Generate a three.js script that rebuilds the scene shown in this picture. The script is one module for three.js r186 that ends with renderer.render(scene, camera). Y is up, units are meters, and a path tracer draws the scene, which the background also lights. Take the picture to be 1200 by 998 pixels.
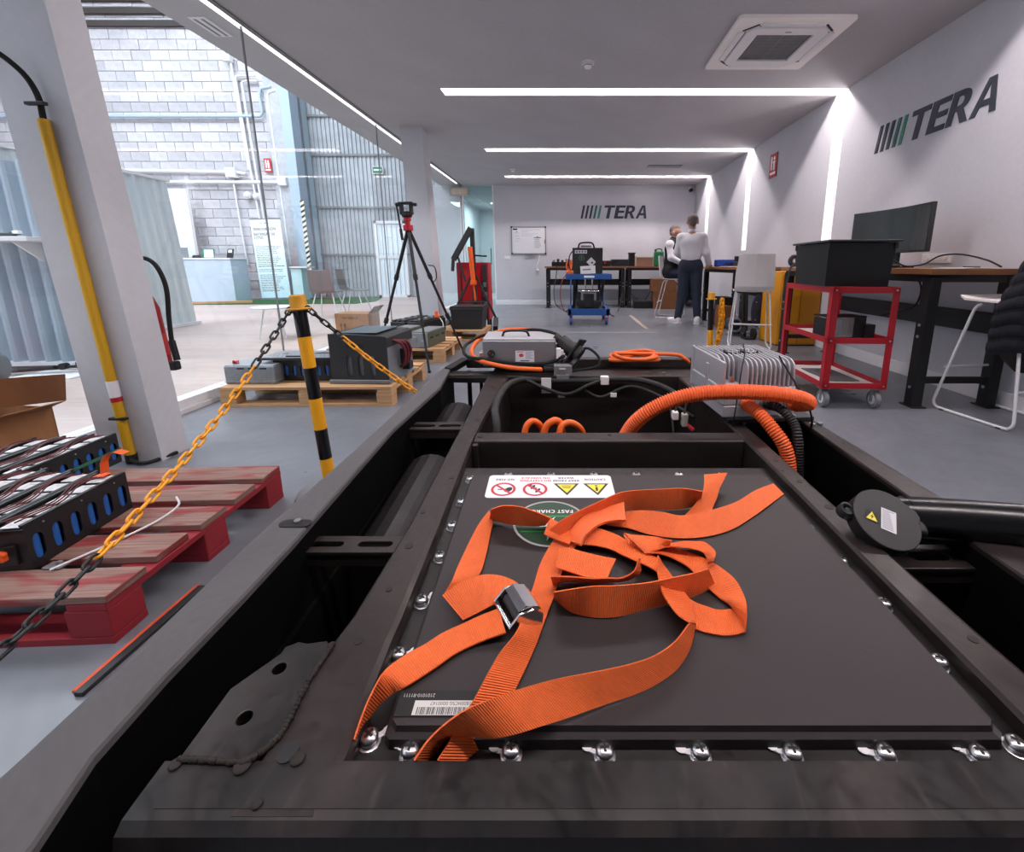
import * as THREE from 'three';
import { mergeGeometries } from 'three/addons/utils/BufferGeometryUtils.js';
import { RoundedBoxGeometry } from 'three/addons/geometries/RoundedBoxGeometry.js';
import { TextGeometry } from 'three/addons/geometries/TextGeometry.js';
import { FontLoader } from 'three/addons/loaders/FontLoader.js';
import { RectAreaLightUniformsLib } from 'three/addons/lights/RectAreaLightUniformsLib.js';
import { MarchingCubes } from 'three/addons/objects/MarchingCubes.js';
import { ImprovedNoise } from 'three/addons/math/ImprovedNoise.js';

// ---------------------------------------------------------------- camera, sky, lights, exposure
const scene = new THREE.Scene();
const camera = new THREE.PerspectiveCamera(2 * Math.atan(590 / 515) * 180 / Math.PI, 1200 / 998, 0.02, 100);
camera.position.set(0, 0.98, 0);
camera.rotation.set(-11.524 * Math.PI / 180, 0, 0);
camera.setViewOffset(1336, 1180, 0, 174, 1200, 998);      // a crop of a wider frame: optical axis right of and above the middle
camera.updateProjectionMatrix();

const renderer = new THREE.WebGLRenderer({ antialias: true });
renderer.toneMapping = THREE.LinearToneMapping;
renderer.toneMappingExposure = 1.13;
renderer.shadowMap.enabled = true;
scene.background = new THREE.Color(0x9fb4cc);
scene.backgroundIntensity = 0.6;
RectAreaLightUniformsLib.init();

const XR = 3.06, XG = -2.65, XS = -3.15, CEIL = 2.89, ZB = -11.3, ZF = 3.4;   // right wall, glass line, soffit edge, ceiling, back wall, wall behind the camera
const SLOT_Z = [-10.24, -7.97, -5.43, -2.9, -0.36], SLOT_X0 = -1.43, SLOT_W = 0.2, SLOT_D = 0.11, STRIP_Y = 1.24;
const CEILING_STRIP = 138, WALL_STRIP = 36, SKYLIGHT = 13;
function areaLight(color, intensity, w, h, pos, look) {
  const l = new THREE.RectAreaLight(color, intensity, w, h);
  l.position.set(...pos); l.lookAt(...look); scene.add(l); return l;
}
for (const [x, z, w, d] of [[-9.5, -9.5, 8, 2.2], [-9.5, -4.5, 8, 2.2], [-9.5, 0.5, 8, 2.2]]) areaLight(0xf1f4ff, SKYLIGHT, w, d, [x, 9.25, z], [x, 0, z]);
for (const z of SLOT_Z) {
  areaLight(0xfff1f1, CEILING_STRIP, XR - SLOT_X0 - 0.04, 0.03, [(XR + SLOT_X0) / 2, CEIL + SLOT_D - 0.012, z], [(XR + SLOT_X0) / 2, 0, z]);
  areaLight(0xfff1f1, WALL_STRIP, 0.03, CEIL - STRIP_Y - 0.04, [XR + SLOT_D - 0.012, (CEIL + STRIP_Y) / 2, z], [0, (CEIL + STRIP_Y) / 2, z]);
}
areaLight(0xf0faff, 26, 0.9, 0.9, [-2.2, CEIL - 0.06, -14.3], [-2.2, 0, -14.3]);

// ---------------------------------------------------------------- helpers
const V = (x, y, z) => new THREE.Vector3(x, y, z);
const rng = (s) => () => { s = (s + 0x6d2b79f5) | 0; let t = Math.imul(s ^ (s >>> 15), 1 | s); t = (t + Math.imul(t ^ (t >>> 7), 61 | t)) ^ t; return ((t ^ (t >>> 14)) >>> 0) / 4294967296; };
const used = new Map();
function numbered(name) { const n = used.get(name) || 0; used.set(name, n + 1); return n ? name + '_' + String(n).padStart(3, '0') : name; }
function boxUV(g) {                                                   // uv in metres from the dominant axis of each face
  g = g.index ? g.toNonIndexed() : g;
  const p = g.attributes.position, n = p.count, uv = new Float32Array(n * 2), a = V(), b = V(), c = V();
  for (let i = 0; i < n; i += 3) {
    a.fromBufferAttribute(p, i); b.fromBufferAttribute(p, i + 1); c.fromBufferAttribute(p, i + 2);
    const m = b.clone().sub(a).cross(c.clone().sub(a)), X = Math.abs(m.x), Y = Math.abs(m.y), Z = Math.abs(m.z);
    [a, b, c].forEach((q, k) => {
      const [u, v] = Y >= X && Y >= Z ? [q.x, q.z] : X >= Z ? [q.z, q.y] : [q.x, q.y];
      uv[(i + k) * 2] = u; uv[(i + k) * 2 + 1] = v;
    });
  }
  g.setAttribute('uv', new THREE.BufferAttribute(uv, 2));
  return g;
}
function merge(gs, keepUV) {
  gs = (Array.isArray(gs) ? gs.flat(9) : [gs]).map((g) => {
    g = g.index ? g.toNonIndexed() : g.clone();
    for (const k of Object.keys(g.attributes)) if (!['position', 'normal', 'uv'].includes(k)) g.deleteAttribute(k);
    if (!g.attributes.normal) g.computeVertexNormals();
    if (!g.attributes.uv || !keepUV) g = boxUV(g);
    g.morphAttributes = {};
    return g;
  });
  return gs.length === 1 ? gs[0] : mergeGeometries(gs);
}
const CH = new THREE.Matrix4().set(1, 0, 0.0466, 0, 0, 1, -0.0455, 0.53, 0, 0, 1, 0, 0, 0, 0, 1);   // the chassis stands a little askew and nose-down on its supports
const CH2 = CH.clone().multiply(new THREE.Matrix4().makeTranslation(0, -0.0439, 0)).scale(V(1.0976, 1.0976, 1.0976));                      // frame and what it carries
function obj(name, gs, mat, parent = scene, { keep, label, kind, category, group, chassis } = {}) {
  const g = merge(gs, keep);
  if (chassis) g.applyMatrix4(chassis === 2 ? CH2 : CH);
  const m = new THREE.Mesh(g, mat);
  m.name = parent === scene ? numbered(name) : childName(parent, name);
  m.castShadow = m.receiveShadow = true;
  if (label) m.userData.label = label;
  if (kind) m.userData.kind = kind;
  if (category) m.userData.category = category;
  if (group) m.userData.group = group;
  parent.add(m); return m;
}
function childName(parent, name) {
  const n = parent.children.filter((c) => c.name === name || c.name.replace(/_\d{3}$/, '') === name).length;
  return n ? name + '_' + String(n).padStart(3, '0') : name;
}
const struct = (name, gs, mat, parent, o = {}) => obj(name, gs, mat, parent, { ...o, kind: !parent || parent === scene ? 'structure' : undefined });
function thing(name, label, category, [x, y, z] = [0, 0, 0], turn = 0, group) {
  const o = new THREE.Group(); o.name = numbered(name); scene.add(o);
  o.position.set(x, y, z); o.rotation.y = turn; o.userData = { label, category };
  if (group) o.userData.group = group;
  return o;
}
const one = (name, label, category, gs, mat, o = {}) => obj(name, gs, mat, scene, { ...o, label, category });   // a thing that is one mesh
function dup(root, label, pos, turn = root.rotation.y, group) {
  const r = root.clone(); r.name = numbered(root.name.replace(/_\d{3}$/, '')); scene.add(r); r.userData = { ...root.userData };
  r.position.set(...pos); r.rotation.y = turn; if (label) r.userData.label = label; if (group) r.userData.group = group; return r;
}
const box = (w, h, d, x = 0, y = 0, z = 0, r = 0.003) => (r ? new RoundedBoxGeometry(w, h, d, 1, Math.min(r, w / 2.01, h / 2.01, d / 2.01)) : new THREE.BoxGeometry(w, h, d)).translate(x, y, z);
const span = (x0, x1, y0, y1, z0, z1, r = 0) => box(Math.abs(x1 - x0), Math.abs(y1 - y0), Math.abs(z1 - z0), (x0 + x1) / 2, (y0 + y1) / 2, (z0 + z1) / 2, r);
const cyl = (r, h, x = 0, y = 0, z = 0, axis = 'y', seg = 20, r2 = r) => {
  const g = new THREE.CylinderGeometry(r2, r, h, seg);
  if (axis === 'x') g.rotateZ(-Math.PI / 2); if (axis === 'z') g.rotateX(Math.PI / 2);
  return g.translate(x, y, z);
};
function rod(a, b, r, seg = 10, r2 = r) {                               // a straight round bar between two points
  a = V(...a); b = V(...b);
  const d = b.clone().sub(a), g = new THREE.CylinderGeometry(r2, r, d.length(), seg);
  g.applyQuaternion(new THREE.Quaternion().setFromUnitVectors(V(0, 1, 0), d.normalize()));
  return g.translate((a.x + b.x) / 2, (a.y + b.y) / 2, (a.z + b.z) / 2);
}
function bar(a, b, w, t, up = [0, 1, 0]) {                              // a straight rectangular bar between two points
  a = V(...a); b = V(...b);
  const d = b.clone().sub(a), L = d.length(), z = d.clone().normalize(), x = V(...up).cross(z).normalize(), y = z.clone().cross(x);
  const g = box(w, t, L, 0, 0, 0, Math.min(w, t) * 0.08);
  g.applyMatrix4(new THREE.Matrix4().makeBasis(x, y, z).setPosition(a.add(b).multiplyScalar(0.5)));
  return g;
}
function tube(pts, r, { seg, rad = 10, closed = false, tension = 0.5, caps = true } = {}) {
  pts = pts.map((p) => V(...p));
  const c = new THREE.CatmullRomCurve3(pts, closed, 'catmullrom', tension), n = seg || Math.max(12, pts.length * 8);
  const out = [new THREE.TubeGeometry(c, n, r, rad, closed)];
  if (caps && !closed) for (const t of [0, 1]) out.push(new THREE.SphereGeometry(r, rad, 6).translate(...c.getPoint(t).toArray()));
  return out;
}
function ribbedHose(pts, r, pitch, { rad = 12, tension = 0.5 } = {}) {  // corrugated conduit
  const c = new THREE.CatmullRomCurve3(pts.map((p) => V(...p)), false, 'catmullrom', tension), L = c.getLength(), n = Math.round(L / pitch) * 4;
  const g = new THREE.TubeGeometry(c, n, r, rad, false), p = g.attributes.position, q = V();
  for (let i = 0; i <= n; i++) {
    const ctr = c.getPointAt(i / n), k = [1, 1, 0.86, 0.86][i % 4];
    for (let j = 0; j <= rad; j++) { const m = i * (rad + 1) + j; q.fromBufferAttribute(p, m).sub(ctr).multiplyScalar(k).add(ctr); p.setXYZ(m, q.x, q.y, q.z); }
  }
  g.computeVertexNormals();
  return [g, new THREE.SphereGeometry(r * 0.9, rad, 6).translate(...c.getPoint(0).toArray()), new THREE.SphereGeometry(r * 0.9, rad, 6).translate(...c.getPoint(1).toArray())];
}
const lathe = (prof, seg = 28) => new THREE.LatheGeometry(prof.map((p) => new THREE.Vector2(...p)), seg);
function ext(pts, depth, { bevel = 0, holes = [], curve = 8 } = {}) {   // polygon in x/y pulled along z
  const s = pts instanceof THREE.Shape ? pts : new THREE.Shape(pts.map((p) => new THREE.Vector2(...p)));
  for (const h of holes) s.holes.push(h instanceof THREE.Path ? h : new THREE.Path(h.map((p) => new THREE.Vector2(...p))));
  return new THREE.ExtrudeGeometry(s, { depth, bevelEnabled: bevel > 0, bevelSize: bevel, bevelThickness: bevel, bevelSegments: 2, curveSegments: curve });
}
const ringPath = (x, y, rx, ry = rx, n = 14) => Array.from({ length: n }, (_, i) => [x + rx * Math.cos(i / n * 2 * Math.PI), y + ry * Math.sin(i / n * 2 * Math.PI)]);
const slotPath = (x0, x1, y, r) => { const o = []; for (let i = 0; i <= 6; i++) { const a = Math.PI / 2 + Math.PI * i / 6; o.push([x0 + r * Math.cos(a), y + r * Math.sin(a)]); } for (let i = 0; i <= 6; i++) { const a = -Math.PI / 2 + Math.PI * i / 6; o.push([x1 + r * Math.cos(a), y + r * Math.sin(a)]); } return o; };
const flat = (g) => g.rotateX(-Math.PI / 2);                            // x/y drawing laid on the ground: y becomes -z, depth becomes +y
const roundRect = (w, h, r) => { const s = new THREE.Shape(); s.moveTo(-w / 2 + r, -h / 2); s.lineTo(w / 2 - r, -h / 2); s.absarc(w / 2 - r, -h / 2 + r, r, -Math.PI / 2, 0); s.lineTo(w / 2, h / 2 - r); s.absarc(w / 2 - r, h / 2 - r, r, 0, Math.PI / 2); s.lineTo(-w / 2 + r, h / 2); s.absarc(-w / 2 + r, h / 2 - r, r, Math.PI / 2, Math.PI); s.lineTo(-w / 2, -h / 2 + r); s.absarc(-w / 2 + r, -h / 2 + r, r, Math.PI, Math.PI * 1.5); return s; };

// ---------------------------------------------------------------- textures and materials
const PN = new ImprovedNoise();
function noiseTex(size, fn, repeatM, srgb = true) {                     // fn(u, v, n) -> [r, g, b] 0..255; n(freq, seed) is tiling noise -1..1
  const d = new Uint8Array(size * size * 4);
  for (let y = 0; y < size; y++) for (let x = 0; x < size; x++) {
    const u = x / size, v = y / size;
    const n = (fx, fy, s) => { const a = u * 2 * Math.PI, b = v * 2 * Math.PI, k = 1 / (2 * Math.PI); return PN.noise(Math.cos(a) * fx * k + 7 * s, Math.sin(a) * fx * k + Math.cos(b) * fy * k, Math.sin(b) * fy * k + 3.7 * s); };
    const c = fn(u, v, n), i = (y * size + x) * 4;
    d[i] = c[0]; d[i + 1] = c[1] ?? c[0]; d[i + 2] = c[2] ?? c[0]; d[i + 3] = 255;
  }
  const t = new THREE.DataTexture(d, size, size); t.wrapS = t.wrapT = THREE.RepeatWrapping; t.magFilter = THREE.LinearFilter; t.minFilter = THREE.LinearMipmapLinearFilter; t.generateMipmaps = true;
  if (srgb) t.colorSpace = THREE.SRGBColorSpace;
  const r = Array.isArray(repeatM) ? repeatM : [repeatM, repeatM]; t.repeat.set(1 / r[0], 1 / r[1]); t.needsUpdate = true; return t;
}
function canvasTex(w, h, draw) {
  const c = document.createElement('canvas'); c.width = w; c.height = h; const g = c.getContext('2d'); draw(g, w, h);
  const t = new THREE.CanvasTexture(c); t.colorSpace = THREE.SRGBColorSpace; t.anisotropy = 8; return t;
}
const clamp = (x, a = 0, b = 255) => Math.max(a, Math.min(b, x));
const mat = (color, roughness = 0.5, o = {}) => new THREE.MeshStandardMaterial({ color, roughness, ...o });
const grey = (v) => [v, v, v];
const T = {
  epoxy: noiseTex(512, (u, v, n) => { const a = n(5, 5, 1) * 7 + n(16, 16, 2) * 7 + n(60, 60, 3) * 9; const s = 206 + a; return [s - 4, s, s + 5].map((q) => clamp(q)); }, 2.7),
  epoxyRough: noiseTex(256, (u, v, n) => grey(clamp(200 + n(6, 6, 4) * 40 + n(30, 30, 5) * 24)), 1.9, false),
  plaster: noiseTex(256, (u, v, n) => grey(clamp(236 + n(4, 4, 1) * 5 + n(50, 50, 2) * 4)), 1.5),
  planks: noiseTex(512, (u, v, n) => { const row = Math.floor(v * 8), off = (row * 0.37) % 1; const g = n(5, 90, row + 3) * 12 + n(14, 220, 2) * 8; const edge = (v * 8) % 1 < 0.015 ? -14 : 0; const s = 200 + g + edge + Math.sin(row * 12.9) * 8 + off * 4; return [s + 6, s - 1, s - 4].map((q) => clamp(q)); }, [2.4, 1.6]),
  blackMetal: noiseTex(512, (u, v, n) => { const a = n(4, 4, 1) * 14 + n(14, 14, 2) * 12 + n(70, 70, 3) * 16; const dust = Math.max(0, n(3, 3, 7) + n(11, 11, 8) * 0.7 - 0.3) * 45; const s = 165 + a * 0.6 + dust; return [s + dust * 0.15, s, s - dust * 0.1].map((q) => clamp(q)); }, 0.55),
  blackRough: noiseTex(256, (u, v, n) => grey(clamp(150 + n(6, 6, 1) * 50 + n(30, 30, 2) * 40)), 0.3, false),
  paint: noiseTex(256, (u, v, n) => grey(clamp(215 + n(5, 5, 1) * 8 + n(60, 60, 3) * 10)), 0.4),
  scuff: noiseTex(512, (u, v, n) => { const a = n(20, 20, 2) * 10 + n(80, 80, 3) * 14, m = n(3, 3, 7) + n(9, 5, 8) * 0.8, d = Math.max(0, m - 0.02) * 150 + Math.max(0, n(60, 14, 4) - 0.35) * 220; const s = 140 + a + d; return [s + d * 0.1, s - 1, s - 3 - d * 0.06].map((q) => clamp(q)); }, 0.42),
  wood: noiseTex(512, (u, v, n) => { const g = n(3, 40, 1) * 20 + n(6, 130, 2) * 16 + n(2, 4, 3) * 14; const s = 200 + g; return [s + 10, s - 12, s - 40].map((q) => clamp(q)); }, [0.9, 0.3]),
  redWood: noiseTex(512, (u, v, n) => { const g = n(3, 36, 1) * 22 + n(6, 120, 2) * 20, w = n(3, 6, 5) + n(10, 16, 6) * 0.6; const wear = clamp((w + 0.5) * 2.2, 0, 1); const p = [138 + g, 58 + g * 0.7, 56 + g * 0.7], q = [140 + g, 108 + g, 98 + g]; return p.map((c, i) => clamp(c * (1 - wear) + q[i] * wear)); }, [0.8, 0.35]),
  cardboard: noiseTex(256, (u, v, n) => { const g = n(4, 4, 1) * 8 + n(70, 8, 2) * 6; return [186 + g, 146 + g, 108 + g].map((q) => clamp(q)); }, 0.4),
  block: noiseTex(256, (u, v, n) => { const s = 214 + n(3, 5, 1) * 16 + n(14, 14, 2) * 12 + n(60, 60, 3) * 12; return [s, s + 1, s + 3].map((q) => clamp(q)); }, 1.3),
  rough: noiseTex(256, (u, v, n) => grey(clamp(128 + n(40, 40, 1) * 80 + n(90, 90, 2) * 60)), 0.4, false),
  carpet: noiseTex(256, (u, v, n) => { const s = n(90, 90, 1) * 40 + n(6, 6, 2) * 14; return [50 + s * 0.6, 112 + s, 60 + s * 0.6].map((q) => clamp(q)); }, 0.5),
  webRib: noiseTex(128, (u) => grey(128 + 110 * Math.sin(u * 2 * Math.PI * 8)), [0.0192, 0.0192], false),
  webCol: noiseTex(256, (u, v, n) => { const s = 246 + 9 * Math.sin(u * 2 * Math.PI * 30) + n(6, 6, 1) * 10 + n(40, 40, 2) * 8; return [s, s, s].map((q) => clamp(q)); }, [0.072, 0.072]),
};
const M = {
  floor: mat(0x8f9196, 0.42, { map: T.epoxy, roughnessMap: T.epoxyRough }),
  planks: mat(0xd9cbc7, 0.55, { map: T.planks }),
  wall: mat(0xd3d4db, 0.85, { map: T.plaster }),
  ceiling: mat(0xbfbfc3, 0.9, { map: T.plaster }),
  white: mat(0xe2e2e4, 0.55), whitePaint: mat(0xdedfe2, 0.4), column: mat(0xd6d8de, 0.7, { map: T.plaster }), whitePlastic: mat(0xf0ebe8, 0.45),
  block: mat(0xe4dfe2, 0.9, { map: T.block, bumpMap: T.rough, bumpScale: 0.006 }),
  mortar: mat(0xd3cfd2, 0.95, { map: T.block }),
  sheet: mat(0xb9bfc4, 0.5, { metalness: 0.25, map: T.block }), steelBlue: mat(0xa9bccb, 0.6), corr: mat(0xd2dcde, 0.5, { metalness: 0.1 }),
  dark: mat(0x151517, 0.6), darkGrey: mat(0x2b2c2e, 0.55), midGrey: mat(0x77797c, 0.5),
  black: mat(0x2d2a2a, 0.75, { map: T.blackMetal, roughnessMap: T.blackRough, metalness: 0.15, bumpMap: T.blackRough, bumpScale: 0.0004 }),
  rail: mat(0x4c4240, 0.66, { map: T.blackMetal, roughnessMap: T.blackRough, metalness: 0.2, bumpMap: T.blackRough, bumpScale: 0.0005 }),
  beam: mat(0x676668, 0.75, { map: T.paint }), web: new THREE.MeshPhysicalMaterial({ color: 0x040404, roughness: 0.9, specularIntensity: 0.2 }),  // web: near-black colour standing in for shade inside the frame
  scuffed: mat(0x322e2e, 0.7, { map: T.scuff, roughnessMap: T.blackRough, metalness: 0.1, bumpMap: T.blackRough, bumpScale: 0.0005 }),
  lid: mat(0x302b2c, 0.48, { metalness: 0.2, bumpMap: T.rough, bumpScale: 0.0002 }),
  blackGloss: mat(0x0e0e10, 0.25), blackPlastic: mat(0x17181a, 0.5), rubber: mat(0x161616, 0.8), blackBox: mat(0x1f2122, 0.6, { map: T.blackMetal }),
  steel: mat(0xc9c9cc, 0.28, { metalness: 1 }), chrome: mat(0xd8d8da, 0.15, { metalness: 1 }), alu: mat(0x9fa2a6, 0.45, { metalness: 0.75 }), cast: mat(0xb9bbc0, 0.45, { metalness: 0.3 }), galv: mat(0xa2a7ab, 0.5, { metalness: 0.5, map: T.block }),
  orange: mat(0xf2601c, 0.45), orangeCable: mat(0xef6a22, 0.5), hose: mat(0xf3662a, 0.5), yellow: mat(0xf0a80c, 0.5), yellowTube: mat(0xd0a00e, 0.5), yellowChain: mat(0xf3a514, 0.45), red: mat(0xb20f22, 0.42), redDeep: mat(0x8c1118, 0.45), blue: mat(0x1b4f8f, 0.5), cellBlue: mat(0x1d5fae, 0.5), navy: mat(0x262d3c, 0.6),
  webbing: mat(0xff7434, 0.62, { map: T.webCol, bumpMap: T.webRib, bumpScale: 0.0009 }),
  wood: mat(0xe8cdb0, 0.75, { map: T.wood }), benchTop: mat(0xae8465, 0.6, { map: T.wood }), redWood: mat(0xffffff, 0.8, { map: T.redWood, bumpMap: T.rough, bumpScale: 0.001 }), redPaint: mat(0x93202c, 0.7),
  card: mat(0xd9c3ae, 0.85, { map: T.cardboard }), cardDark: mat(0xa88c76, 0.85, { map: T.cardboard }),
  carpet: mat(0xa8b8a0, 1, { map: T.carpet }), paper: mat(0xe8e8ea, 0.7), deskBlue: mat(0xbccbd8, 0.5), greyPlastic: mat(0x7d7a78, 0.5),
  glass: new THREE.MeshPhysicalMaterial({ color: 0xf8fcfb, roughness: 0.02, transmission: 1, thickness: 0, ior: 1.45 }),
  glassGreen: new THREE.MeshPhysicalMaterial({ color: 0xe6f5f2, roughness: 0.04, transmission: 1, thickness: 0, ior: 1.5 }),
  acrylic: new THREE.MeshPhysicalMaterial({ color: 0xeef2f4, roughness: 0.25, transmission: 0.8, thickness: 0, ior: 1.45 }),
  lamp: mat(0xffffff, 0.5, { emissive: 0xfff6f6, emissiveIntensity: 2.2 }), lampWall: mat(0xffffff, 0.5, { emissive: 0xfff0f4, emissiveIntensity: 1.05 }), skylight: mat(0xffffff, 0.5, { emissive: 0xeaf2ff, emissiveIntensity: 4 }),
  denim: mat(0x20283a, 0.9), skin: mat(0xb98a78, 0.6), shirt: mat(0xdcdade, 0.8), vest: mat(0x101114, 0.8), hairGrey: mat(0x6b615c, 0.9),
};
const brown = M.card;

// ---------------------------------------------------------------- the office room
const OUT = 0.25;
struct('floor', span(XG - 0.1, XR + OUT, -0.2, 0, ZB - OUT, ZF + OUT), M.floor);
struct('floor_warehouse', span(-18.5, XG - 0.1, -0.2, 0, -14.6, ZF + OUT), M.planks);
{ // ceiling in slabs that leave the light slots open
  const gs = [span(XS, SLOT_X0, CEIL, CEIL + 0.3, -14.4, ZF + OUT)];
  const zs = [-14.4 + 3.05, ...SLOT_Z.flatMap((z) => [z - SLOT_W / 2, z + SLOT_W / 2]), ZF + OUT];
  for (let i = 0; i < zs.length; i += 2) gs.push(span(SLOT_X0, XR + OUT, CEIL, CEIL + 0.3, zs[i], zs[i + 1]));
  for (const z of SLOT_Z) gs.push(span(SLOT_X0, XR + OUT, CEIL + SLOT_D + 0.01, CEIL + 0.3, z - SLOT_W / 2, z + SLOT_W / 2));
  struct('ceiling', gs, M.ceiling);
}
{ // right wall with vertical light recesses that meet the ceiling slots
  const gs = [span(XR, XR + OUT, 0, STRIP_Y, ZB - OUT, ZF + OUT), span(XR + SLOT_D + 0.01, XR + OUT, STRIP_Y, CEIL, ZB - OUT, ZF + OUT)];
  const zs = [ZB - OUT, ...SLOT_Z.flatMap((z) => [z - SLOT_W / 2, z + SLOT_W / 2]), ZF + OUT];
  for (let i = 0; i < zs.length; i += 2) gs.push(span(XR, XR + SLOT_D + 0.01, STRIP_Y, CEIL, zs[i], zs[i + 1]));
  struct('wall_right', gs, M.wall);
  struct('baseboard_right', span(XR - 0.018, XR, 0, 0.11, ZB, ZF, 0.004), M.white);
}
struct('wall_back', [span(-1.87, XR, 0, CEIL, ZB - 0.2, ZB), span(-3.4, XG, 0, CEIL, ZB - 0.2, ZB)], M.wall);
struct('baseboard_back', span(-1.87, XR, 0, 0.11, ZB, ZB + 0.018, 0.004), M.white);
struct('wall_behind', span(XG, XR + OUT, 0, CEIL, ZF, ZF + OUT), M.wall);
// room behind the glass door
struct('wall_side', [span(-0.6, -0.4, 0, CEIL, -16.2, ZB - 0.2), span(-3.4, -3.2, 0, CEIL, -16.2, ZB - 0.2), span(-3.4, -0.4, 0, CEIL, -16.4, -16.2), span(-3.4, -0.4, CEIL, CEIL + 0.2, -16.4, -14.4), span(-1.43, -0.4, CEIL, CEIL + 0.2, -14.4, ZB - 0.06), span(-3.4, -0.4, -0.2, 0, -16.4, ZB - OUT)], M.wall);
{
  const d = struct('door_1', span(XG + 0.03, -1.9, 0.02, CEIL - 0.01, ZB - 0.05, ZB - 0.038), M.glassGreen);
  obj('door_handle', [box(0.03, 0.42, 0.03, -1.98, 1.2, ZB - 0.01, 0.008), cyl(0.008, 0.03, -1.98, 1.05, ZB - 0.03, 'z'), cyl(0.008, 0.03, -1.98, 1.35, ZB - 0.03, 'z')], M.midGrey, d);
  obj('door_frame', [span(-1.9, -1.87, 0, CEIL, ZB - 0.08, ZB + 0.004), span(XG, XG + 0.03, 0, CEIL, ZB - 0.08, ZB + 0.004)], M.white, d);
}
// linear lamps in the ceiling slots and wall recesses
SLOT_Z.forEach((z, i) => {
  const nth = ['farthest from the camera, nearest the back wall', 'between the farthest and the nearest whole strip', 'nearest one seen whole, by the air conditioner', 'only its lower wall end seen at the right edge', 'over the chassis, out of the picture'][i];
  const t = thing('strip_light', `white recessed strip light, ${nth}`, 'strip light', [0, 0, 0], 0, 'recessed strip lights');
  obj('ceiling_diffuser', span(SLOT_X0, XR, CEIL + SLOT_D, CEIL + SLOT_D + 0.006, z - SLOT_W / 2 + 0.002, z + SLOT_W / 2 - 0.002), M.lamp, t);
  obj('wall_diffuser', span(XR + SLOT_D, XR + SLOT_D + 0.006, STRIP_Y + 0.004, CEIL + SLOT_D - 0.004, z - SLOT_W / 2 + 0.002, z + SLOT_W / 2 - 0.002), M.lampWall, t);
});
// glass partition on the left: bottom channel, head channel with a light line, panes
struct('trim_1', [span(XG - 0.07, XG + 0.03, 0, 0.09, ZB, ZF), span(XG + 0.03, XG + 0.05, 0, 0.03, ZB, ZF)], M.whitePaint);
struct('trim_2', [span(XG - 0.005, XG + 0.035, CEIL - 0.012, CEIL, ZB, ZF)], M.midGrey);
one('light_line', 'thin white light line along the ceiling above the glass partition', 'strip light', span(XG - 0.055, XG - 0.015, CEIL - 0.012, CEIL - 0.001, ZB + 0.3, ZF - 0.2), M.lamp);
{
  const zs = [ZF, 1.2, -1.55, -4.02, -6.55, -8.9, ZB];
  for (let i = 0; i < zs.length - 1; i++) {
    const w = struct('window_' + (i + 1), span(XG - 0.022, XG - 0.012, 0.09, CEIL - 0.01, zs[i + 1] + 0.006, zs[i] - 0.006), M.glass);
    obj('joint', span(XG - 0.024, XG - 0.01, 0.09, CEIL - 0.01, zs[i + 1] - 0.004, zs[i + 1] + 0.004), M.midGrey, w);
  }
}
function column(name, base, top, w, d) {                                 // a slightly leaning rectangular column
  const g = new THREE.BoxGeometry(w, top[1] - base[1] + 0.02, d, 1, 1, 1), p = g.attributes.position, H = top[1] - base[1];
  g.translate(0, (top[1] + base[1]) / 2, 0);
  for (let i = 0; i < p.count; i++) { const t = (p.getY(i) - base[1]) / H; p.setX(i, p.getX(i) + base[0] + (top[0] - base[0]) * t); p.setZ(i, p.getZ(i) + base[2] + (top[2] - base[2]) * t); }
  return struct(name, g, M.column);
}

column('column', [-2.235, 0, -2.176], [-2.392, 2.89, -2.176], 0.3, 0.16);
column('column', [-2.14, 0, -6.85], [-2.25, 2.89, -6.85], 0.3, 0.3);

// ---------------------------------------------------------------- the warehouse hall seen through the glass
const ZK = -13.6, ROW = 0.262;
{ // painted concrete block wall: blocks in view are pieces of their own
  const w = struct('wall_block', span(-18.5, -8.2, 0, 9.4, ZK - 0.25, ZK - 0.02), M.mortar);
  const r = rng(5), far = [], tones = [0xe0dde0, 0xe8e4e6, 0xdbd8dc, 0xeeebee, 0xd4d1d4].map((c) => mat(c, 0.9, { map: T.block, bumpMap: T.rough, bumpScale: 0.006 }));
  const variants = Array.from({ length: 4 }, () => boxUV(box(0.515, ROW - 0.012, 0.03 + r() * 0.012, 0, 0, 0, 0.005)));
  let n = 0;
  for (let k = 0; k < 34; k++) for (let i = 0; i < 20; i++) {
    const x = -8.46 - i * 0.527 - (k % 2) * 0.26, y = ROW * (k + 0.5), z = ZK + r() * 0.012, v = Math.floor(r() * 4), tone = k % 7 === 5 ? 3 : k % 9 === 2 ? 4 : Math.floor(r() * 4);
    if (x < -18.2 || x > -8.45) continue;
    if (n < 300 && k > 2 && k < 29 && x > -15.2) { const b = new THREE.Mesh(variants[v], tones[tone]); b.position.set(x, y, z); b.name = childName(w, 'block'); b.castShadow = b.receiveShadow = true; w.add(b); n++; }
    else far.push(variants[v].clone().translate(x, y, z));
  }
  const rest = obj('block_course', far, M.block, w); rest.userData.kind = 'stuff';
}
struct('trim_3', [0, 1, 2, 3].map((k) => span(-18.5, -8.2, 7.36 + k * 0.3, 7.5 + k * 0.3, ZK - 0.02, ZK + 0.12)), mat(0x3c3634, 0.9));
struct('column', [span(-8.55, -8.12, 0, 9.4, ZK - 0.25, ZK + 0.12)], mat(0xeceff4, 0.95, { map: T.block, bumpMap: T.rough, bumpScale: 0.02 }));
struct('column', [span(-8.1, -7.82, 0, 9.4, ZK - 0.2, ZK + 0.2, 0.01)], M.steelBlue);
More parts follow.
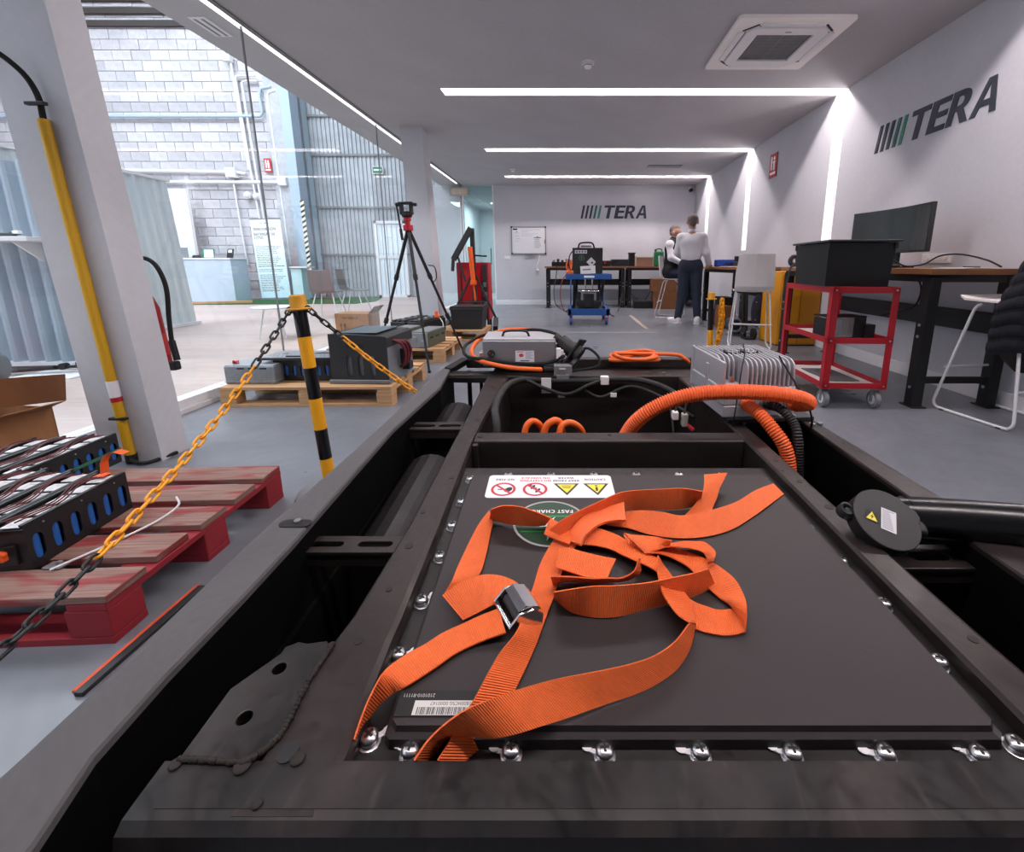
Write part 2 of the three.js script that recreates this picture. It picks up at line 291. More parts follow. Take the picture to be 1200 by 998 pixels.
{ // hazard tape along the steel column
  const t = canvasTex(32, 512, (g, w, h) => { g.fillStyle = '#e8e6d0'; g.fillRect(0, 0, w, h); g.strokeStyle = '#202020'; g.lineWidth = 13; for (let y = -40; y < h + 40; y += 34) { g.beginPath(); g.moveTo(-6, y + 22); g.lineTo(w + 6, y); g.stroke(); } });
  const g = new THREE.PlaneGeometry(0.11, 2.2).translate(-7.79, 1.75, ZK + 0.203);
  one('hazard_tape', 'black and white striped hazard tape down the blue steel column', 'tape', [g], mat(0xffffff, 0.7, { map: t }), { keep: true });
}
{ // corrugated metal wall, sheet by sheet
  const w = struct('wall_metal', span(-7.8, -3.42, 0, 9.4, -14.3, -14.15), M.galv);
  const rib = (x0, x1) => { const pts = []; for (let x = x0; x < x1 - 0.01; x += 0.125) pts.push([x, 0], [x + 0.05, 0], [x + 0.065, 0.035], [x + 0.105, 0.035], [x + 0.12, 0]); pts.push([x1, 0], [x1, -0.01], [x0, -0.01]); return pts; };
  const sheet = (x0, x1, y0, y1) => ext(rib(x0, x1), y1 - y0).rotateX(-Math.PI / 2).translate(0, y0, 0).applyMatrix4(new THREE.Matrix4().makeScale(1, 1, -1)).translate(0, 0, -14.14);
  const flip = (g) => { const p = g.index ? g.toNonIndexed() : g, a = p.attributes; for (const k of ['position', 'normal', 'uv']) { const s = a[k].itemSize, r = a[k].array; for (let i = 0; i < a[k].count; i += 3) for (let j = 0; j < s; j++) { const t = r[(i + 1) * s + j]; r[(i + 1) * s + j] = r[(i + 2) * s + j]; r[(i + 2) * s + j] = t; } } return p; };
  const tones = [0xc6cbcf, 0xbcc2c6, 0xcdd2d6].map((c) => mat(c, 0.5, { metalness: 0.25, map: T.block }));
  let k = 0;
  for (const [y0, y1] of [[0.02, 1.3], [1.32, 2.7], [2.74, 4.2], [4.25, 6.4]]) for (let x = -7.75; x < -3.5; x += 0.875) obj('metal_sheet', flip(sheet(x, Math.min(x + 0.87, -3.44), y0, y1)), tones[k++ % 3], w);
  for (const y of [1.31, 2.72, 4.22, 5.3]) obj('purlin', span(-7.78, -3.44, y - 0.03, y + 0.03, -14.12, -14.06), M.midGrey, w);
}
{ // translucent service door in the metal wall
  const d = struct('door_2', [span(-5.94, -5.14, 0.06, 2.24, -14.08, -14.03)], mat(0xdfeaf0, 0.6));
  obj('door_frame', [span(-6.02, -5.94, 0, 2.32, -14.1, -13.98), span(-5.14, -5.06, 0, 2.32, -14.1, -13.98), span(-6.02, -5.06, 2.24, 2.32, -14.1, -13.98), span(-6.02, -5.06, 0, 0.06, -14.1, -13.98), span(-5.94, -5.14, 1.2, 1.26, -14.1, -13.99)], M.white, d);
  for (let i = 0; i < 5; i++) obj('door_rib', [span(-5.82 + i * 0.15, -5.79 + i * 0.15, 0.08, 2.22, -14.03, -14.0)], mat(0xd2e0e8, 0.6), d);
}
struct('wall_hall', [span(-18.7, -18.5, 0, 9.4, -14.6, ZF + OUT), span(-18.5, XS, 0, 9.4, ZF, ZF + OUT), span(XS, XS + 0.2, CEIL + 0.3, 9.4, -14.6, ZF + OUT), span(-3.42, XS, CEIL, 9.4, -14.35, -14.1), span(-18.5, -8.2, 0, 9.4, -14.6, ZK - 0.24)], M.wall);
struct('roof', [span(-18.7, XS + 0.2, 9.4, 9.6, -14.6, ZF + OUT)], M.sheet);
[-9.5, -4.5, 0.5].forEach((z, i) => struct('skylight', span(-13.5, -5.5, 9.33, 9.39, z - 1.1, z + 1.1), M.skylight));

// ---------------------------------------------------------------- the vehicle chassis: drawn in its own frame (u right, w up from the lid, v to the front), see CH
const K = { chassis: true }, K2 = { chassis: 2 };
function loft(sections, closedEnds = true) {                             // sections: rings of points, joined ring to ring
  const P = [], n = sections[0].length;
  const tri = (a, b, c) => P.push(...a, ...b, ...c);
  for (let i = 0; i < sections.length - 1; i++) for (let j = 0; j < n; j++) { const a = sections[i], b = sections[i + 1], k = (j + 1) % n; tri(a[j], b[j], b[k]); tri(a[j], b[k], a[k]); }
  if (closedEnds) for (const [s, f] of [[sections[0], 1], [sections.at(-1), -1]]) for (let j = 1; j < n - 1; j++) f > 0 ? tri(s[0], s[j], s[j + 1]) : tri(s[0], s[j + 1], s[j]);
  const g = new THREE.BufferGeometry(); g.setAttribute('position', new THREE.Float32BufferAttribute(P, 3)); g.computeVertexNormals(); return g;
}
const ch = thing('vehicle_chassis', 'large black steel vehicle frame filling the foreground, with rails, cross beams and open bays', 'chassis');
{
  const railSec = (u0, u1, v, top, bot) => [[u0, bot, v], [u0, top - 0.004, v], [u0 + 0.004, top, v], [u1 - 0.009, top, v], [u1 - 0.003, top - 0.003, v], [u1, top - 0.01, v], [u1, bot, v]];
  const plug = (x, z, r, top) => cyl(r, 0.003, x, top - 0.0008, z, 'y', 14);
  const L = [[-0.243, -0.17, -0.25], [-0.24, -0.17, -0.36], [-0.234, -0.17, -0.4], [-0.228, -0.169, -0.43], [-0.215, -0.168, -0.6], [-0.21, -0.168, -0.88], [-0.205, -0.16, -1.05], [-0.203, -0.142, -1.25], [-0.201, -0.126, -1.41]];
  const left = obj('inner_rail', loft(L.map(([a, b, v]) => railSec(a, b, v, 0.04, -0.16))), M.rail, ch, K2);
  for (const [x, z, r] of [[-0.207, -0.398, 0.005], [-0.2, -0.47, 0.004], [-0.203, -0.63, 0.004], [-0.18, -0.735, 0.004], [-0.176, -1.005, 0.007], [-0.17, -1.26, 0.006], [-0.2, -0.55, 0.006]]) obj('hole', plug(x, z, r, 0.04), M.dark, left, K2);
  const R = [[0.418, 0.478, -0.22], [0.419, 0.468, -0.42], [0.421, 0.463, -0.7], [0.42, 0.462, -0.9], [0.41, 0.455, -1.36]];
  const right = obj('inner_rail', loft(R.map(([a, b, v]) => railSec(a, b, v, 0.04, -0.16).map(([x, y, z]) => [x, y, z]))), M.rail, ch, K2);
  for (const [x, z, r] of [[0.447, -0.644, 0.007], [0.448, -0.56, 0.006], [0.45, -0.4, 0.005], [0.443, -0.723, 0.005], [0.44, -0.8, 0.004]]) obj('hole', plug(x, z, r, 0.04), M.dark, right, K2);
  const c1 = obj('cross_beam', [span(-0.168, 0.42, -0.14, 0.04, -0.937, -0.89, 0.006), span(-0.168, -0.155, -0.14, 0.036, -0.889, -0.876, 0.003)], M.rail, ch, K2);
  obj('hole', plug(-0.155, -0.912, 0.006, 0.0405), M.dark, c1, K2); obj('hole', plug(0.131, -0.92, 0.005, 0.0405), M.dark, c1, K2);
  for (const x of [-0.03, 0.23]) obj('hole', cyl(0.004, 0.004, x, -0.03, -0.889, 'z', 12), M.dark, c1, K2);
  // rear beam with its two ledges and the raised corner plate
  obj('rear_beam', [span(-0.2, 0.62, -0.3, 0.04, -1.41, -1.37, 0.004), span(-0.34, 0.64, 0.012, 0.032, -1.46, -1.41, 0.004), span(-0.3, 0.64, 0.02, 0.055, -1.56, -1.53, 0.005), span(-0.2, 0.64, -0.12, 0.02, -1.55, -1.46, 0.004)], M.rail, ch, K2);
  obj('corner_link', [bar([-0.345, 0.035, -1.45], [-0.3, 0.05, -1.53], 0.03, 0.02), bar([-0.36, 0.015, -1.42], [-0.2, 0.02, -1.4], 0.026, 0.018), rod([-0.285, 0.02, -1.5], [-0.285, -0.3, -1.5], 0.008), rod([-0.24, 0.02, -1.48], [-0.24, -0.3, -1.48], 0.006)], M.black, ch, K2);
  // outer side beams
  const sideSec = (ui, uo, v, s) => [[ui, 0.03, v], [ui, 0.037, v], [ui + s * 0.002, 0.04, v], [uo - s * 0.016, 0.04, v], [uo - s * 0.008, 0.038, v], [uo - s * 0.002, 0.032, v], [uo, 0.022, v], [uo, -0.09, v], [uo - s * 0.006, -0.09, v], [uo - s * 0.006, 0.03, v]];
  const shadeSec = (ui, uo, v, s) => [[ui, -0.12, v], [ui, 0.03, v], [ui + s * 0.006, 0.03, v], [ui + s * 0.006, -0.12, v]];  // inner faces split off so their shade can be painted near-black
  const SL = [[-0.36, -0.47, -0.04], [-0.363, -0.465, -0.15], [-0.367, -0.452, -0.235], [-0.381, -0.447, -0.29], [-0.38, -0.443, -0.36], [-0.372, -0.44, -0.46], [-0.367, -0.438, -0.56], [-0.366, -0.43, -0.66], [-0.364, -0.418, -0.78], [-0.361, -0.405, -0.95], [-0.348, -0.398, -1.07], [-0.327, -0.391, -1.26], [-0.337, -0.383, -1.42], [-0.34, -0.37, -1.5]];
  const bl = obj('side_beam', loft(SL.map(([a, b, v]) => sideSec(a, b, v, -1))), M.beam, ch, K2); obj('web', loft(SL.map(([a, b, v]) => shadeSec(a, b, v, -1))), M.web, bl, K2);
  const SR = [[0.6, 0.69, -0.1], [0.6, 0.675, -0.45], [0.6, 0.664, -0.64], [0.6, 0.645, -0.95], [0.598, 0.638, -1.2], [0.59, 0.63, -1.5]];
  const br = obj('side_beam', loft(SR.map(([a, b, v]) => sideSec(a, b, v, 1).reverse())), M.rail, ch, K2); obj('web', loft(SR.map(([a, b, v]) => shadeSec(a, b, v, 1).reverse())), M.web, br, K2);
  const notch = obj('hook_recess', [ext(slotPath(-0.402, -0.372, 0.6, 0.009), 0.002).rotateX(-Math.PI / 2).translate(0, 0.0395, 0)], M.dark, ch, K2);
  obj('screw', cyl(0.005, 0.004, -0.386, 0.042, -0.604, 'y', 12), M.steel, notch, K2);
  // front bumper beam
  const fb = obj('front_beam', [loft([-0.318, 0.8].map((u) => [[u, -0.08, -0.29], [u, -0.08, -0.245], [u, 0.026, -0.238], [u, 0.035, -0.241], [u, 0.0395, -0.248], [u, 0.04, -0.255], [u, 0.04, -0.286]])), span(-0.3, 0.8, 0.0395, 0.0405, -0.2555, -0.2545)], M.scuffed, ch, K2);
  for (const x of [-0.19, 0.129]) obj('weld_tab', span(x - 0.023, x + 0.023, -0.02, 0.022, -0.243, -0.231, 0.002), M.midGrey, ch, K2);
  // welded gusset plate with its seam
  const hole = (x, z, rx, rz) => ringPath(x, -z, rx, rz);
  const pl = [[-0.306, 0.288], [-0.305, 0.345], [-0.279, 0.382], [-0.279, 0.389], [-0.269, 0.395], [-0.259, 0.393], [-0.24, 0.396], [-0.233, 0.39], [-0.237, 0.355], [-0.238, 0.3], [-0.25, 0.284], [-0.257, 0.287]];
  const gp = obj('gusset_plate', flat(ext(pl, 0.007, { bevel: 0.0012, holes: [hole(-0.272, -0.366, 0.0075, 0.0075), hole(-0.275, -0.319, 0.0075, 0.0075)] })).translate(0, 0.033, 0), M.scuffed, ch, K2);
  const wr = rng(3), bead = (pts, r) => { const o = [], c = new THREE.CatmullRomCurve3(pts.map((p) => V(...p))); for (let i = 0; i <= 46; i++) { const p = c.getPoint(i / 46); o.push(new THREE.IcosahedronGeometry(r * (0.8 + wr() * 0.5), 1).translate(p.x + (wr() - 0.5) * 0.001, p.y, p.z)); } return o; };
  obj('weld_seam', [bead([[-0.231, 0.042, -0.392], [-0.235, 0.042, -0.355], [-0.236, 0.042, -0.3], [-0.25, 0.042, -0.284]], 0.0024), bead([[-0.306, 0.042, -0.286], [-0.28, 0.042, -0.285], [-0.25, 0.042, -0.283]], 0.0022), ...[[-0.233, -0.392, 0.004], [-0.237, -0.345, 0.005], [-0.252, -0.282, 0.007], [-0.307, -0.283, 0.005], [-0.21, -0.287, 0.006], [-0.224, -0.257, 0.004]].map(([x, z, r]) => new THREE.SphereGeometry(r, 12, 8).scale(1, 0.35, 1).translate(x, 0.041, z))], mat(0x4a423e, 0.75, { map: T.blackMetal, metalness: 0.3, bumpMap: T.rough, bumpScale: 0.001 }), gp, K2);
  obj('hole', [cyl(0.0085, 0.003, -0.221, 0.0396, -0.292, 'y', 16)], M.dark, gp, K2);
  // slotted cross brackets
  const brk = (u0, u1, v, top, d, slots) => [flat(ext([[u0, -v - d / 2], [u1, -v - d / 2], [u1, -v + d / 2], [u0, -v + d / 2]], 0.004, { bevel: 0.001, holes: slots.map(([a, b]) => slotPath(a, b, -v, d * 0.2)) })).translate(0, top, 0), span(u0, u1, top - 0.02, top, v + d / 2 - 0.003, v + d / 2, 0.001)];
  obj('slotted_bracket', brk(-0.4, -0.2, -0.602, 0.0, 0.036, [[-0.365, -0.325], [-0.29, -0.25]]), M.rail, ch, K2);
  obj('slotted_bracket', brk(-0.375, -0.2, -1.055, 0.0, 0.045, [[-0.345, -0.3], [-0.275, -0.235]]), M.rail, ch, K2);
  obj('slotted_bracket', brk(0.46, 0.64, -0.575, 0.0, 0.05, [[0.535, 0.575], [0.6, 0.63]]), M.rail, ch, K2);
  // tanks in the open bays; near-black trays below paint the shade of the gaps
  const tank = (u0, u1, v0, v1, top) => loft([[v0, 0.02], [v0 - 0.01, 0], [v1 + 0.05, 0], [v1 + 0.01, 0.03], [v1, 0.06]].map(([v, d]) => { const o = []; for (let i = 0; i <= 10; i++) { const a = Math.PI * i / 10; o.push([(u0 + u1) / 2 - Math.cos(a) * (u1 - u0 - d * 0.6) / 2, top - d - 0.1 * (1 - Math.sin(a) ** 0.6), v]); } o.push([u1, -0.3, v], [u0, -0.3, v]); return o; }));
  obj('tank', tank(-0.345, -0.215, -1.09, -1.33, -0.015), M.black, ch, K2);
  obj('tank', tank(-0.352, -0.222, -0.66, -1.03, -0.035), M.black, ch, K2);
  obj('shade_tray', [span(-0.375, -0.2, -0.3, -0.28, -1.05, -0.1), span(0.46, 0.6, -0.3, -0.28, -1.4, -0.1), span(-0.17, 0.42, -0.3, -0.28, -1.37, -0.93), span(-0.37, -0.36, -0.3, -0.08, -1.05, -0.1), span(0.6, 0.61, -0.3, -0.08, -1.4, -0.1), span(-0.36, 0.62, -0.3, -0.1, -0.24, -0.23), span(-0.2, -0.17, -0.3, -0.15, -1.4, -0.2), span(0.42, 0.46, -0.3, -0.15, -1.4, -0.2)], M.web, ch, K2);
  // stands under the frame
  for (const [u, v] of [[-0.4, -1.3], [0.62, -1.3], [-0.41, -0.25], [0.64, -0.25]]) obj('stand_leg', span(u - 0.03, u + 0.03, -0.55 + 0.0455 * v + 0.02, -0.08, v - 0.03, v + 0.03, 0.003), M.dark, ch, K2);
  const boltAt = (u, w, v) => cyl(0.006, 0.006, u, w, v, 'y', 6);
  for (const [x, z] of [[0.37, -1.39], [0.61, -0.97], [0.63, -0.975]]) obj('bolt', boltAt(x, 0.043, z), M.steel, ch, K2);
}

// ---------------------------------------------------------------- battery pack with flange, screws and stickers
const pack = thing('battery_pack', 'flat black battery box bolted into the middle of the chassis, with warning stickers', 'battery');
{
  obj('tray', [span(-0.196, 0.464, -0.028, -0.02, -0.885, -0.312, 0.002), span(-0.15, 0.42, -0.24, -0.028, -0.84, -0.33, 0.01)], M.black, pack, K);
  obj('lid', loft([[-0.0, 0.0], [-0.006, 0.0015], [-0.009, 0.006], [-0.0195, 0.007]].map(([w, o]) => { const a = -0.159 - o + 0.002, b = 0.43 + o - 0.002, f = -0.344 + o, k = -0.818 - o, r = 0.006; return [[a + r, w, f], [a, w, f - r], [a, w, k + r], [a + r, w, k], [b - r, w, k], [b, w, k + r], [b, w, f - r], [b - r, w, f]]; })), M.lid, pack, K);
  const spots = [[-0.182, -0.35, 0.6], [-0.138, -0.339, 2.7], [-0.041, -0.339, 2.9], [0.049, -0.338, 2.8], [0.141, -0.338, 2.9], [0.229, -0.337, 2.7], [0.318, -0.337, 2.9], [0.407, -0.336, 2.6], [0.451, -0.344, 2.2], [-0.179, -0.523, 0.9], [-0.175, -0.611, 2.6], [-0.172, -0.688, 1.1], [-0.17, -0.76, 2.9], [-0.168, -0.844, 0.8], [-0.183, -0.441, 0.5], [0.446, -0.601, 2.8], [0.45, -0.517, 2.5], [0.452, -0.432, 2.4], [0.442, -0.68, 2.0], [0.438, -0.76, 1.0], [0.44, -0.84, 2.0], [-0.09, -0.858, 1], [0.0, -0.858, 2], [0.09, -0.858, 1], [0.18, -0.858, 2], [0.27, -0.858, 1], [0.36, -0.858, 2]];
  const wash = [lathe([[0.0045, 0.0012], [0.0085, 0.0012], [0.009, 0], [0.0045, 0]], 20), lathe([[0.0042, 0.0042], [0.0072, 0.0042], [0.0072, 0.0016], [0.0042, 0.0016]], 20)];
  const head = [lathe([[0, 0.0098], [0.0035, 0.0096], [0.006, 0.0082], [0.0072, 0.006], [0.0072, 0.0044], [0, 0.0044]], 20)];
  const cross = [box(0.0074, 0.0009, 0.0018, 0, 0.0099, 0, 0), box(0.0018, 0.0009, 0.0074, 0, 0.0099, 0, 0)];
  const tag = [lathe([[0, 0.002], [0.0042, 0.002], [0.0042, 0.001], [0, 0.001]], 12).scale(1, 1, 0.75).translate(0.0145, 0.0005, 0), box(0.009, 0.0012, 0.0045, 0.01, 0.001, 0, 0)];
  const place = (gs, x, z, a) => gs.map((g) => g.clone().rotateY(a).scale(1.2, 1.1, 1.2).translate(x * 0.983, -0.02, z * 0.983));
  for (const [u, v, a] of spots) {
    const s = obj('screw', place(head, u, v, a), M.steel, pack, K);
    obj('washer', place(wash, u, v, a), M.steel, s, K); obj('recess', place(cross, u, v, a + 0.4), M.dark, s, K);
    if (v > -0.6) obj('paint_mark', place(tag, u, v, a), M.paper, s, K);
  }
  const decal = (name, w, h, u, v, tex, label, o = {}) => obj(name, [new THREE.PlaneGeometry(w, h).rotateX(-Math.PI / 2).rotateY(Math.PI).translate(u, 0.0009, v)], mat(0xffffff, 0.5, { map: tex, ...o }), pack, { ...K, keep: true, label });
  decal('warning_sticker', 0.243, 0.083, -0.002, -0.775, canvasTex(1024, 350, (g, w, h) => {
    g.clearRect(0, 0, w, h); g.fillStyle = '#e9e9ec'; g.beginPath(); g.roundRect(4, 4, w - 8, h - 8, 34); g.fill();
    g.textAlign = 'center'; g.font = 'bold 40px sans-serif';
    const tri = (x) => { g.fillStyle = '#1b1b1b'; g.beginPath(); g.moveTo(x, 40); g.lineTo(x + 104, 214); g.lineTo(x - 104, 214); g.fill(); g.fillStyle = '#f2e23a'; g.beginPath(); g.moveTo(x, 74); g.lineTo(x + 76, 200); g.lineTo(x - 76, 200); g.fill(); g.fillStyle = '#1b1b1b'; };
    tri(140); g.fillRect(131, 104, 18, 56); g.fillRect(131, 170, 18, 18); g.fillText('CAUTION', 140, 290);
    tri(380); for (let i = 0; i < 3; i++) { g.fillRect(350 - i * 6, 140 + i * 18, 60 + i * 12, 7); } g.fillText('KEEP FROM', 380, 272); g.fillText('WATER', 380, 314);
    const ban = (x) => { g.lineWidth = 20; g.strokeStyle = '#c01f33'; g.beginPath(); g.arc(x, 128, 88, 0, 7); g.stroke(); g.beginPath(); g.moveTo(x - 62, 66); g.lineTo(x + 62, 190); g.stroke(); };
    g.fillStyle = '#1b1b1b'; for (const [x, y, a] of [[610, 110, 0.5], [650, 160, 0.4]]) { g.beginPath(); g.ellipse(x, y, 14, 34, a, 0, 7); g.fill(); g.beginPath(); g.ellipse(x + 20, y + 30, 12, 14, a, 0, 7); g.fill(); }
    ban(632); g.fillStyle = '#c01f33'; g.fillText('NO STEPPING', 632, 272); g.fillText('ON SURFACE', 632, 314);
    g.fillStyle = '#1b1b1b'; g.fillRect(840, 118, 90, 12); g.beginPath(); g.ellipse(845, 122, 26, 40, 0.6, 0, 7); g.fill(); ban(885); g.fillStyle = '#1b1b1b'; g.fillText('NO FIRE', 885, 290);
  }), 'white sticker with two red ban signs and two yellow triangles', { transparent: true, alphaTest: 0.5 });
  decal('charge_emblem', 0.125, 0.125, -0.002, -0.662, canvasTex(512, 512, (g) => {
    g.clearRect(0, 0, 512, 512); g.fillStyle = '#a8aaac'; g.beginPath(); g.arc(256, 256, 254, 0, 7); g.fill(); g.fillStyle = '#23422f'; g.beginPath(); g.arc(256, 256, 238, 0, 7); g.fill();
    g.fillStyle = '#1f9146'; g.fillRect(60, 150, 392, 14); g.fillRect(60, 318, 392, 14); g.fillStyle = '#e8e8e8'; g.beginPath(); g.moveTo(280, 60); g.lineTo(190, 250); g.lineTo(250, 250); g.lineTo(220, 320); g.lineTo(330, 210); g.lineTo(270, 210); g.fill();
    g.textAlign = 'center'; g.font = 'bold 52px sans-serif'; g.fillText('FAST CHARGE', 256, 400, 330);
  }), 'round green emblem with a grey rim', { transparent: true, alphaTest: 0.5 });
  decal('serial_label', 0.1, 0.026, -0.107, -0.3645, canvasTex(640, 166, (g, w, h) => {
    g.fillStyle = '#121212'; g.fillRect(0, 0, w, h); g.fillStyle = '#cfcfcb'; g.fillRect(40, 8, 490, 92); g.fillStyle = '#161616';
    const r = rng(9); for (let x = 56; x < 500;) { const b = 2 + Math.floor(r() * 3) * 2; g.fillRect(x, 12, b, 46); x += b + 3 + Math.floor(r() * 3) * 2; }
    g.font = '30px sans-serif'; g.fillText('E01800HC5G 0000147', 130, 92, 390); g.fillStyle = '#d8d8d4'; g.font = '30px sans-serif'; g.fillText('er', 40, 144); g.fillText('2101010-R1111', 410, 144, 215);
  }), 'black and silver serial number label with a barcode');
}

// ---------------------------------------------------------------- orange lashing strap lying loose on the battery pack
const strap = thing('lashing_strap', 'loose tangled bright orange lashing strap with a metal cam buckle on the battery lid', 'strap');
{
  const S = {
  top_left_fold: [[-1, 34, -624, -10, 4, -649], [-16, 38, -629, -25, 4, -648], [-32, 41, -634, -41, 4, -648], [-47, 42, -641, -56, 4, -650], [-64, 42, -645, -72, 4, -653], [-80, 41, -646, -88, 4, -659], [-96, 37, -643, -104, 4, -666]],
  left_run: [[-107, 4, -691, -96, 6, -653], [-119, 3, -656, -97, 5, -623], [-126, 2, -621, -97, 4, -595], [-131, 2, -587, -98, 3, -570], [-135, 2, -556, -100, 3, -546], [-132, 22, -503, -107, 3, -527], [-138, 19, -482, -117, 3, -512]],
  buckle_return: [[-139, 19, -484, -109, 6, -460], [-126, 27, -490, -100, 6, -466], [-112, 28, -499, -91, 6, -472], [-97, 26, -510, -81, 8, -477], [-80, 20, -519, -71, 10, -481], [-62, 13, -522, -60, 13, -482], [-46, 9, -516, -49, 14, -476], [-34, 2, -505, -38, 16, -469]],
  buckle_tail: [[-67, 9, -474, -54, 12, -436], [-90, 4, -468, -74, 8, -432], [-112, 1, -458, -94, 4, -426], [-131, 2, -445, -111, 4, -415], [-148, 1, -431, -125, 4, -402], [-164, 2, -418, -139, 4, -390], [-179, 2, -403, -153, 4, -379], [-173, 32, -359, -170, -4, -376], [-179, 22, -349, -182, -12, -369], [-183, 12, -339, -190, -21, -361], [-186, 2, -330, -196, -30, -352]],
  front_run: [[23, 14, -642, 46, 6, -610], [0, 3, -607, 23, 4, -573], [-17, 2, -561, 11, 3, -533], [-26, 2, -516, 1, 3, -496], [-36, 2, -478, -9, 3, -463], [-42, 30, -416, -18, 3, -434], [-57, 27, -395, -27, 3, -408], [-67, 25, -373, -36, 3, -385], [-76, 20, -355, -45, -1, -368], [-86, 14, -340, -55, -7, -353], [-96, 2, -330, -64, -18, -344], [-104, 2, -313, -73, -30, -335]],
  front_loop: [[-125, 2, -313, -115, -30, -335], [-114, 14, -320, -103, -17, -343], [-98, 28, -324, -80, -5, -338], [-80, 35, -331, -56, 3, -331], [-60, 36, -339, -33, 8, -331], [-40, 31, -351, -11, 7, -338], [-17, 29, -360, 11, 5, -346], [6, 29, -366, 35, 4, -355], [31, 31, -369, 59, 3, -364], [56, 31, -374, 84, 3, -372], [81, 31, -380, 109, 3, -383], [107, 30, -390, 135, 3, -400], [133, 31, -406, 156, 3, -424], [157, 31, -431, 173, 4, -456]],
  rising_edge: [[156, 33, -429, 173, 6, -454], [148, 28, -444, 174, 9, -468], [143, 25, -462, 175, 12, -482], [138, 28, -476, 170, 14, -496], [136, 35, -489, 164, 16, -509], [137, 41, -505, 160, 16, -527], [142, 46, -523, 155, 16, -545]],
  knot_bridge: [[56, 19, -628, 43, 12, -591], [80, 13, -625, 65, 12, -588], [103, 8, -618, 86, 12, -581], [121, 8, -599, 104, 14, -564], [139, 6, -584, 121, 16, -549], [156, 3, -570, 137, 16, -537], [163, 2, -545, 151, 16, -521]],
  right_loop: [[109, 27, -597, 136, 12, -571], [138, 10, -610, 153, 11, -573], [164, 3, -608, 168, 10, -569], [188, 1, -598, 181, 9, -560], [209, 2, -584, 192, 8, -549], [226, 6, -565, 199, 7, -535], [239, 10, -541, 205, 6, -521], [248, 10, -520, 211, 5, -507], [252, 2, -503, 218, 4, -496], [231, 24, -451, 226, 4, -485], [223, 15, -435, 230, 4, -473]],
  right_return: [[234, 2, -483, 230, 2, -447], [221, 1, -481, 216, 2, -443], [208, 1, -481, 203, 2, -442], [196, 3, -484, 191, 2, -444], [185, 5, -487, 180, 2, -447], [175, 8, -492, 170, 2, -452]],
  centre_band: [[2, 33, -474, 3, 2, -498], [26, 41, -470, 24, 2, -477], [50, 42, -473, 50, 2, -469], [74, 41, -475, 76, 2, -469], [98, 41, -477, 103, 2, -476], [123, 41, -481, 131, 2, -485], [149, 40, -489, 160, 2, -493], [176, 39, -497, 190, 2, -504], [205, 37, -509, 221, 2, -520]],
  back_curl: [[166, 5, -601, 136, 10, -574], [183, 6, -602, 154, 14, -576], [201, 8, -603, 171, 18, -578], [218, 8, -603, 189, 18, -577], [234, 8, -601, 206, 18, -574], [245, 2, -593, 221, 15, -569], [216, 38, -522, 221, 12, -551]],
  back_run: [[-4, 34, -594, 16, 8, -616], [21, 35, -622, 43, 7, -640], [52, 35, -647, 71, 5, -666], [84, 37, -668, 102, 4, -682], [119, 39, -689, 134, 3, -693], [154, 41, -693, 166, 2, -695], [190, 41, -696, 197, 2, -696], [226, 42, -697, 230, 2, -699], [260, 38, -694, 264, 2, -711]],
  far_run: [[88, 8, -688, 89, 6, -648], [120, 8, -680, 122, 5, -641], [150, 21, -664, 153, 3, -628], [180, 25, -654, 184, 2, -621], [212, 17, -656, 217, 2, -619], [246, 19, -661, 252, 2, -625], [284, 19, -675, 290, 2, -640], [328, 12, -706, 332, 2, -668], [375, 10, -743, 379, 2, -704], [429, 2, -782, 430, 2, -745]],
  far_tip: [[293, 22, -779, 334, 30, -771], [279, 25, -739, 318, 26, -749], [266, 24, -711, 303, 22, -728], [253, 17, -697, 291, 17, -707], [239, 8, -687, 279, 12, -690], [225, 3, -676, 268, 6, -674]],
  cross_band: [[112, 11, -616, 120, 4, -578], [138, 7, -619, 138, 4, -579], [164, 2, -622, 156, 4, -584], [173, 36, -567, 175, 4, -590]],
  knot_loop: [[11, 13, -579, 5, 14, -540], [27, 19, -573, 19, 14, -534], [43, 19, -566, 32, 14, -528], [59, 19, -560, 45, 14, -522], [75, 18, -556, 59, 14, -520], [91, 17, -553, 73, 14, -517]],
  knot_end: [[26, 5, -606, 43, 22, -574], [33, 13, -624, 50, 24, -590], [45, 18, -639, 61, 26, -603], [63, 18, -658, 74, 23, -620], [83, 16, -671, 89, 20, -632], [104, 19, -678, 104, 18, -638], [123, 24, -680, 120, 16, -642]],
  knot_tuck: [[-3, 14, -654, -12, 12, -615], [11, 13, -644, 1, 12, -606], [24, 11, -636, 14, 12, -598], [38, 11, -629, 27, 12, -591]],
  low_loop: [[-2, 36, -497, 1, 4, -521], [16, 34, -499, 21, 4, -526], [34, 33, -499, 41, 4, -525], [52, 33, -497, 62, 4, -524], [71, 32, -499, 82, 4, -525], [89, 31, -500, 103, 5, -527], [108, 30, -513, 123, 5, -541], [120, 28, -539, 131, 6, -571]],
  };
  const up = (q) => V(q[0], q[1], q[2]).multiplyScalar(0.001);
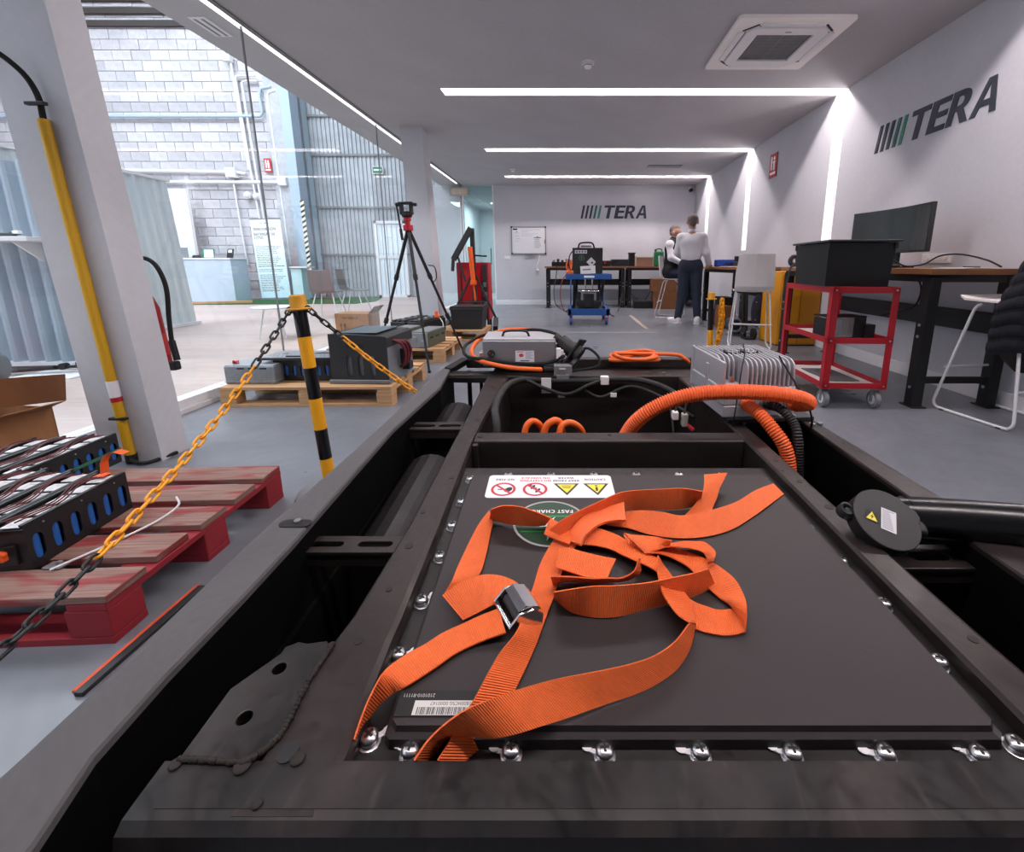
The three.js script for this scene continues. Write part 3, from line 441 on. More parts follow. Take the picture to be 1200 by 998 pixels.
  const ribbon = (rows, thick = 0.0016) => {                             // each row: the two edges of the webbing, in millimetres
    const A = new THREE.CatmullRomCurve3(rows.map((r) => up(r))), B = new THREE.CatmullRomCurve3(rows.map((r) => up(r.slice(3)))), n = rows.length * 7, P = [], U = [], N = [];
    const a = [], b = [], nn = [], s = [0];
    for (let i = 0; i <= n; i++) { const t = i / n; a.push(A.getPoint(t)); b.push(B.getPoint(t)); }
    for (let i = 0; i <= n; i++) {
      const i0 = Math.max(0, i - 1), i1 = Math.min(n, i + 1), along = a[i1].clone().add(b[i1]).sub(a[i0]).sub(b[i0]).normalize(), c = b[i].clone().sub(a[i]).normalize();
      nn.push(c.cross(along).normalize()); if (i) s.push(s[i - 1] + a[i].clone().add(b[i]).sub(a[i - 1]).sub(b[i - 1]).length() / 2);
    }
    const put = (p, nv, u, v) => { P.push(p.x, p.y, p.z); N.push(nv.x, nv.y, nv.z); U.push(u, v); };
    const off = (p, m, k) => p.clone().addScaledVector(m, k * thick / 2);
    for (let i = 0; i < n; i++) for (const k of [1, -1]) {
      const q = [[off(a[i], nn[i], k), nn[i], s[i], 0], [off(b[i], nn[i], k), nn[i], s[i], 0.04], [off(b[i + 1], nn[i + 1], k), nn[i + 1], s[i + 1], 0.04], [off(a[i + 1], nn[i + 1], k), nn[i + 1], s[i + 1], 0]];
      for (const j of k > 0 ? [0, 1, 2, 0, 2, 3] : [0, 2, 1, 0, 3, 2]) put(q[j][0], q[j][1].clone().multiplyScalar(k), q[j][2], q[j][3]);
    }
    for (let i = 0; i < n; i++) for (const [e, o] of [[a, b], [b, a]]) {
      const m = e[i].clone().sub(o[i]).normalize(), q = [off(e[i], nn[i], 1), off(e[i], nn[i], -1), off(e[i + 1], nn[i + 1], -1), off(e[i + 1], nn[i + 1], 1)];
      for (const j of e === a ? [0, 2, 1, 0, 3, 2] : [0, 1, 2, 0, 2, 3]) put(q[j], m, s[i], 0);
    }
    const g = new THREE.BufferGeometry(); g.setAttribute('position', new THREE.Float32BufferAttribute(P, 3)); g.setAttribute('normal', new THREE.Float32BufferAttribute(N, 3)); g.setAttribute('uv', new THREE.Float32BufferAttribute(U, 2)); return g;
  };
  const web = obj('webbing', Object.values(S).map((rows) => ribbon(rows)), M.webbing, strap, { ...K, keep: true });
  obj('stitched_end', ribbon(S.knot_end.map((r) => r.map((c, i) => (i % 3 === 1 ? c + 2.2 : c)))), mat(0xff7a44, 0.6, { map: T.webCol, bumpMap: T.webRib, bumpScale: 0.0006 }), web, { ...K, keep: true });
  // cam buckle: two side plates, cross pins and the chromed lever
  const D = V(0.88, 0, -0.48).normalize(), W = V(0.48, 0, 0.88).normalize(), ctr = V(-0.044, 0.014, -0.468), m4 = new THREE.Matrix4().makeBasis(D, V(0, 1, 0), W).setPosition(ctr);
  const B = (g) => g.applyMatrix4(m4);
  const side = () => ext([[-0.02, -0.012], [0.022, -0.012], [0.024, 0.002], [0.012, 0.013], [-0.006, 0.014], [-0.02, 0.002]], 0.002, { bevel: 0.0006 });
  const bk = obj('buckle', [B(side().translate(0, 0, -0.024)), B(side().translate(0, 0, 0.022)), B(cyl(0.0035, 0.046, -0.016, -0.004, 0, 'z', 12)), B(cyl(0.0035, 0.046, 0.019, -0.006, 0, 'z', 12))], M.chrome, strap, { ...K, label: 'shiny metal cam buckle' });
  obj('lever', [B(loft([-0.02, 0.02].map((z) => [[-0.004, 0.002, z], [-0.006, 0.015, z], [0.004, 0.019, z], [0.02, 0.012, z], [0.024, 0.007, z], [0.018, 0.008, z], [0.006, 0.013, z]])))], M.chrome, bk, K);
  obj('cam_roller', [B(cyl(0.006, 0.04, -0.004, 0.002, 0, 'z', 14))], M.darkGrey, bk, K);
}

// ---------------------------------------------------------------- things carried by the chassis
{ // finned on-board charger
  const t = thing('charger', 'silver cast charger with cooling fins and two fan grilles on the right of the frame', 'charger');
  const Rm = new THREE.Matrix4().makeTranslation(0.496, 0, -1.0).multiply(new THREE.Matrix4().makeRotationY(0.09)), A = (g) => g.applyMatrix4(Rm);   // x -0.087..0.087, z 0..-0.19
  obj('body', [A(box(0.182, 0.045, 0.185, 0, 0.1, -0.0925, 0.006)), A(box(0.176, 0.03, 0.18, 0, 0.065, -0.09, 0.004)), A(span(-0.088, -0.081, 0.1, 0.182, -0.185, -0.01, 0.003)), A(span(-0.092, -0.086, 0.08, 0.16, -0.1, -0.085, 0.002)), A(span(-0.092, -0.086, 0.08, 0.185, -0.19, -0.178, 0.002)), A(span(-0.08, -0.045, 0.12, 0.13, -0.05, -0.004, 0.004)), A(span(0.05, 0.09, 0.045, 0.055, -0.05, 0.01, 0.002))], M.cast, t, K2);
  for (let i = 0; i < 15; i++) {
    const x = -0.079 + i * 0.0114, gap = i > 2 && i < 12, front = i < 4 ? -0.045 : 0;
    const s = new THREE.Shape(); s.moveTo(0.185, 0.12); s.lineTo(0.185, 0.176); s.quadraticCurveTo(0.185, 0.184, 0.176, 0.184);
    if (gap) { s.lineTo(0.13, 0.184); s.lineTo(0.127, 0.168); s.lineTo(0.083, 0.168); s.lineTo(0.08, 0.186); }
    s.lineTo(0.03 - front, 0.186); s.quadraticCurveTo(0.002 - front, 0.186, 0.002 - front, 0.158); s.lineTo(0.002 - front, 0.12);
    obj('fin', A(ext(s, 0.0024, { bevel: 0.0006, curve: 6 }).rotateY(Math.PI / 2).translate(x, 0, 0)), M.cast, t, K2);
  }
  for (const x of [-0.02, 0.024]) {
    const f = obj('fan', [A(lathe([[0.0205, 0.17], [0.0205, 0.182], [0.0225, 0.182], [0.0225, 0.17], [0.0205, 0.17]], 24).translate(x, 0.003, -0.105)), A(cyl(0.008, 0.01, x, 0.178, -0.105, 'y', 14))], M.darkGrey, t, K2);
    obj('grille', [0.012, 0.0165].map((r) => A(new THREE.TorusGeometry(r, 0.0009, 6, 28).rotateX(Math.PI / 2).translate(x, 0.186, -0.105))).concat([0, 1, 2].map((k) => A(box(0.04, 0.0014, 0.0014, 0, 0, 0, 0).rotateY(k * Math.PI / 3).translate(x, 0.186, -0.105)))), M.steel, f, K2);
  }
  for (const [x, y] of [[-0.036, 0.086], [0.014, 0.086], [0.074, 0.083]]) obj('cable_gland', [A(cyl(0.014, 0.012, x, y, 0.005, 'z', 8)), A(cyl(0.0115, 0.026, x, y, 0.012, 'z', 16))], M.alu, t, K2);
  obj('terminal', [A(cyl(0.007, 0.01, -0.062, 0.134, -0.022, 'y', 12)), A(cyl(0.004, 0.008, -0.062, 0.142, -0.022, 'y', 10))], M.chrome, t, K2);
  obj('mount_plate', [A(span(-0.08, 0.135, 0.04, 0.05, -0.2, 0.012, 0.002))], M.darkGrey, t, K2);
}
one('corrugated_hose', 'thick orange corrugated hose arching over the open bay into the silver charger', 'hose', ribbedHose([[0.155, -0.08, -1.02], [0.184, 0.008, -1.0], [0.214, 0.059, -0.98], [0.265, 0.096, -0.97], [0.33, 0.12, -0.96], [0.412, 0.129, -0.95], [0.499, 0.125, -0.95], [0.563, 0.114, -0.95], [0.587, 0.1, -0.958], [0.572, 0.086, -0.985]], 0.0175, 0.006), M.hose, K2);
one('corrugated_hose', 'orange corrugated hose dropping from the charger front down beside the right rail', 'hose', ribbedHose([[0.459, 0.088, -0.985], [0.474, 0.077, -0.95], [0.492, 0.053, -0.92], [0.512, 0.018, -0.9], [0.521, -0.04, -0.89], [0.521, -0.12, -0.89]], 0.0155, 0.006), M.hose, K2);
one('corrugated_hose', 'black corrugated hose curving down from the charger front next to the orange one', 'hose', ribbedHose([[0.507, 0.088, -0.985], [0.522, 0.088, -0.955], [0.54, 0.065, -0.93], [0.543, 0.033, -0.91], [0.546, -0.04, -0.9], [0.546, -0.12, -0.9]], 0.0115, 0.006), M.blackPlastic, K2);
one('control_cable', 'thin black wire falling across the left front of the silver charger', 'cable', tube([[0.5, 0.2, -1.12], [0.47, 0.195, -1.04], [0.441, 0.17, -0.985], [0.431, 0.093, -0.975], [0.425, 0.038, -0.97], [0.43, -0.05, -0.97]], 0.0016, { rad: 6 }), M.rubber, K2);
one('control_cable', 'thin black wire looping down the right corner of the silver charger', 'cable', tube([[0.549, 0.19, -1.03], [0.56, 0.15, -0.985], [0.58, 0.1, -0.95], [0.598, 0.059, -0.955], [0.603, 0.027, -0.965]], 0.0022, { rad: 6 }), M.rubber, K2);
one('wire_tag', 'small white plastic tag on the wires beside the orange hose', 'tag', [bar([0.46, 0.02, -0.93], [0.485, -0.012, -0.88], 0.012, 0.003), bar([0.456, 0.034, -0.935], [0.461, 0.02, -0.928], 0.006, 0.002)], M.paper, K2);
{ // silver electronics box
  const t = thing('control_box', 'flat silver metal box with a paper label and round port on the rear beam', 'box');
  obj('case', [span(-0.223, 0.02, 0.056, 0.145, -1.56, -1.42, 0.006)], M.alu, t, K2);
  obj('lid_rim', [span(-0.221, 0.018, 0.143, 0.149, -1.556, -1.424, 0.002)], M.cast, t, K2);
  obj('handle', tube([[-0.16, 0.15, -1.47], [-0.15, 0.165, -1.47], [-0.11, 0.168, -1.47], [-0.08, 0.165, -1.47], [-0.07, 0.15, -1.47]], 0.004), M.blackPlastic, t, K2);
  const port = obj('port', [cyl(0.0125, 0.006, -0.193, 0.101, -1.418, 'z', 20)], M.darkGrey, t, K2);
  obj('pin', [cyl(0.003, 0.004, -0.198, 0.104, -1.414, 'z', 8)], M.red, port, K2); obj('pin', [cyl(0.003, 0.004, -0.188, 0.098, -1.414, 'z', 8)], mat(0x4f7f3a, 0.5), port, K2);
  const tex = canvasTex(256, 160, (g, w, h) => { g.fillStyle = '#dfe0e6'; g.fillRect(0, 0, w, h); g.fillStyle = '#c23b46'; g.beginPath(); g.ellipse(80, 62, 32, 24, 0, 0, 7); g.fill(); g.fillStyle = '#b0505a'; g.fillRect(20, 14, 90, 8); g.fillStyle = '#6b7fae'; for (let i = 0; i < 5; i++) g.fillRect(140, 18 + i * 20, 100 - (i % 2) * 24, 7); g.fillStyle = '#555a66'; g.fillRect(66, 128, 120, 14); });
  obj('paper_label', new THREE.PlaneGeometry(0.062, 0.04).translate(-0.083, 0.091, -1.4192), mat(0xffffff, 0.6, { map: tex }), t, { ...K2, keep: true });
  obj('bracket', [span(0.02, 0.034, 0.058, 0.125, -1.52, -1.44, 0.002), span(-0.235, -0.223, 0.06, 0.1, -1.5, -1.44, 0.002)], M.steel, t, K2);
}
one('orange_cable', 'orange high-voltage cable looped behind and in front of the silver control box', 'cable', tube([[-0.03, 0.064, -1.36], [-0.122, 0.066, -1.372], [-0.205, 0.078, -1.39], [-0.247, 0.084, -1.425], [-0.264, 0.1, -1.455], [-0.262, 0.112, -1.51], [-0.246, 0.118, -1.6], [-0.172, 0.139, -1.62], [-0.093, 0.143, -1.62], [-0.029, 0.134, -1.6]], 0.0075), M.orangeCable, K2);
{
  const t = thing('charge_socket', 'black round charging socket with flange lying beside the silver control box', 'socket');
  const q = new THREE.Matrix4().makeTranslation(0.075, 0.112, -1.42).multiply(new THREE.Matrix4().makeRotationZ(-0.62)).multiply(new THREE.Matrix4().makeRotationY(-0.4)), A = (g) => g.applyMatrix4(q);
  obj('body', [A(cyl(0.024, 0.05, -0.026, 0, 0, 'x', 20)), A(cyl(0.028, 0.012, -0.004, 0, 0, 'x', 20)), A(cyl(0.014, 0.03, -0.06, 0, 0, 'x', 16))], M.blackPlastic, t, K2);
  obj('flange', [A(box(0.008, 0.1, 0.075, 0.008, 0, 0, 0.003)), A(cyl(0.03, 0.02, 0.02, 0, 0, 'x', 24))], M.dark, t, K2);
  obj('cap', [A(cyl(0.027, 0.012, 0.034, -0.035, 0.02, 'x', 20))], M.blackPlastic, t, K2);
}
one('black_cable', 'black round cable looped around the silver control box into the charging socket', 'cable', tube([[0.042, 0.138, -1.43], [0.017, 0.152, -1.5], [-0.058, 0.152, -1.572], [-0.166, 0.14, -1.575], [-0.243, 0.13, -1.575], [-0.286, 0.114, -1.52], [-0.29, 0.106, -1.45], [-0.27, 0.094, -1.41], [-0.221, 0.087, -1.402], [-0.123, 0.074, -1.402], [-0.013, 0.074, -1.4], [0.045, 0.1, -1.39]], 0.0055), M.rubber, K2);
one('black_cable', 'short black cable arching from the charging socket down to the grey connector', 'cable', tube([[0.1, 0.118, -1.41], [0.128, 0.122, -1.4], [0.158, 0.095, -1.39], [0.15, 0.068, -1.38], [0.07, 0.058, -1.366]], 0.0045), M.rubber, K2);
{
  const t = thing('grey_connector', 'light grey plastic plug connector on the rear cross beam', 'connector');
  obj('housing', [span(0.012, 0.07, 0.042, 0.078, -1.385, -1.355, 0.004), span(0.02, 0.06, 0.036, 0.05, -1.365, -1.345, 0.002)], M.midGrey, t, K2);
  obj('latch', [span(0.028, 0.05, 0.05, 0.07, -1.356, -1.347, 0.002)], M.alu, t, K2); obj('cable_boot', [cyl(0.009, 0.04, 0.0, 0.062, -1.37, 'x', 12)], M.rubber, t, K2);
}
{
  const t = thing('white_connector', 'white plastic connector hanging between the control box and the charging socket', 'connector');
  obj('housing', [span(0.02, 0.036, 0.085, 0.125, -1.405, -1.39, 0.003)], M.paper, t, K2); obj('clip', [span(0.026, 0.044, 0.1, 0.118, -1.41, -1.398, 0.003)], M.whitePlastic, t, K2);
}
{ // loosely coiled orange cable on the rear beam
  const pts = []; for (let i = 0; i <= 64; i++) { const a = i / 64 * 2 * Math.PI * 3.4, k = 0.9 + 0.1 * Math.sin(a * 2.3); pts.push([0.292 + Math.cos(a) * 0.085 * k, 0.063 + i / 64 * 0.02 + 0.004 * Math.sin(a * 1.7), -1.49 - Math.sin(a) * 0.05 * k]); }
  pts.push([0.42, 0.086, -1.47], [0.455, 0.075, -1.46], [0.475, 0.06, -1.47]);
  one('orange_cable', 'coiled orange cable lying on the rear beam left of the silver charger', 'cable', tube(pts, 0.0062, { seg: 320, rad: 8 }), M.orangeCable, K2);
}
one('orange_cable', 'bundle of bent orange cable ends rising from the open bay behind the cross beam', 'cable', [
  tube([[-0.062, -0.06, -0.97], [-0.061, 0.02, -0.98], [-0.047, 0.042, -0.99], [-0.03, 0.034, -1.0], [-0.018, 0.005, -1.01], [-0.01, -0.06, -1.02]], 0.0075), tube([[-0.022, -0.06, -0.97], [-0.015, 0.02, -0.985], [0.004, 0.043, -0.99], [0.022, 0.036, -1.0], [0.03, 0, -1.01]], 0.0085), tube([[0.014, -0.05, -0.97], [0.022, 0.022, -0.985], [0.036, 0.036, -0.995], [0.058, 0.032, -1.0], [0.078, 0.004, -1.01], [0.085, -0.06, -1.02]], 0.0078)], M.orangeCable, K2);
one('red_terminal', 'small red rubber terminal boot among the orange cable ends', 'terminal', [new THREE.SphereGeometry(0.011, 14, 10).scale(1.3, 0.8, 1).translate(0.014, 0.014, -0.97), cyl(0.007, 0.03, 0.014, 0.0, -0.97)], mat(0xd03a48, 0.5), K2);
one('wiring_harness', 'taped black wiring harness running around the open rear bay', 'wiring', [
  tube([[-0.126, -0.1, -0.97], [-0.128, 0.029, -0.99], [-0.14, 0.045, -1.06], [-0.137, 0.052, -1.15], [-0.12, 0.052, -1.25], [-0.079, 0.039, -1.335], [0.014, 0.031, -1.35], [0.122, 0.031, -1.35], [0.202, 0.036, -1.35], [0.283, 0.034, -1.345], [0.354, 0.02, -1.31], [0.4, 0.0, -1.25]], 0.0092, { rad: 9 }),
  tube([[-0.07, 0.037, -1.33], [-0.013, 0.012, -1.325], [0.054, -0.005, -1.325], [0.121, 0.023, -1.33], [0.16, 0.034, -1.34]], 0.0055), tube([[0.1, 0.01, -1.335], [0.16, -0.02, -1.34], [0.25, 0.015, -1.34], [0.33, 0.0, -1.3], [0.41, -0.03, -1.2]], 0.005), tube([[0.36, 0.01, -1.3], [0.355, -0.08, -1.2], [0.34, -0.2, -1.15]], 0.003)], mat(0x262627, 0.7, { bumpMap: T.rough, bumpScale: 0.001 }), K2);
for (const [n, a, m, l] of [['cable_label', [-0.028, 0.003, -0.005, 0.045, -1.334, -1.331], M.paper, 'white paper flag label wrapped on the wiring in the rear bay'], ['white_plug', [0.158, 0.183, 0.024, 0.05, -1.345, -1.325], M.whitePlastic, 'cream plug on the wiring at the back of the rear bay'], ['cable_label', [0.024, 0.046, -0.02, -0.008, -1.336, -1.332], M.paper, 'small white label on the lower wire of the rear bay'], ['cable_label', [0.19, 0.21, -0.02, -0.005, -1.342, -1.336], M.paper, 'small white label below the cream plug in the rear bay']]) one(n, l, n === 'white_plug' ? 'plug' : 'label', span(...a, 0.002), m, K2);
{
  const t = thing('wire_plugs', 'loose white wire plugs and a red one hanging at the right of the rear bay', 'plugs');
  obj('plug', [span(0.322, 0.338, 0.0, 0.022, -1.12, -1.1, 0.003)], M.whitePlastic, t, K2); obj('plug', [span(0.345, 0.36, -0.015, 0.02, -1.11, -1.09, 0.003)], mat(0xb9b2a6, 0.5), t, K2); obj('plug', [bar([0.36, -0.012, -1.1], [0.375, -0.022, -1.09], 0.008, 0.008)], mat(0xc8303e, 0.5), t, K2);
  obj('wire', [tube([[0.33, 0.02, -1.11], [0.35, 0.04, -1.15], [0.39, 0.03, -1.2]], 0.003), tube([[0.352, 0.02, -1.1], [0.37, 0.035, -1.14], [0.4, 0.01, -1.2]], 0.003)], M.rubber, t, K2);
}
{ // filler cap and thick tube at the right
  const t = thing('motor_pipe', 'glossy thick black pipe with a round capped end at the right of the frame', 'pipe');
  obj('pipe', [tube([[0.535, 0.05, -0.6], [0.62, 0.053, -0.585], [0.75, 0.055, -0.56], [0.9, 0.055, -0.53]], 0.031, { rad: 24, seg: 40 })], M.blackGloss, t, K2);
  const q = new THREE.Matrix4().makeTranslation(0.48, 0.068, -0.57).multiply(new THREE.Matrix4().makeRotationX(0.62)).multiply(new THREE.Matrix4().makeRotationY(-0.12)).multiply(new THREE.Matrix4().makeScale(0.92, 0.92, 0.92)), A = (g) => g.applyMatrix4(q);
  const s = new THREE.Shape(); for (let i = 0; i <= 40; i++) { const a = i / 40 * Math.PI * 2, bump = Math.exp(-(((a - 0.25) / 0.22) ** 2)) * 0.006; const r = 0.046 + bump; i ? s.lineTo(Math.cos(a) * r, Math.sin(a) * r) : s.moveTo(r, 0); }
  const cap = obj('cap', [A(ext(s, 0.024, { bevel: 0.0015 }).rotateX(-Math.PI / 2).translate(0, -0.024, 0)), A(box(0.03, 0.02, 0.03, 0.05, -0.016, 0, 0.008))], M.blackPlastic, t, { ...K2, label: 'flat round black end cap with stickers' });
  obj('hinge', [A(lathe([[0.006, 0], [0.011, 0], [0.011, 0.016], [0.006, 0.016], [0.006, 0]], 18).translate(-0.052, -0.02, -0.012)), A(box(0.02, 0.014, 0.02, -0.045, -0.014, -0.008, 0.004))], M.darkGrey, cap, K2);
  const lt = canvasTex(128, 200, (g, w, h) => { g.fillStyle = '#d9dade'; g.fillRect(0, 0, w, h); g.fillStyle = '#6a6d78'; for (let i = 0; i < 13; i++) g.fillRect(10, 12 + i * 14, 100 - (i * 37 % 40), 5); });
  obj('text_label', A(new THREE.PlaneGeometry(0.021, 0.036).rotateX(-Math.PI / 2).translate(0.002, 0.0022, 0.002).rotateY(-0.36)), mat(0xffffff, 0.6, { map: lt }), cap, { ...K2, keep: true });
  const wt = canvasTex(128, 128, (g) => { g.fillStyle = '#17181a'; g.fillRect(0, 0, 128, 128); g.fillStyle = '#f4e14a'; g.beginPath(); g.moveTo(64, 6); g.lineTo(124, 116); g.lineTo(4, 116); g.fill(); g.strokeStyle = '#111'; g.lineWidth = 6; g.stroke(); g.fillStyle = '#111'; g.beginPath(); g.moveTo(74, 36); g.lineTo(46, 78); g.lineTo(64, 74); g.lineTo(54, 106); g.lineTo(84, 62); g.lineTo(66, 64); g.fill(); });
  obj('warning_triangle', A(new THREE.PlaneGeometry(0.018, 0.018).rotateX(-Math.PI / 2).translate(-0.021, 0.0022, 0.006).rotateY(-0.36)), mat(0xffffff, 0.6, { map: wt }), cap, { ...K2, keep: true });
}

// ---------------------------------------------------------------- left side: barrier post and chains, pallets with battery modules
function makePost(name, label, pos, height, lean, bands) {
  const t = thing(name, label, 'barrier post', pos); t.rotation.z = lean;
  obj('base', [lathe([[0, 0.0], [0.14, 0.0], [0.142, 0.012], [0.13, 0.035], [0.05, 0.06], [0.028, 0.075], [0, 0.075]], 36)], M.midGrey, t);
  bands.forEach(([y0, y1, c]) => obj('band', cyl(0.0245, y1 - y0, 0, (y0 + y1) / 2, 0, 'y', 24), c ? M.yellow : M.blackGloss, t));
  obj('cap', [lathe([[0, height], [0.026, height], [0.03, height - 0.008], [0.031, height - 0.05], [0.045, height - 0.052], [0.046, height - 0.06], [0.028, height - 0.062], [0, height - 0.062]], 28)], mat(0xc98f10, 0.5), t);
  return t;
}
const post = makePost('barrier_post', 'slanting black and yellow banded barrier post standing beside the chassis at the left', [-1.035, 0, -1.754], 0.868, 0.055, [[0.03, 0.175, 1], [0.175, 0.307, 0], [0.307, 0.441, 1], [0.441, 0.572, 0], [0.572, 0.7, 1], [0.7, 0.812, 0]]);
obj('hook', [new THREE.TorusGeometry(0.012, 0.003, 6, 16).translate(-0.034, 0.81, 0), new THREE.TorusGeometry(0.012, 0.003, 6, 16).rotateY(1.2).translate(0.034, 0.81, 0)], M.dark, post);
const LINK = (() => { const pts = []; for (let i = 0; i < 20; i++) { const a = i / 20 * 2 * Math.PI; pts.push(V(Math.cos(a) * 0.0085, Math.sin(a) * 0.0085 + Math.sign(Math.sin(a)) * 0.0125, 0)); } return boxUV(new THREE.TubeGeometry(new THREE.CatmullRomCurve3(pts, true), 26, 0.0037, 7, true)); })();
function chain(label, pts, blackAt, group) {
  const t = thing('plastic_chain', label, 'chain'); if (group) t.userData.group = group;
  const c = new THREE.CatmullRomCurve3(pts.map((p) => V(...p))), L = c.getLength(), n = Math.round(L / 0.0345);
  for (let i = 0; i < n; i++) {
    const s = (i + 0.5) / n, p = c.getPointAt(s), d = c.getTangentAt(s), m = new THREE.Mesh(LINK, blackAt(s * L, L) ? M.blackPlastic : M.yellowChain);
    m.quaternion.setFromUnitVectors(V(0, 1, 0), d).multiply(new THREE.Quaternion().setFromAxisAngle(V(0, 1, 0), (i % 2 ? 0.75 : -0.8) + 0.15 * Math.sin(i * 2.1))); m.position.copy(p);
    m.name = childName(t, 'link'); m.castShadow = m.receiveShadow = true; t.add(m);
  }
  return t;
}
chain('black and yellow plastic chain hanging from the post down to the lower left corner', [[-1.115, 0.812, -1.754], [-1.108, 0.74, -1.65], [-1.114, 0.525, -1.35], [-1.066, 0.38, -0.98], [-1.012, 0.331, -0.74], [-0.99, 0.322, -0.64], [-0.95, 0.33, -0.5]], (s, L) => s < 0.3 || s > L - 0.36);
chain('black and yellow plastic chain running from the post towards the rear of the chassis', [[-1.045, 0.812, -1.754], [-0.922, 0.695, -1.76], [-0.796, 0.572, -1.78], [-0.65, 0.45, -1.8], [-0.5, 0.33, -1.84], [-0.3, 0.2, -1.9], [-0.1, 0.012, -1.95]], (s) => s < 0.16);

function pallet(label, [x, y, z], turn, w, d, mTop, mSide, group) {          // boards run along x; blocks and runners below
  const t = thing('pallet', label, 'pallet', [x, y, z], turn, group || (mTop === M.wood ? 'light wooden pallets' : undefined)), r = rng(Math.round(Math.abs(x * 1000)));
  const nb = 5, bw = d / nb * 0.78;
  for (let i = 0; i < nb; i++) { const q = -d / 2 + bw / 2 + i * (d - bw) / (nb - 1); obj('top_board', box(w - r() * 0.01, 0.022, bw, (r() - 0.5) * 0.008, 0.133, q, 0.003), mTop, t); }
  for (const q of [-w / 2 + 0.05, 0, w / 2 - 0.05]) obj('cross_board', box(0.1, 0.02, d, q, 0.111, 0, 0.002), mSide, t);
  for (const q of [-w / 2 + 0.055, 0, w / 2 - 0.055]) for (const p of [-d / 2 + 0.05, 0, d / 2 - 0.05]) obj('block', box(0.11, 0.08, 0.1, q, 0.061, p, 0.004), mSide, t);
  for (const p of [-d / 2 + 0.05, 0, d / 2 - 0.05]) obj('bottom_board', box(w, 0.021, 0.1, 0, 0.0105, p, 0.002), mSide === M.redPaint ? mSide : mTop, t);
  return t;
}
pallet('worn red painted pallet at the left edge carrying black battery modules', [-1.93, 0, -1.33], 0.05, 1.42, 0.76, M.redWood, M.redPaint);
pallet('light wooden pallet nearest the slanting post, carrying three battery units', [-1.87, 0, -3.38], 0.02, 1.2, 0.8, M.wood, M.wood);
pallet('light wooden pallet behind the big grey battery unit, under green modules', [-1.9, 0, -4.82], 0.0, 1.2, 0.8, M.wood, M.wood);
pallet('wooden pallet under the black box in front of the red hoist', [-1.6, 0, -6.0], 0.0, 0.95, 0.56, M.wood, M.wood);

function cellModule(label, [x, y, z], turn, { L = 0.3, W = 0.095, H = 0.125, n = 6, group, band } = {}) {   // long black module, cells show blue through the side windows (+x)
  const t = thing('battery_module', label, 'battery module', [x, y, z], turn, group), r = rng(n * 7 + Math.round(x * 991));
  const z0 = -L / 2, holes = []; for (let i = 0; i < n; i++) holes.push(Array.from({ length: 14 }, (_, k) => { const a = k / 14 * 2 * Math.PI, q = z0 + L * (i + 0.5) / n; return [-(q + Math.cos(a) * 0.0155), H * 0.45 + Math.sin(a) * 0.02 + Math.sign(Math.sin(a)) * 0.018]; }));
  obj('shell', [ext([[-L / 2, 0], [L / 2, 0], [L / 2, H], [-L / 2, H]], 0.004, { holes }).rotateY(Math.PI / 2).translate(W / 2 - 0.004, 0, 0), span(-W / 2, W / 2 - 0.004, 0, 0.01, -L / 2, L / 2), span(-W / 2, -W / 2 + 0.004, 0, H, -L / 2, L / 2), span(-W / 2, W / 2 - 0.004, 0.01, H - 0.01, -L / 2, -L / 2 + 0.004), span(-W / 2, W / 2 - 0.004, 0.01, H - 0.01, L / 2 - 0.004, L / 2), span(-W / 2 + 0.004, W / 2 - 0.004, H - 0.018, H - 0.01, -L / 2, L / 2), span(W / 2 - 0.012, W / 2, H, H + 0.006, -L / 2, L / 2, 0.001), span(-W / 2, -W / 2 + 0.012, H, H + 0.006, -L / 2, L / 2, 0.001), span(-0.02, 0.02, 0.02, H * 0.6, L / 2, L / 2 + 0.008, 0.002), span(-0.03, 0.03, 0.03, H * 0.8, -L / 2 - 0.012, -L / 2, 0.002)], M.blackPlastic, t);
  for (let i = 0; i < n; i++) obj('cell', cyl(0.0185, H - 0.035, W / 2 - 0.022, H / 2 - 0.01, z0 + L * (i + 0.5) / n, 'y', 16), M.cellBlue, t);
  for (let i = 0; i < 5; i++) obj('bus_plate', [box(W * 0.5, 0.003, L / 6.5, (r() - 0.5) * 0.012, H - 0.006 + r() * 0.002, z0 + L * (i + 0.5) / 5, 0.0008), box(W * 0.3, 0.004, 0.012, 0.01, H - 0.003, z0 + L * (i + 0.3) / 5, 0.0008)], M.paper, t);
  obj('wiring', [0, 1, 2].map((k) => tube([[-0.03 + k * 0.018, H, z0 + 0.01], [-0.02 + k * 0.01, H + 0.012 + r() * 0.008, z0 + L * 0.3], [0.0 + k * 0.012, H + 0.004, z0 + L * 0.6], [-0.02 + k * 0.02, H + 0.01, z0 + L - 0.01]], 0.0022, { rad: 6 })), mat(0x5a1e22, 0.6), t);
  obj('screw', [0.15, 0.5, 0.85].map((q) => cyl(0.003, 0.002, W / 2 + 0.001, H - 0.012, z0 + L * q, 'x', 8)), M.steel, t);
  if (band) obj('green_band', [span(W / 2 - 0.001, W / 2 + 0.002, H * 0.4, H * 0.5, -L / 2 - 0.004, L / 2)], mat(0x2f6a4c, 0.6), t);
  return t;
}
cellModule('black battery module with six blue cell windows facing the chain, nearest on the red pallet', [-1.57, 0.145, -1.245], 0.12, { L: 0.325, H: 0.13, group: 'battery modules on the red pallet' });
cellModule('second black battery module from the chain on the red pallet', [-1.67, 0.145, -1.255], 0.12, { L: 0.325, H: 0.13, group: 'battery modules on the red pallet' });
cellModule('third black battery module from the chain on the red pallet', [-1.77, 0.145, -1.265], 0.12, { L: 0.325, H: 0.13, group: 'battery modules on the red pallet' });
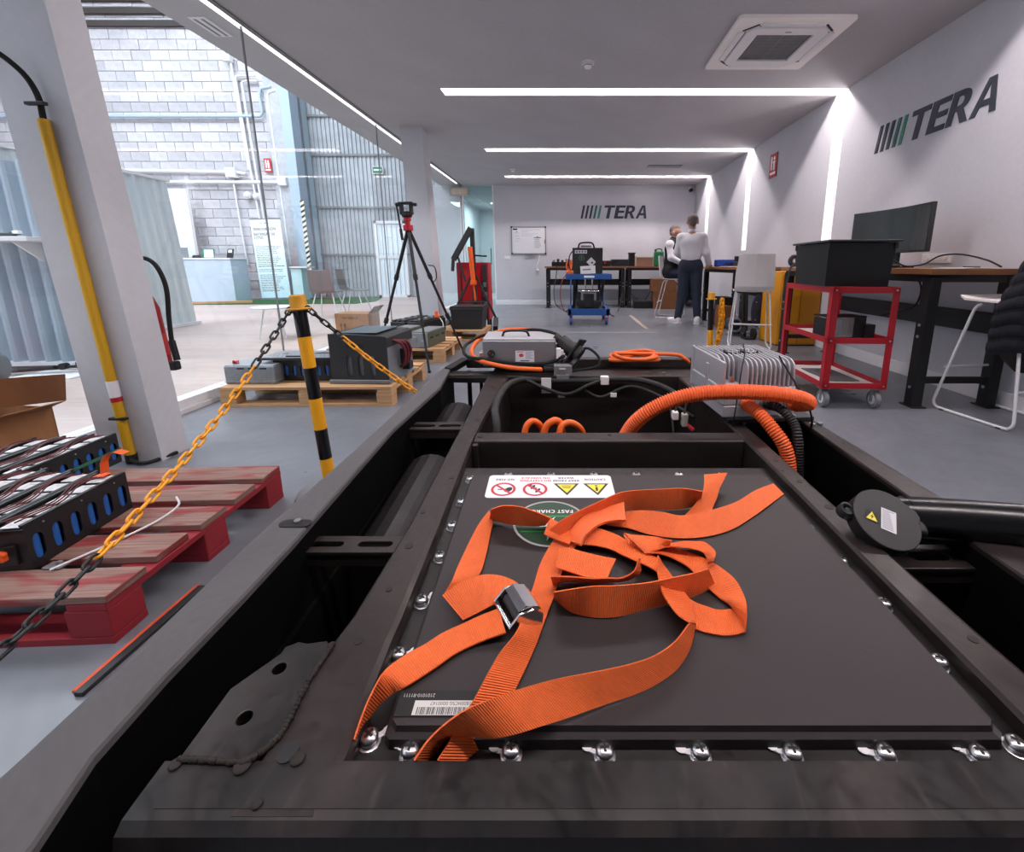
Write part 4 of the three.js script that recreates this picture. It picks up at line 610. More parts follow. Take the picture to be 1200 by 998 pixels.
cellModule('fourth black battery module from the chain, by the left picture edge', [-1.87, 0.145, -1.275], 0.12, { L: 0.325, H: 0.13, group: 'battery modules on the red pallet' });
cellModule('black battery module with a green band on its side, behind the front row', [-1.98, 0.145, -1.6], 0.1, { band: 1, L: 0.36, n: 7, group: 'battery modules on the red pallet' });
cellModule('black battery module just behind the green banded one on the red pallet', [-2.08, 0.145, -1.58], 0.1, { L: 0.36, n: 7, group: 'battery modules on the red pallet' });
cellModule('black battery module at the rear beside the open cardboard box', [-2.18, 0.145, -1.56], 0.1, { L: 0.36, n: 7, group: 'battery modules on the red pallet' });
one('orange_band', 'orange rubber strap curling up at the far end of the front battery module', 'strap', [ext([[0, 0], [0.034, 0], [0.034, 0.002], [0, 0.002]], 0.03).translate(-1.61, 0.28, -1.4), loft([[-1.588, 0.287, -1.39], [-1.586, 0.325, -1.392], [-1.576, 0.35, -1.4], [-1.556, 0.358, -1.41], [-1.536, 0.345, -1.42]].map(([x, y, z]) => [[x, y, z - 0.014], [x, y, z + 0.014], [x + 0.002, y + 0.001, z + 0.014], [x + 0.002, y + 0.001, z - 0.014]]))], M.orange);
one('orange_connector', 'orange connector clip with white tag at the near end of the front battery module', 'connector', [tube([[-1.6, 0.27, -1.075], [-1.575, 0.262, -1.055], [-1.575, 0.24, -1.05], [-1.565, 0.22, -1.05], [-1.54, 0.21, -1.06]], 0.009), box(0.035, 0.03, 0.02, -1.59, 0.26, -1.068, 0.004), box(0.03, 0.02, 0.016, -1.55, 0.2, -1.06, 0.003)], M.orange);
one('white_tag', 'white printed tag on the orange connector clip', 'tag', bar([-1.575, 0.228, -1.036], [-1.545, 0.238, -1.038], 0.002, 0.018), M.paper);
one('white_rod', 'thin white rod lying on the red pallet below the yellow chain', 'rod', tube([[-1.445, 0.151, -1.08], [-1.4, 0.15, -1.2], [-1.37, 0.15, -1.32], [-1.35, 0.17, -1.38], [-1.37, 0.19, -1.4]], 0.0035, { rad: 8 }), M.paper);
one('metal_bracket', 'small flat steel bracket lying on the red pallet next to the front module', 'bracket', [box(0.05, 0.006, 0.03, -1.455, 0.148, -1.1, 0.002), box(0.012, 0.012, 0.012, -1.45, 0.153, -1.105, 0.002)], M.midGrey);
{ // open cardboard box on the red pallet
  const t = thing('cardboard_box', 'open brown cardboard box with raised flaps behind the battery modules at the left edge', 'cardboard box', [-2.55, 0.145, -1.84], -0.12);
  obj('wall', [span(-0.16, 0.16, 0, 0.2, 0.106, 0.11), span(-0.16, 0.16, 0, 0.2, -0.11, -0.106), span(-0.16, -0.156, 0, 0.2, -0.11, 0.11), span(0.156, 0.16, 0, 0.2, -0.11, 0.11), span(-0.16, 0.16, 0, 0.004, -0.11, 0.11)], M.card, t);
  obj('flap', [bar([0, 0.2, -0.11], [0, 0.33, -0.13], 0.32, 0.004, [1, 0, 0]).translate(0, 0, 0)].map((g) => g), M.cardDark, t); obj('flap', [bar([0.158, 0.2, 0], [0.25, 0.235, 0], 0.21, 0.004)], M.card, t);
  obj('tape', [span(0.02, 0.1, 0.06, 0.075, 0.11, 0.1108)], mat(0xc2a070, 0.4), t);
}
{ // light blue yellow things on the second pallet
  const t = thing('battery_case', 'flat bright aluminium battery case at the left end of the wooden pallet', 'battery module', [-2.29, 0.145, -3.17]);
  obj('case', [box(0.36, 0.13, 0.24, 0, 0.065, 0, 0.006), box(0.37, 0.006, 0.25, 0, 0.02, 0, 0.002)], M.galv, t); obj('lid', box(0.35, 0.008, 0.23, 0, 0.134, 0, 0.003), M.alu, t);
  obj('terminal', [box(0.03, 0.02, 0.03, -0.14, 0.147, 0.05, 0.004), tube([[-0.15, 0.15, 0.06], [-0.13, 0.165, 0.08], [-0.08, 0.15, 0.1]], 0.004)], M.red, t);
  for (let i = 0; i < 3; i++) obj('slot', box(0.05, 0.012, 0.004, -0.06 + i * 0.08, 0.115, 0.12, 0.001), M.dark, t);
}
{
  const m = cellModule('black battery module with blue cells between the aluminium case and the big grey unit', [-1.97, 0.145, -3.28], -Math.PI / 2, { L: 0.42, W: 0.26, H: 0.17, n: 7 });
  m.userData.label = 'black battery module with blue cells between the aluminium case and the big grey unit';
  const p = thing('module_cover', 'grey perforated metal cover lying on the blue celled module', 'cover', [-2.0, 0.322, -3.26], 0.02);
  const holes = []; for (let i = 0; i < 16; i++) for (const z of [-0.11, -0.05, 0.01]) holes.push(ringPath(-0.235 + i * 0.031, z, 0.008, 0.006, 8));
  obj('panel', flat(ext([[-0.26, -0.14], [0.26, -0.14], [0.26, 0.14], [-0.26, 0.14]], 0.003, { holes })), M.galv, p); obj('edge', [span(-0.26, 0.26, -0.016, 0, 0.135, 0.14), span(-0.26, -0.256, -0.016, 0, -0.14, 0.14)], M.darkGrey, p);
  obj('clip', box(0.16, 0.012, 0.012, 0.0, 0.006, 0.11, 0.003), M.dark, p);
}
{ // large unit with dark front and three slots
  const t = thing('battery_unit', 'large grey battery unit with dark top cover and three vertical slots, on the wooden pallet', 'battery unit', [-1.5, 0.145, -3.3], -0.04);
  const W = 0.42, D = 0.46, H = 0.36;
  obj('front_plate', ext([[-W / 2, 0], [W / 2, 0], [W / 2, H - 0.02], [-W / 2, H]], 0.006, { holes: [0, 1, 2].map((i) => slotPath(0, 0, 0, 0.001).map((_, k, a) => { const q = k / a.length * 2 * Math.PI; return [-0.075 + i * 0.085 + Math.cos(q) * 0.02, 0.13 + Math.sin(q) * 0.02 + Math.sign(Math.sin(q)) * 0.055]; })) }).translate(0, 0, D / 2 - 0.006), M.darkGrey, t, { label: 'dark front plate with three slots' });
  for (let i = 0; i < 3; i++) obj('cell', box(0.05, 0.2, 0.02, -0.075 + i * 0.085, 0.13, D / 2 - 0.03, 0.006), M.galv, t);
  obj('base_plate', [box(W + 0.02, 0.012, D + 0.03, 0, 0.006, 0.005, 0.003), span(-W / 2 - 0.01, W / 2 + 0.01, 0, 0.03, D / 2 + 0.004, D / 2 + 0.02, 0.003)], M.galv, t);
  obj('body', [span(-W / 2 + 0.01, W / 2 - 0.01, 0.012, H - 0.09, -D / 2 + 0.02, D / 2 - 0.05, 0.004)], M.alu, t);
  obj('top_cover', [loft([[-D / 2, 0.0], [D / 2 - 0.006, 0.0]].map(([z]) => [[-W / 2, H - 0.1, z], [-W / 2, H - 0.01, z], [-W / 2 + 0.02, H, z], [W / 2 - 0.03, H - 0.015, z], [W / 2, H - 0.03, z], [W / 2, H - 0.1, z]]))], M.darkGrey, t);
  obj('top_panel', [span(-W / 2 + 0.06, W / 2 - 0.09, H - 0.003, H + 0.003, -D / 2 + 0.04, D / 2 - 0.05, 0.002)], mat(0x55646a, 0.3, { metalness: 0.4 }), t);
  obj('side_panel', span(W / 2 - 0.008, W / 2, 0.012, H - 0.1, -D / 2 + 0.02, D / 2 - 0.006, 0.002), M.galv, t);
  obj('lower_slot', box(0.13, 0.03, 0.004, -0.02, H - 0.085, D / 2 + 0.001, 0.004), M.dark, t);
  obj('cable_loop', [0, 1, 2].map((k) => tube([[W / 2, 0.3 - k * 0.01, 0.12 - k * 0.05], [W / 2 + 0.05, 0.27, 0.1 - k * 0.05], [W / 2 + 0.06, 0.2, 0.06 - k * 0.05], [W / 2 + 0.04, 0.11, 0.05 - k * 0.04], [W / 2, 0.08, 0.02 - k * 0.05]], 0.011)), mat(0x6a1820, 0.5), t);
  obj('connector', [box(0.05, 0.12, 0.1, W / 2 + 0.02, 0.16, -0.03, 0.01), box(0.06, 0.06, 0.08, W / 2 + 0.025, 0.08, -0.05, 0.008)], M.blackPlastic, t);
}
// third pallet: green-grey module and its neighbours
function olive(label, pos, turn, L) {
  const t = thing('battery_module', label, 'battery module', pos, turn);
  obj('body', box(0.2, 0.16, L, 0, 0.08, 0, 0.008), mat(0x5d6350, 0.5, { metalness: 0.3 }), t); obj('end_plate', [box(0.19, 0.15, 0.02, 0, 0.08, L / 2 + 0.01, 0.004), box(0.06, 0.06, 0.03, -0.05, 0.09, L / 2 + 0.015, 0.006), box(0.05, 0.06, 0.03, 0.05, 0.05, L / 2 + 0.015, 0.006)], M.alu, t);
  obj('top', [box(0.18, 0.008, L - 0.03, 0, 0.163, 0, 0.003)], M.midGrey, t); for (let i = 0; i < 3; i++) obj('slot', box(0.004, 0.02, 0.07, 0.101, 0.1, -L / 3 + i * L / 3, 0.001), M.dark, t); return t;
}
olive('olive grey battery module with bright end plate, right one on the middle pallet', [-1.53, 0.145, -4.7], -0.1, 0.46);
olive('olive grey battery module, left one on the middle pallet', [-1.83, 0.145, -4.78], -0.1, 0.5);
for (const [x, z, l] of [[-2.02, -5.6, 'black ribbed battery module, left one of the pair beside the tripod leg'], [-1.8, -5.55, 'black ribbed battery module, right one of the pair beside the tripod leg']]) {
  const t = thing('battery_module', l, 'battery module', [x, 0.145, z + 0.04], -0.2);
  obj('shell', box(0.2, 0.17, 0.6, 0, 0.085, 0, 0.01), M.blackPlastic, t); for (let i = 0; i < 3; i++) obj('rib', box(0.04, 0.02, 0.58, -0.06 + i * 0.06, 0.18, 0, 0.005), M.darkGrey, t); for (let i = 0; i < 4; i++) obj('terminal', box(0.03, 0.02, 0.04, 0.02, 0.195, -0.22 + i * 0.14, 0.004), M.alu, t);
}
pallet('wooden pallet under the pair of black ribbed modules', [-1.92, 0, -5.52], 0, 0.6, 0.36, M.wood, M.wood);
{
  const t = thing('black_crate', 'dark grey plastic crate with lid on the pallet in front of the red hoist', 'crate', [-1.37, 0.145, -5.98]);
  obj('tub', [loft([[0, 0.19, 0.15], [0.26, 0.215, 0.17]].map(([y, a, b]) => [[-a, y, b], [a, y, b], [a, y, -b], [-a, y, -b]])), box(0.45, 0.03, 0.36, 0, 0.27, 0, 0.006)], M.darkGrey, t); obj('lid', box(0.44, 0.02, 0.35, 0, 0.295, 0, 0.006), M.dark, t);
}
one('orange_plug', 'orange plug standing on the black modules left of the dark crate', 'connector', [cyl(0.018, 0.07, -1.66, 0.39, -5.45), box(0.06, 0.03, 0.04, -1.65, 0.36, -5.44, 0.006)], M.orange);
one('white_cable', 'thin white cable drooping beside the dark crate', 'cable', tube([[-1.63, 0.33, -5.5], [-1.6, 0.27, -5.5], [-1.6, 0.2, -5.5], [-1.64, 0.16, -5.5], [-1.68, 0.15, -5.55]], 0.006), M.paper);
{ // folding engine hoist with a red cabinet behind it
  const c = thing('tool_cabinet', 'bright red metal tool cabinet standing behind the black hoist arm', 'cabinet', [-1.44, 0, -6.75]);
  obj('body', box(0.46, 0.85, 0.3, 0, 0.6, 0, 0.008), M.red, c); obj('door', [box(0.26, 0.7, 0.012, -0.02, 0.58, 0.156, 0.004)], mat(0xc4101c, 0.4), c); obj('side_rail', [box(0.06, 0.84, 0.02, -0.2, 0.6, 0.16, 0.004)], M.redDeep, c); obj('rail', [box(0.07, 0.8, 0.03, 0.18, 0.6, 0.16, 0.004)], M.darkGrey, c); for (let i = 0; i < 3; i++) obj('switch', box(0.05, 0.07, 0.02, 0.18, 0.42 + i * 0.14, 0.18, 0.006), M.galv, c);
  obj('frame', [[-0.2, 0.1], [0.2, 0.1], [-0.2, -0.1], [0.2, -0.1]].map(([x, z]) => span(x - 0.015, x + 0.015, 0, 0.2, z - 0.015, z + 0.015)), M.darkGrey, c);
  const t = thing('shop_crane', 'black folding shop crane with an orange hydraulic ram in front of the red cabinet', 'crane', [-1.42, 0, -6.5]);
  obj('mast', [bar([0.03, 0.1, 0], [0.02, 1.5, 0], 0.06, 0.06, [0, 0, 1]), box(0.3, 0.02, 0.2, 0, 0.46, 0.05, 0.003)], M.darkGrey, t);
  obj('boom', [bar([0.02, 1.5, 0.06], [-0.24, 1.06, 0.1], 0.075, 0.06, [0, 0, 1]), bar([-0.24, 1.08, 0.1], [-0.26, 0.9, 0.1], 0.04, 0.04, [0, 0, 1]), bar([-0.2, 1.2, 0.1], [-0.08, 0.75, 0.1], 0.025, 0.025, [0, 0, 1])], M.darkGrey, t);
  obj('hydraulic_ram', [rod([0.0, 1.24, 0.09], [0.03, 0.72, 0.09], 0.034, 16), rod([0.03, 0.72, 0.09], [0.05, 0.48, 0.09], 0.014, 12), box(0.08, 0.07, 0.08, 0.03, 0.74, 0.09, 0.01)], M.orange, t);
  obj('pump_handle', rod([0.06, 1.12, 0.1], [0.24, 1.11, 0.12], 0.012), M.dark, t);
  for (const s of [-1, 1]) obj('leg', [bar([0.02, 0.9, 0], [s * 0.33, 0.22, 0.05], 0.03, 0.03, [0, 0, 1]), bar([s * 0.33, 0.2, 0.05], [s * 0.36, 0.1, 0.3], 0.07, 0.08)], M.darkGrey, t);
  for (const s of [-1, 1]) obj('caster', cyl(0.045, 0.03, s * 0.36, 0.045, 0.3, 'x', 16), M.rubber, t);
}
{ // tripod
  const t = thing('tripod', 'tall black camera tripod with red collar standing among the pallets', 'tripod', [-1.5, 0, -4.34]); t.rotation.z = 0.03;
  const hub = [0, 1.33, 0];
  for (const [fx, fz] of [[0.21, 0.42], [-0.47, -0.02], [0.34, -0.4]]) {
    const P = (k) => [fx * k, 1.33 * (1 - k) + 0.02 * k, fz * k];
    const l = obj('leg', [rod(P(0.02), P(0.36), 0.0165), rod(P(0.34), P(0.68), 0.0135), rod(P(0.66), P(1), 0.0105)], M.blackPlastic, t);
    for (const k of [0.35, 0.67]) obj('leg_lock', rod(P(k - 0.018), P(k + 0.018), 0.022), M.dark, l); obj('foot', new THREE.SphereGeometry(0.016, 12, 8).translate(...P(1)), M.rubber, l);
  }
  obj('collar', [cyl(0.045, 0.05, ...hub, 'y', 18), cyl(0.022, 0.08, 0, 1.37, 0), cyl(0.034, 0.03, 0, 1.41, 0)], M.red, t, { label: 'red collar under the head' });
  obj('head', [lathe([[0, 1.42], [0.045, 1.43], [0.05, 1.46], [0.03, 1.48], [0, 1.48]], 20), box(0.03, 0.1, 0.05, -0.045, 1.5, 0, 0.008), box(0.03, 0.1, 0.05, 0.045, 1.5, 0, 0.008), box(0.13, 0.02, 0.07, 0, 1.555, 0, 0.005), cyl(0.018, 0.03, -0.08, 1.545, 0, 'x'), cyl(0.015, 0.03, 0.085, 1.54, 0, 'x')], M.blackPlastic, t);
  obj('pan_handle', [rod([-0.09, 1.54, 0], [-0.06, 1.24, 0.02], 0.008), rod([-0.068, 1.32, 0.015], [-0.058, 1.22, 0.022], 0.013)], M.dark, t);
  obj('cord', tube([[0.12, 0.98, -0.12], [0.18, 0.96, -0.12], [0.19, 0.86, -0.12], [0.14, 0.8, -0.15]], 0.005), M.dark, t);
}
{ // yellow cable guard on the near column
  const t = thing('cable_guard', 'yellow cable protection tube strapped to the near white column', 'tube'), z = -2.072;
  obj('tube', [rod([-2.215, 0.03, z], [-2.284, 1.6, z], 0.021, 20)], M.yellowTube, t); obj('warning_band', [rod([-2.2285, 0.345, z], [-2.2325, 0.43, z], 0.0222, 20)], M.paper, t); obj('red_band', rod([-2.227, 0.325, z], [-2.2285, 0.348, z], 0.0224, 20), M.red, t);
  for (const y of [0.24, 1.66]) obj('clamp', [box(0.085, 0.014, 0.02, -2.215 - 0.044 * y, y, z + 0.012, 0.003)], M.dark, t);
  obj('cable', tube([[-2.284, 1.59, z], [-2.288, 1.7, z], [-2.32, 1.79, z + 0.02], [-2.4, 1.86, z + 0.06], [-2.55, 1.86, z + 0.1]], 0.011), M.rubber, t); obj('cable_end', tube([[-2.215, 0.035, z], [-2.19, 0.02, z + 0.02], [-2.12, 0.012, z + 0.02], [-2.08, 0.012, z - 0.1]], 0.009), M.rubber, t); obj('foot', rod([-2.2165, 0.005, z], [-2.215, 0.05, z], 0.024, 16), M.dark, t);
}
one('floor_marker', 'orange strip with a dark grey edge lying on the floor beside the frame', 'strip', [span(-1.166, -1.15, 0, 0.006, -1.2, -0.85, 0.001)], mat(0xd9542e, 0.7, { bumpMap: T.rough, bumpScale: 0.002 }));
one('floor_profile', 'dark grey flat profile lying along the orange strip on the floor', 'strip', [span(-1.15, -1.128, 0, 0.012, -1.19, -0.84, 0.002)], M.darkGrey);

// ---------------------------------------------------------------- things in the warehouse hall
{ // corrugated partition boxes at the left
  const rib = (L, h, D = 0.04) => { const pts = []; for (let x = 0; x < L - 0.01; x += 0.16) pts.push([x, 0], [x + 0.04, 0.005], [x + 0.07, D * 0.8], [x + 0.09, D], [x + 0.11, D], [x + 0.13, D * 0.8], [x + 0.16, 0.0]); pts.push([L, -0.06], [0, -0.06]); return ext(pts, h).rotateX(-Math.PI / 2); };
  const t = thing('corrugated_partition', 'grey corrugated metal partition beyond the near column', 'partition', [-6.4, 0, -7.5]); t.rotation.z = 0.05;
  obj('panel', [rib(4.4, 2.3).rotateY(-Math.PI / 2).applyMatrix4(new THREE.Matrix4().makeTranslation(0, 0, 0))], M.corr, t); obj('top_trim', span(-0.04, 0.07, 2.3, 2.34, 0, 4.4), M.white, t); obj('plinth', span(-0.02, 0.08, 0, 0.05, 0, 4.4), M.white, t);
  const u = thing('corrugated_counter', 'blue grey corrugated counter front with a white shelf at the left edge', 'counter', [-5.45, 0, -4.25], 0);
  obj('panel', [rib(2.2, 1.9, 0.07).rotateY(Math.PI).translate(1.1, 0, 0)], mat(0xa9b8c4, 0.45, { metalness: 0.15 }), u); obj('edge', [span(1.08, 1.12, 0, 1.9, -0.07, 0.06), span(-1.1, 1.12, 0, 0.06, -0.05, 0.09)], M.white, u);
  obj('shelf', [span(-1.0, 0.72, 1.19, 1.23, 0.03, 0.3, 0.004), ...[0.55].map((x) => ext([[0, 0], [0.24, 0], [0, -0.2]], 0.02).rotateY(-Math.PI / 2).translate(x, 1.19, 0.03))], M.white, u);
  const b = thing('bottle', 'clear plastic bottle on the white shelf at the left edge', 'bottle', [-5.24, 1.23, -4.05]); obj('body', lathe([[0, 0], [0.035, 0], [0.036, 0.12], [0.014, 0.17], [0.014, 0.18], [0, 0.18]]), M.acrylic, b); obj('cap', cyl(0.015, 0.02, 0, 0.19), M.navy, b);
  const g = thing('glue_gun', 'dark hand tool lying on the white shelf beside the bottle', 'tool', [-5.04, 1.23, -4.05]); obj('body', [box(0.2, 0.03, 0.04, 0, 0.02, 0, 0.01), cyl(0.015, 0.08, 0.1, 0.03, 0, 'x')], M.darkGrey, g); obj('tip', box(0.06, 0.03, 0.04, 0.12, 0.04, 0, 0.01), M.paper, g);
  one('floor_plate', 'white sheet lying on the hall floor left of the column', 'sheet', span(-4.95, -4.4, 0, 0.01, -4.05, -3.75), M.paper);
  const f = thing('folded_stand', 'black folded light stand lying on the hall floor at the left', 'stand', [-4.72, 0.0, -3.95], 0.1); obj('legs', [rod([-0.75, 0.03, 0.1], [0.0, 0.06, 0], 0.02), rod([-0.75, 0.06, 0], [0.0, 0.07, 0.03], 0.016), rod([0, 0.06, 0], [0.3, 0.07, -0.02], 0.014)], M.dark, f); obj('knob', [cyl(0.03, 0.05, 0.05, 0.07, 0, 'z'), cyl(0.025, 0.05, 0.18, 0.08, 0), box(0.08, 0.03, 0.05, 0.3, 0.075, -0.02, 0.008)], M.dark, f);
  one('grey_bag', 'grey fabric bag slumped on the hall floor at the left edge', 'bag', new THREE.SphereGeometry(0.2, 20, 14).scale(1, 0.9, 0.8).translate(-4.78, 0.17, -3.45), mat(0x5d6064, 0.9));
}
{ // fire extinguisher on the far side of the column
  const t = thing('fire_extinguisher', 'red fire extinguisher with black hose hanging behind the near column', 'fire extinguisher', [-2.275, 0.03, -2.4]); t.rotation.z = 0.06;
  obj('cylinder', lathe([[0, 0.37], [0.055, 0.37], [0.06, 0.39], [0.06, 0.72], [0.045, 0.78], [0.018, 0.81], [0.018, 0.84], [0, 0.84]], 28), M.redDeep, t); obj('valve', [cyl(0.02, 0.04, 0, 0.85, 0), box(0.03, 0.012, 0.12, 0, 0.88, 0.04, 0.003), box(0.025, 0.01, 0.12, 0, 0.91, 0.03, 0.003)], M.dark, t);
  obj('hose', tube([[0.0, 0.86, 0.0], [0.06, 0.98, 0.02], [0.13, 0.95, 0.02], [0.16, 0.83, 0.02], [0.135, 0.66, 0.02], [0.12, 0.54, 0.02]], 0.011), M.rubber, t); obj('nozzle', [rod([0.12, 0.54, 0.02], [0.125, 0.43, 0.02], 0.016, 12), box(0.05, 0.05, 0.04, 0.1, 0.4, 0.02, 0.008)], M.dark, t); obj('label', [cyl(0.0605, 0.12, 0, 0.52, 0, 'y', 28)], mat(0xb9322f, 0.5), t); obj('bracket', [box(0.03, 0.06, 0.19, 0.02, 0.6, 0.09, 0.004)], M.steel, t);
}
const FONT = await new FontLoader().loadAsync('fonts/droid/droid_sans_bold.typeface.json');
function teraSign(label, h, m4, which = 'all') {                          // five slanting bars and four slanted letters
  const t = thing('wall_logo', label, 'logo'), SH = new THREE.Matrix4().set(1, 0.2, 0, 0, 0, 1, 0, 0, 0, 0, 1, 0, 0, 0, 0, 1), bars = [0x30333f, 0x30333f, 0x2c4348, 0x2f6a62, 0x34876f], dark = mat(0x343945, 0.6);
  bars.forEach((c, i) => obj('bar', ext([[0, 0], [h * 0.165, 0], [h * 0.165, h], [0, h]], 0.006).translate(i * h * 0.33, 0, 0).applyMatrix4(SH).applyMatrix4(m4), mat(c, 0.6), t));
  let x = h * 1.72;
  for (const [ch2, w] of [['T', 0.92], ['E', 0.82], ['R', 0.9], ['A', 0.95]]) {
    const g = new TextGeometry(ch2, { font: FONT, size: h, depth: 0.006, curveSegments: 6 }); g.computeBoundingBox(); const b = g.boundingBox;
    g.translate(-b.min.x, -b.min.y, 0).applyMatrix4(new THREE.Matrix4().makeScale(w * h * 0.92 / (b.max.x - b.min.x), h / (b.max.y - b.min.y), 1)).translate(x, 0, 0).applyMatrix4(SH).applyMatrix4(m4);
    obj('letter', g, dark, t); x += w * h;
  }
  return t;
}
const at4 = (x, y, z, turn) => new THREE.Matrix4().makeTranslation(x, y, z).multiply(new THREE.Matrix4().makeRotationY(turn));
teraSign('dark and green company logo on the back wall above the blue lift table', 0.31, at4(0.26, 2.115, ZB + 0.001, 0));
teraSign('large dark and green company logo on the right wall above the monitor', 0.245, at4(XR - 0.001, 2.075, -4.73, -Math.PI / 2));
{
  const t = thing('display_panel', 'white display panel with a logo letter beyond the corrugated partition', 'panel', [-11.7, 0, -13.1], 0);
  obj('board', box(1.75, 3.1, 0.1, 0, 1.55, 0, 0.01), M.white, t); const g = new TextGeometry('A', { font: FONT, size: 0.36, depth: 0.006 }); g.applyMatrix4(new THREE.Matrix4().set(1, 0.2, 0, 0, 0, 1, 0, 0, 0, 0, 1, 0, 0, 0, 0, 1)); obj('letter', g.translate(0.02, 2.3, 0.051), mat(0x343945, 0.6), t);
}
{ // reception desk
  const t = thing('reception_desk', 'pale blue reception desk with plain front standing in the hall', 'desk', [-10.2, 0, -12.5], 0);
  obj('front', box(2.0, 1.14, 0.06, 0, 0.57, 0.3, 0.01), M.deskBlue, t); obj('worktop', box(2.04, 0.04, 0.7, 0, 1.16, 0, 0.006), M.white, t); for (const s of [-1, 1]) obj('side_panel', box(0.05, 1.14, 0.6, s * 0.97, 0.57, 0, 0.006), M.deskBlue, t);
  const l = thing('laptop', 'open silver laptop on the reception desk', 'laptop', [-10.8, 1.18, -12.5]); obj('screen_lid', box(0.44, 0.28, 0.012, 0, 0.145, 0, 0.004), M.alu, l); obj('keyboard_base', box(0.44, 0.015, 0.3, 0, 0.008, -0.15, 0.004), M.alu, l);
  const f = thing('certificate_frame', 'green framed certificate leaning on the reception desk', 'frame', [-10.05, 1.18, -12.5]); f.rotation.x = -0.12; obj('frame', box(0.36, 0.25, 0.015, 0, 0.125, 0, 0.004), mat(0x1f6a50, 0.5), f); obj('paper', box(0.26, 0.21, 0.004, 0.03, 0.125, 0.008, 0.001), M.paper, f);
  const m = thing('desk_phone', 'small black desk phone beside the green certificate frame', 'phone', [-10.32, 1.18, -12.45]); obj('base', box(0.16, 0.05, 0.14, 0, 0.025, 0, 0.01), M.dark, m); obj('handset', [box(0.2, 0.03, 0.04, 0, 0.065, 0, 0.012)], M.dark, m);
  const c = thing('card_terminal', 'black card terminal with white screen on the right end of the reception desk', 'terminal', [-9.37, 1.18, -12.4]); c.rotation.x = -0.3; obj('body', box(0.17, 0.26, 0.03, 0, 0.13, 0, 0.01), M.dark, c); obj('screen', box(0.1, 0.08, 0.004, 0, 0.19, 0.016, 0.001), M.paper, c);
}
{ // roll-up banner
  const t = thing('rollup_banner', 'white roll-up banner with black Spanish text standing against the block wall', 'banner', [-8.52, 0, -12.85]); t.rotation.z = 0.02;
  const tex = canvasTex(512, 1280, (g, w, h) => {
    const gr = g.createLinearGradient(0, 0, 0, h); gr.addColorStop(0, '#f2f5f6'); gr.addColorStop(0.45, '#e2f0f3'); gr.addColorStop(1, '#c4e3ea'); g.fillStyle = gr; g.fillRect(0, 0, w, h);
    g.fillStyle = '#5c6670'; g.font = 'bold 40px sans-serif'; g.fillText('BY TERA', 160, 80); g.fillStyle = '#1a1e22'; g.font = 'bold 60px sans-serif'; g.fillText('INNOVACIÓN', 30, 180, 420); g.fillText('BATERÍAS DE', 30, 262, 430); g.fillText('LITIO', 30, 318);
    g.fillStyle = '#39434b'; const r = rng(4); for (let i = 0; i < 26; i++) { if (i === 12 || i === 15) continue; let x = 30; const end = 290 + r() * 170; while (x < end) { const l = 14 + r() * 40; g.fillRect(x, 430 + i * 29, l, i === 25 || i === 11 ? 12 : 8); x += l + 8; } }
  });
  obj('print', new THREE.PlaneGeometry(0.85, 2.2).translate(0, 1.16, 0.012), mat(0xffffff, 0.6, { map: tex }), t, { keep: true }); obj('sheet', span(-0.425, 0.425, 0.06, 2.26, 0.004, 0.011), M.paper, t); obj('base', box(0.9, 0.07, 0.22, 0, 0.035, 0, 0.01), M.galv, t); obj('top_rail', box(0.87, 0.03, 0.03, 0, 2.26, 0.008, 0.006), M.alu, t);
}
one('green_carpet', 'green artificial grass carpet in front of the roll-up banner', 'carpet', (() => { const s = new THREE.Shape(); [[-9.6, 11.2], [-5.6, 11.5], [-5.4, 12.3], [-5.9, 13.9], [-8.2, 13.5], [-9.2, 12.95]].forEach(([x, y], i) => (i ? s.lineTo(x, y) : s.moveTo(x, y))); return flat(ext(s, 0.015)); })(), M.carpet);
one('timber_plank', 'pale timber plank lying along the front of the green carpet', 'plank', bar([-9.75, 0.045, -11.15], [-8.4, 0.045, -11.7], 0.12, 0.06), M.wood);
{ // shell chairs
  const t = thing('shell_chair', 'grey plastic chair seen from the back, left one of the two in the hall', 'chair', [-4.72, 0, -8.6], 0.1);
  const shell = []; for (let i = 0; i <= 10; i++) { const k = i / 10; const a = k < 0.45 ? [0.45 + 0.02 * k, -0.24 + k * 1.0] : [0.46 + (k - 0.45) * 0.75, 0.2 + Math.sin((k - 0.45) * 2.6) * 0.06]; const w = k < 0.45 ? 0.22 : 0.22 - (k - 0.45) * 0.03; shell.push([[-w, a[0] + 0.02, a[1]], [0, a[0], a[1]], [w, a[0] + 0.02, a[1]], [w, a[0] + 0.032, a[1] + 0.008], [0, a[0] + 0.012, a[1] + 0.01], [-w, a[0] + 0.032, a[1] + 0.008]]); }
  obj('seat_shell', loft(shell), M.greyPlastic, t); for (const [x, z] of [[-1, -1], [1, -1], [-1, 1], [1, 1]]) obj('leg', rod([x * 0.15, 0.46, z * 0.12], [x * 0.25, 0, z * 0.25], 0.011), M.whitePaint, t);
  dup(t, 'grey plastic chair seen from the side, right one of the two in the hall', [-4.55, 0, -9.35], -1.45);
}
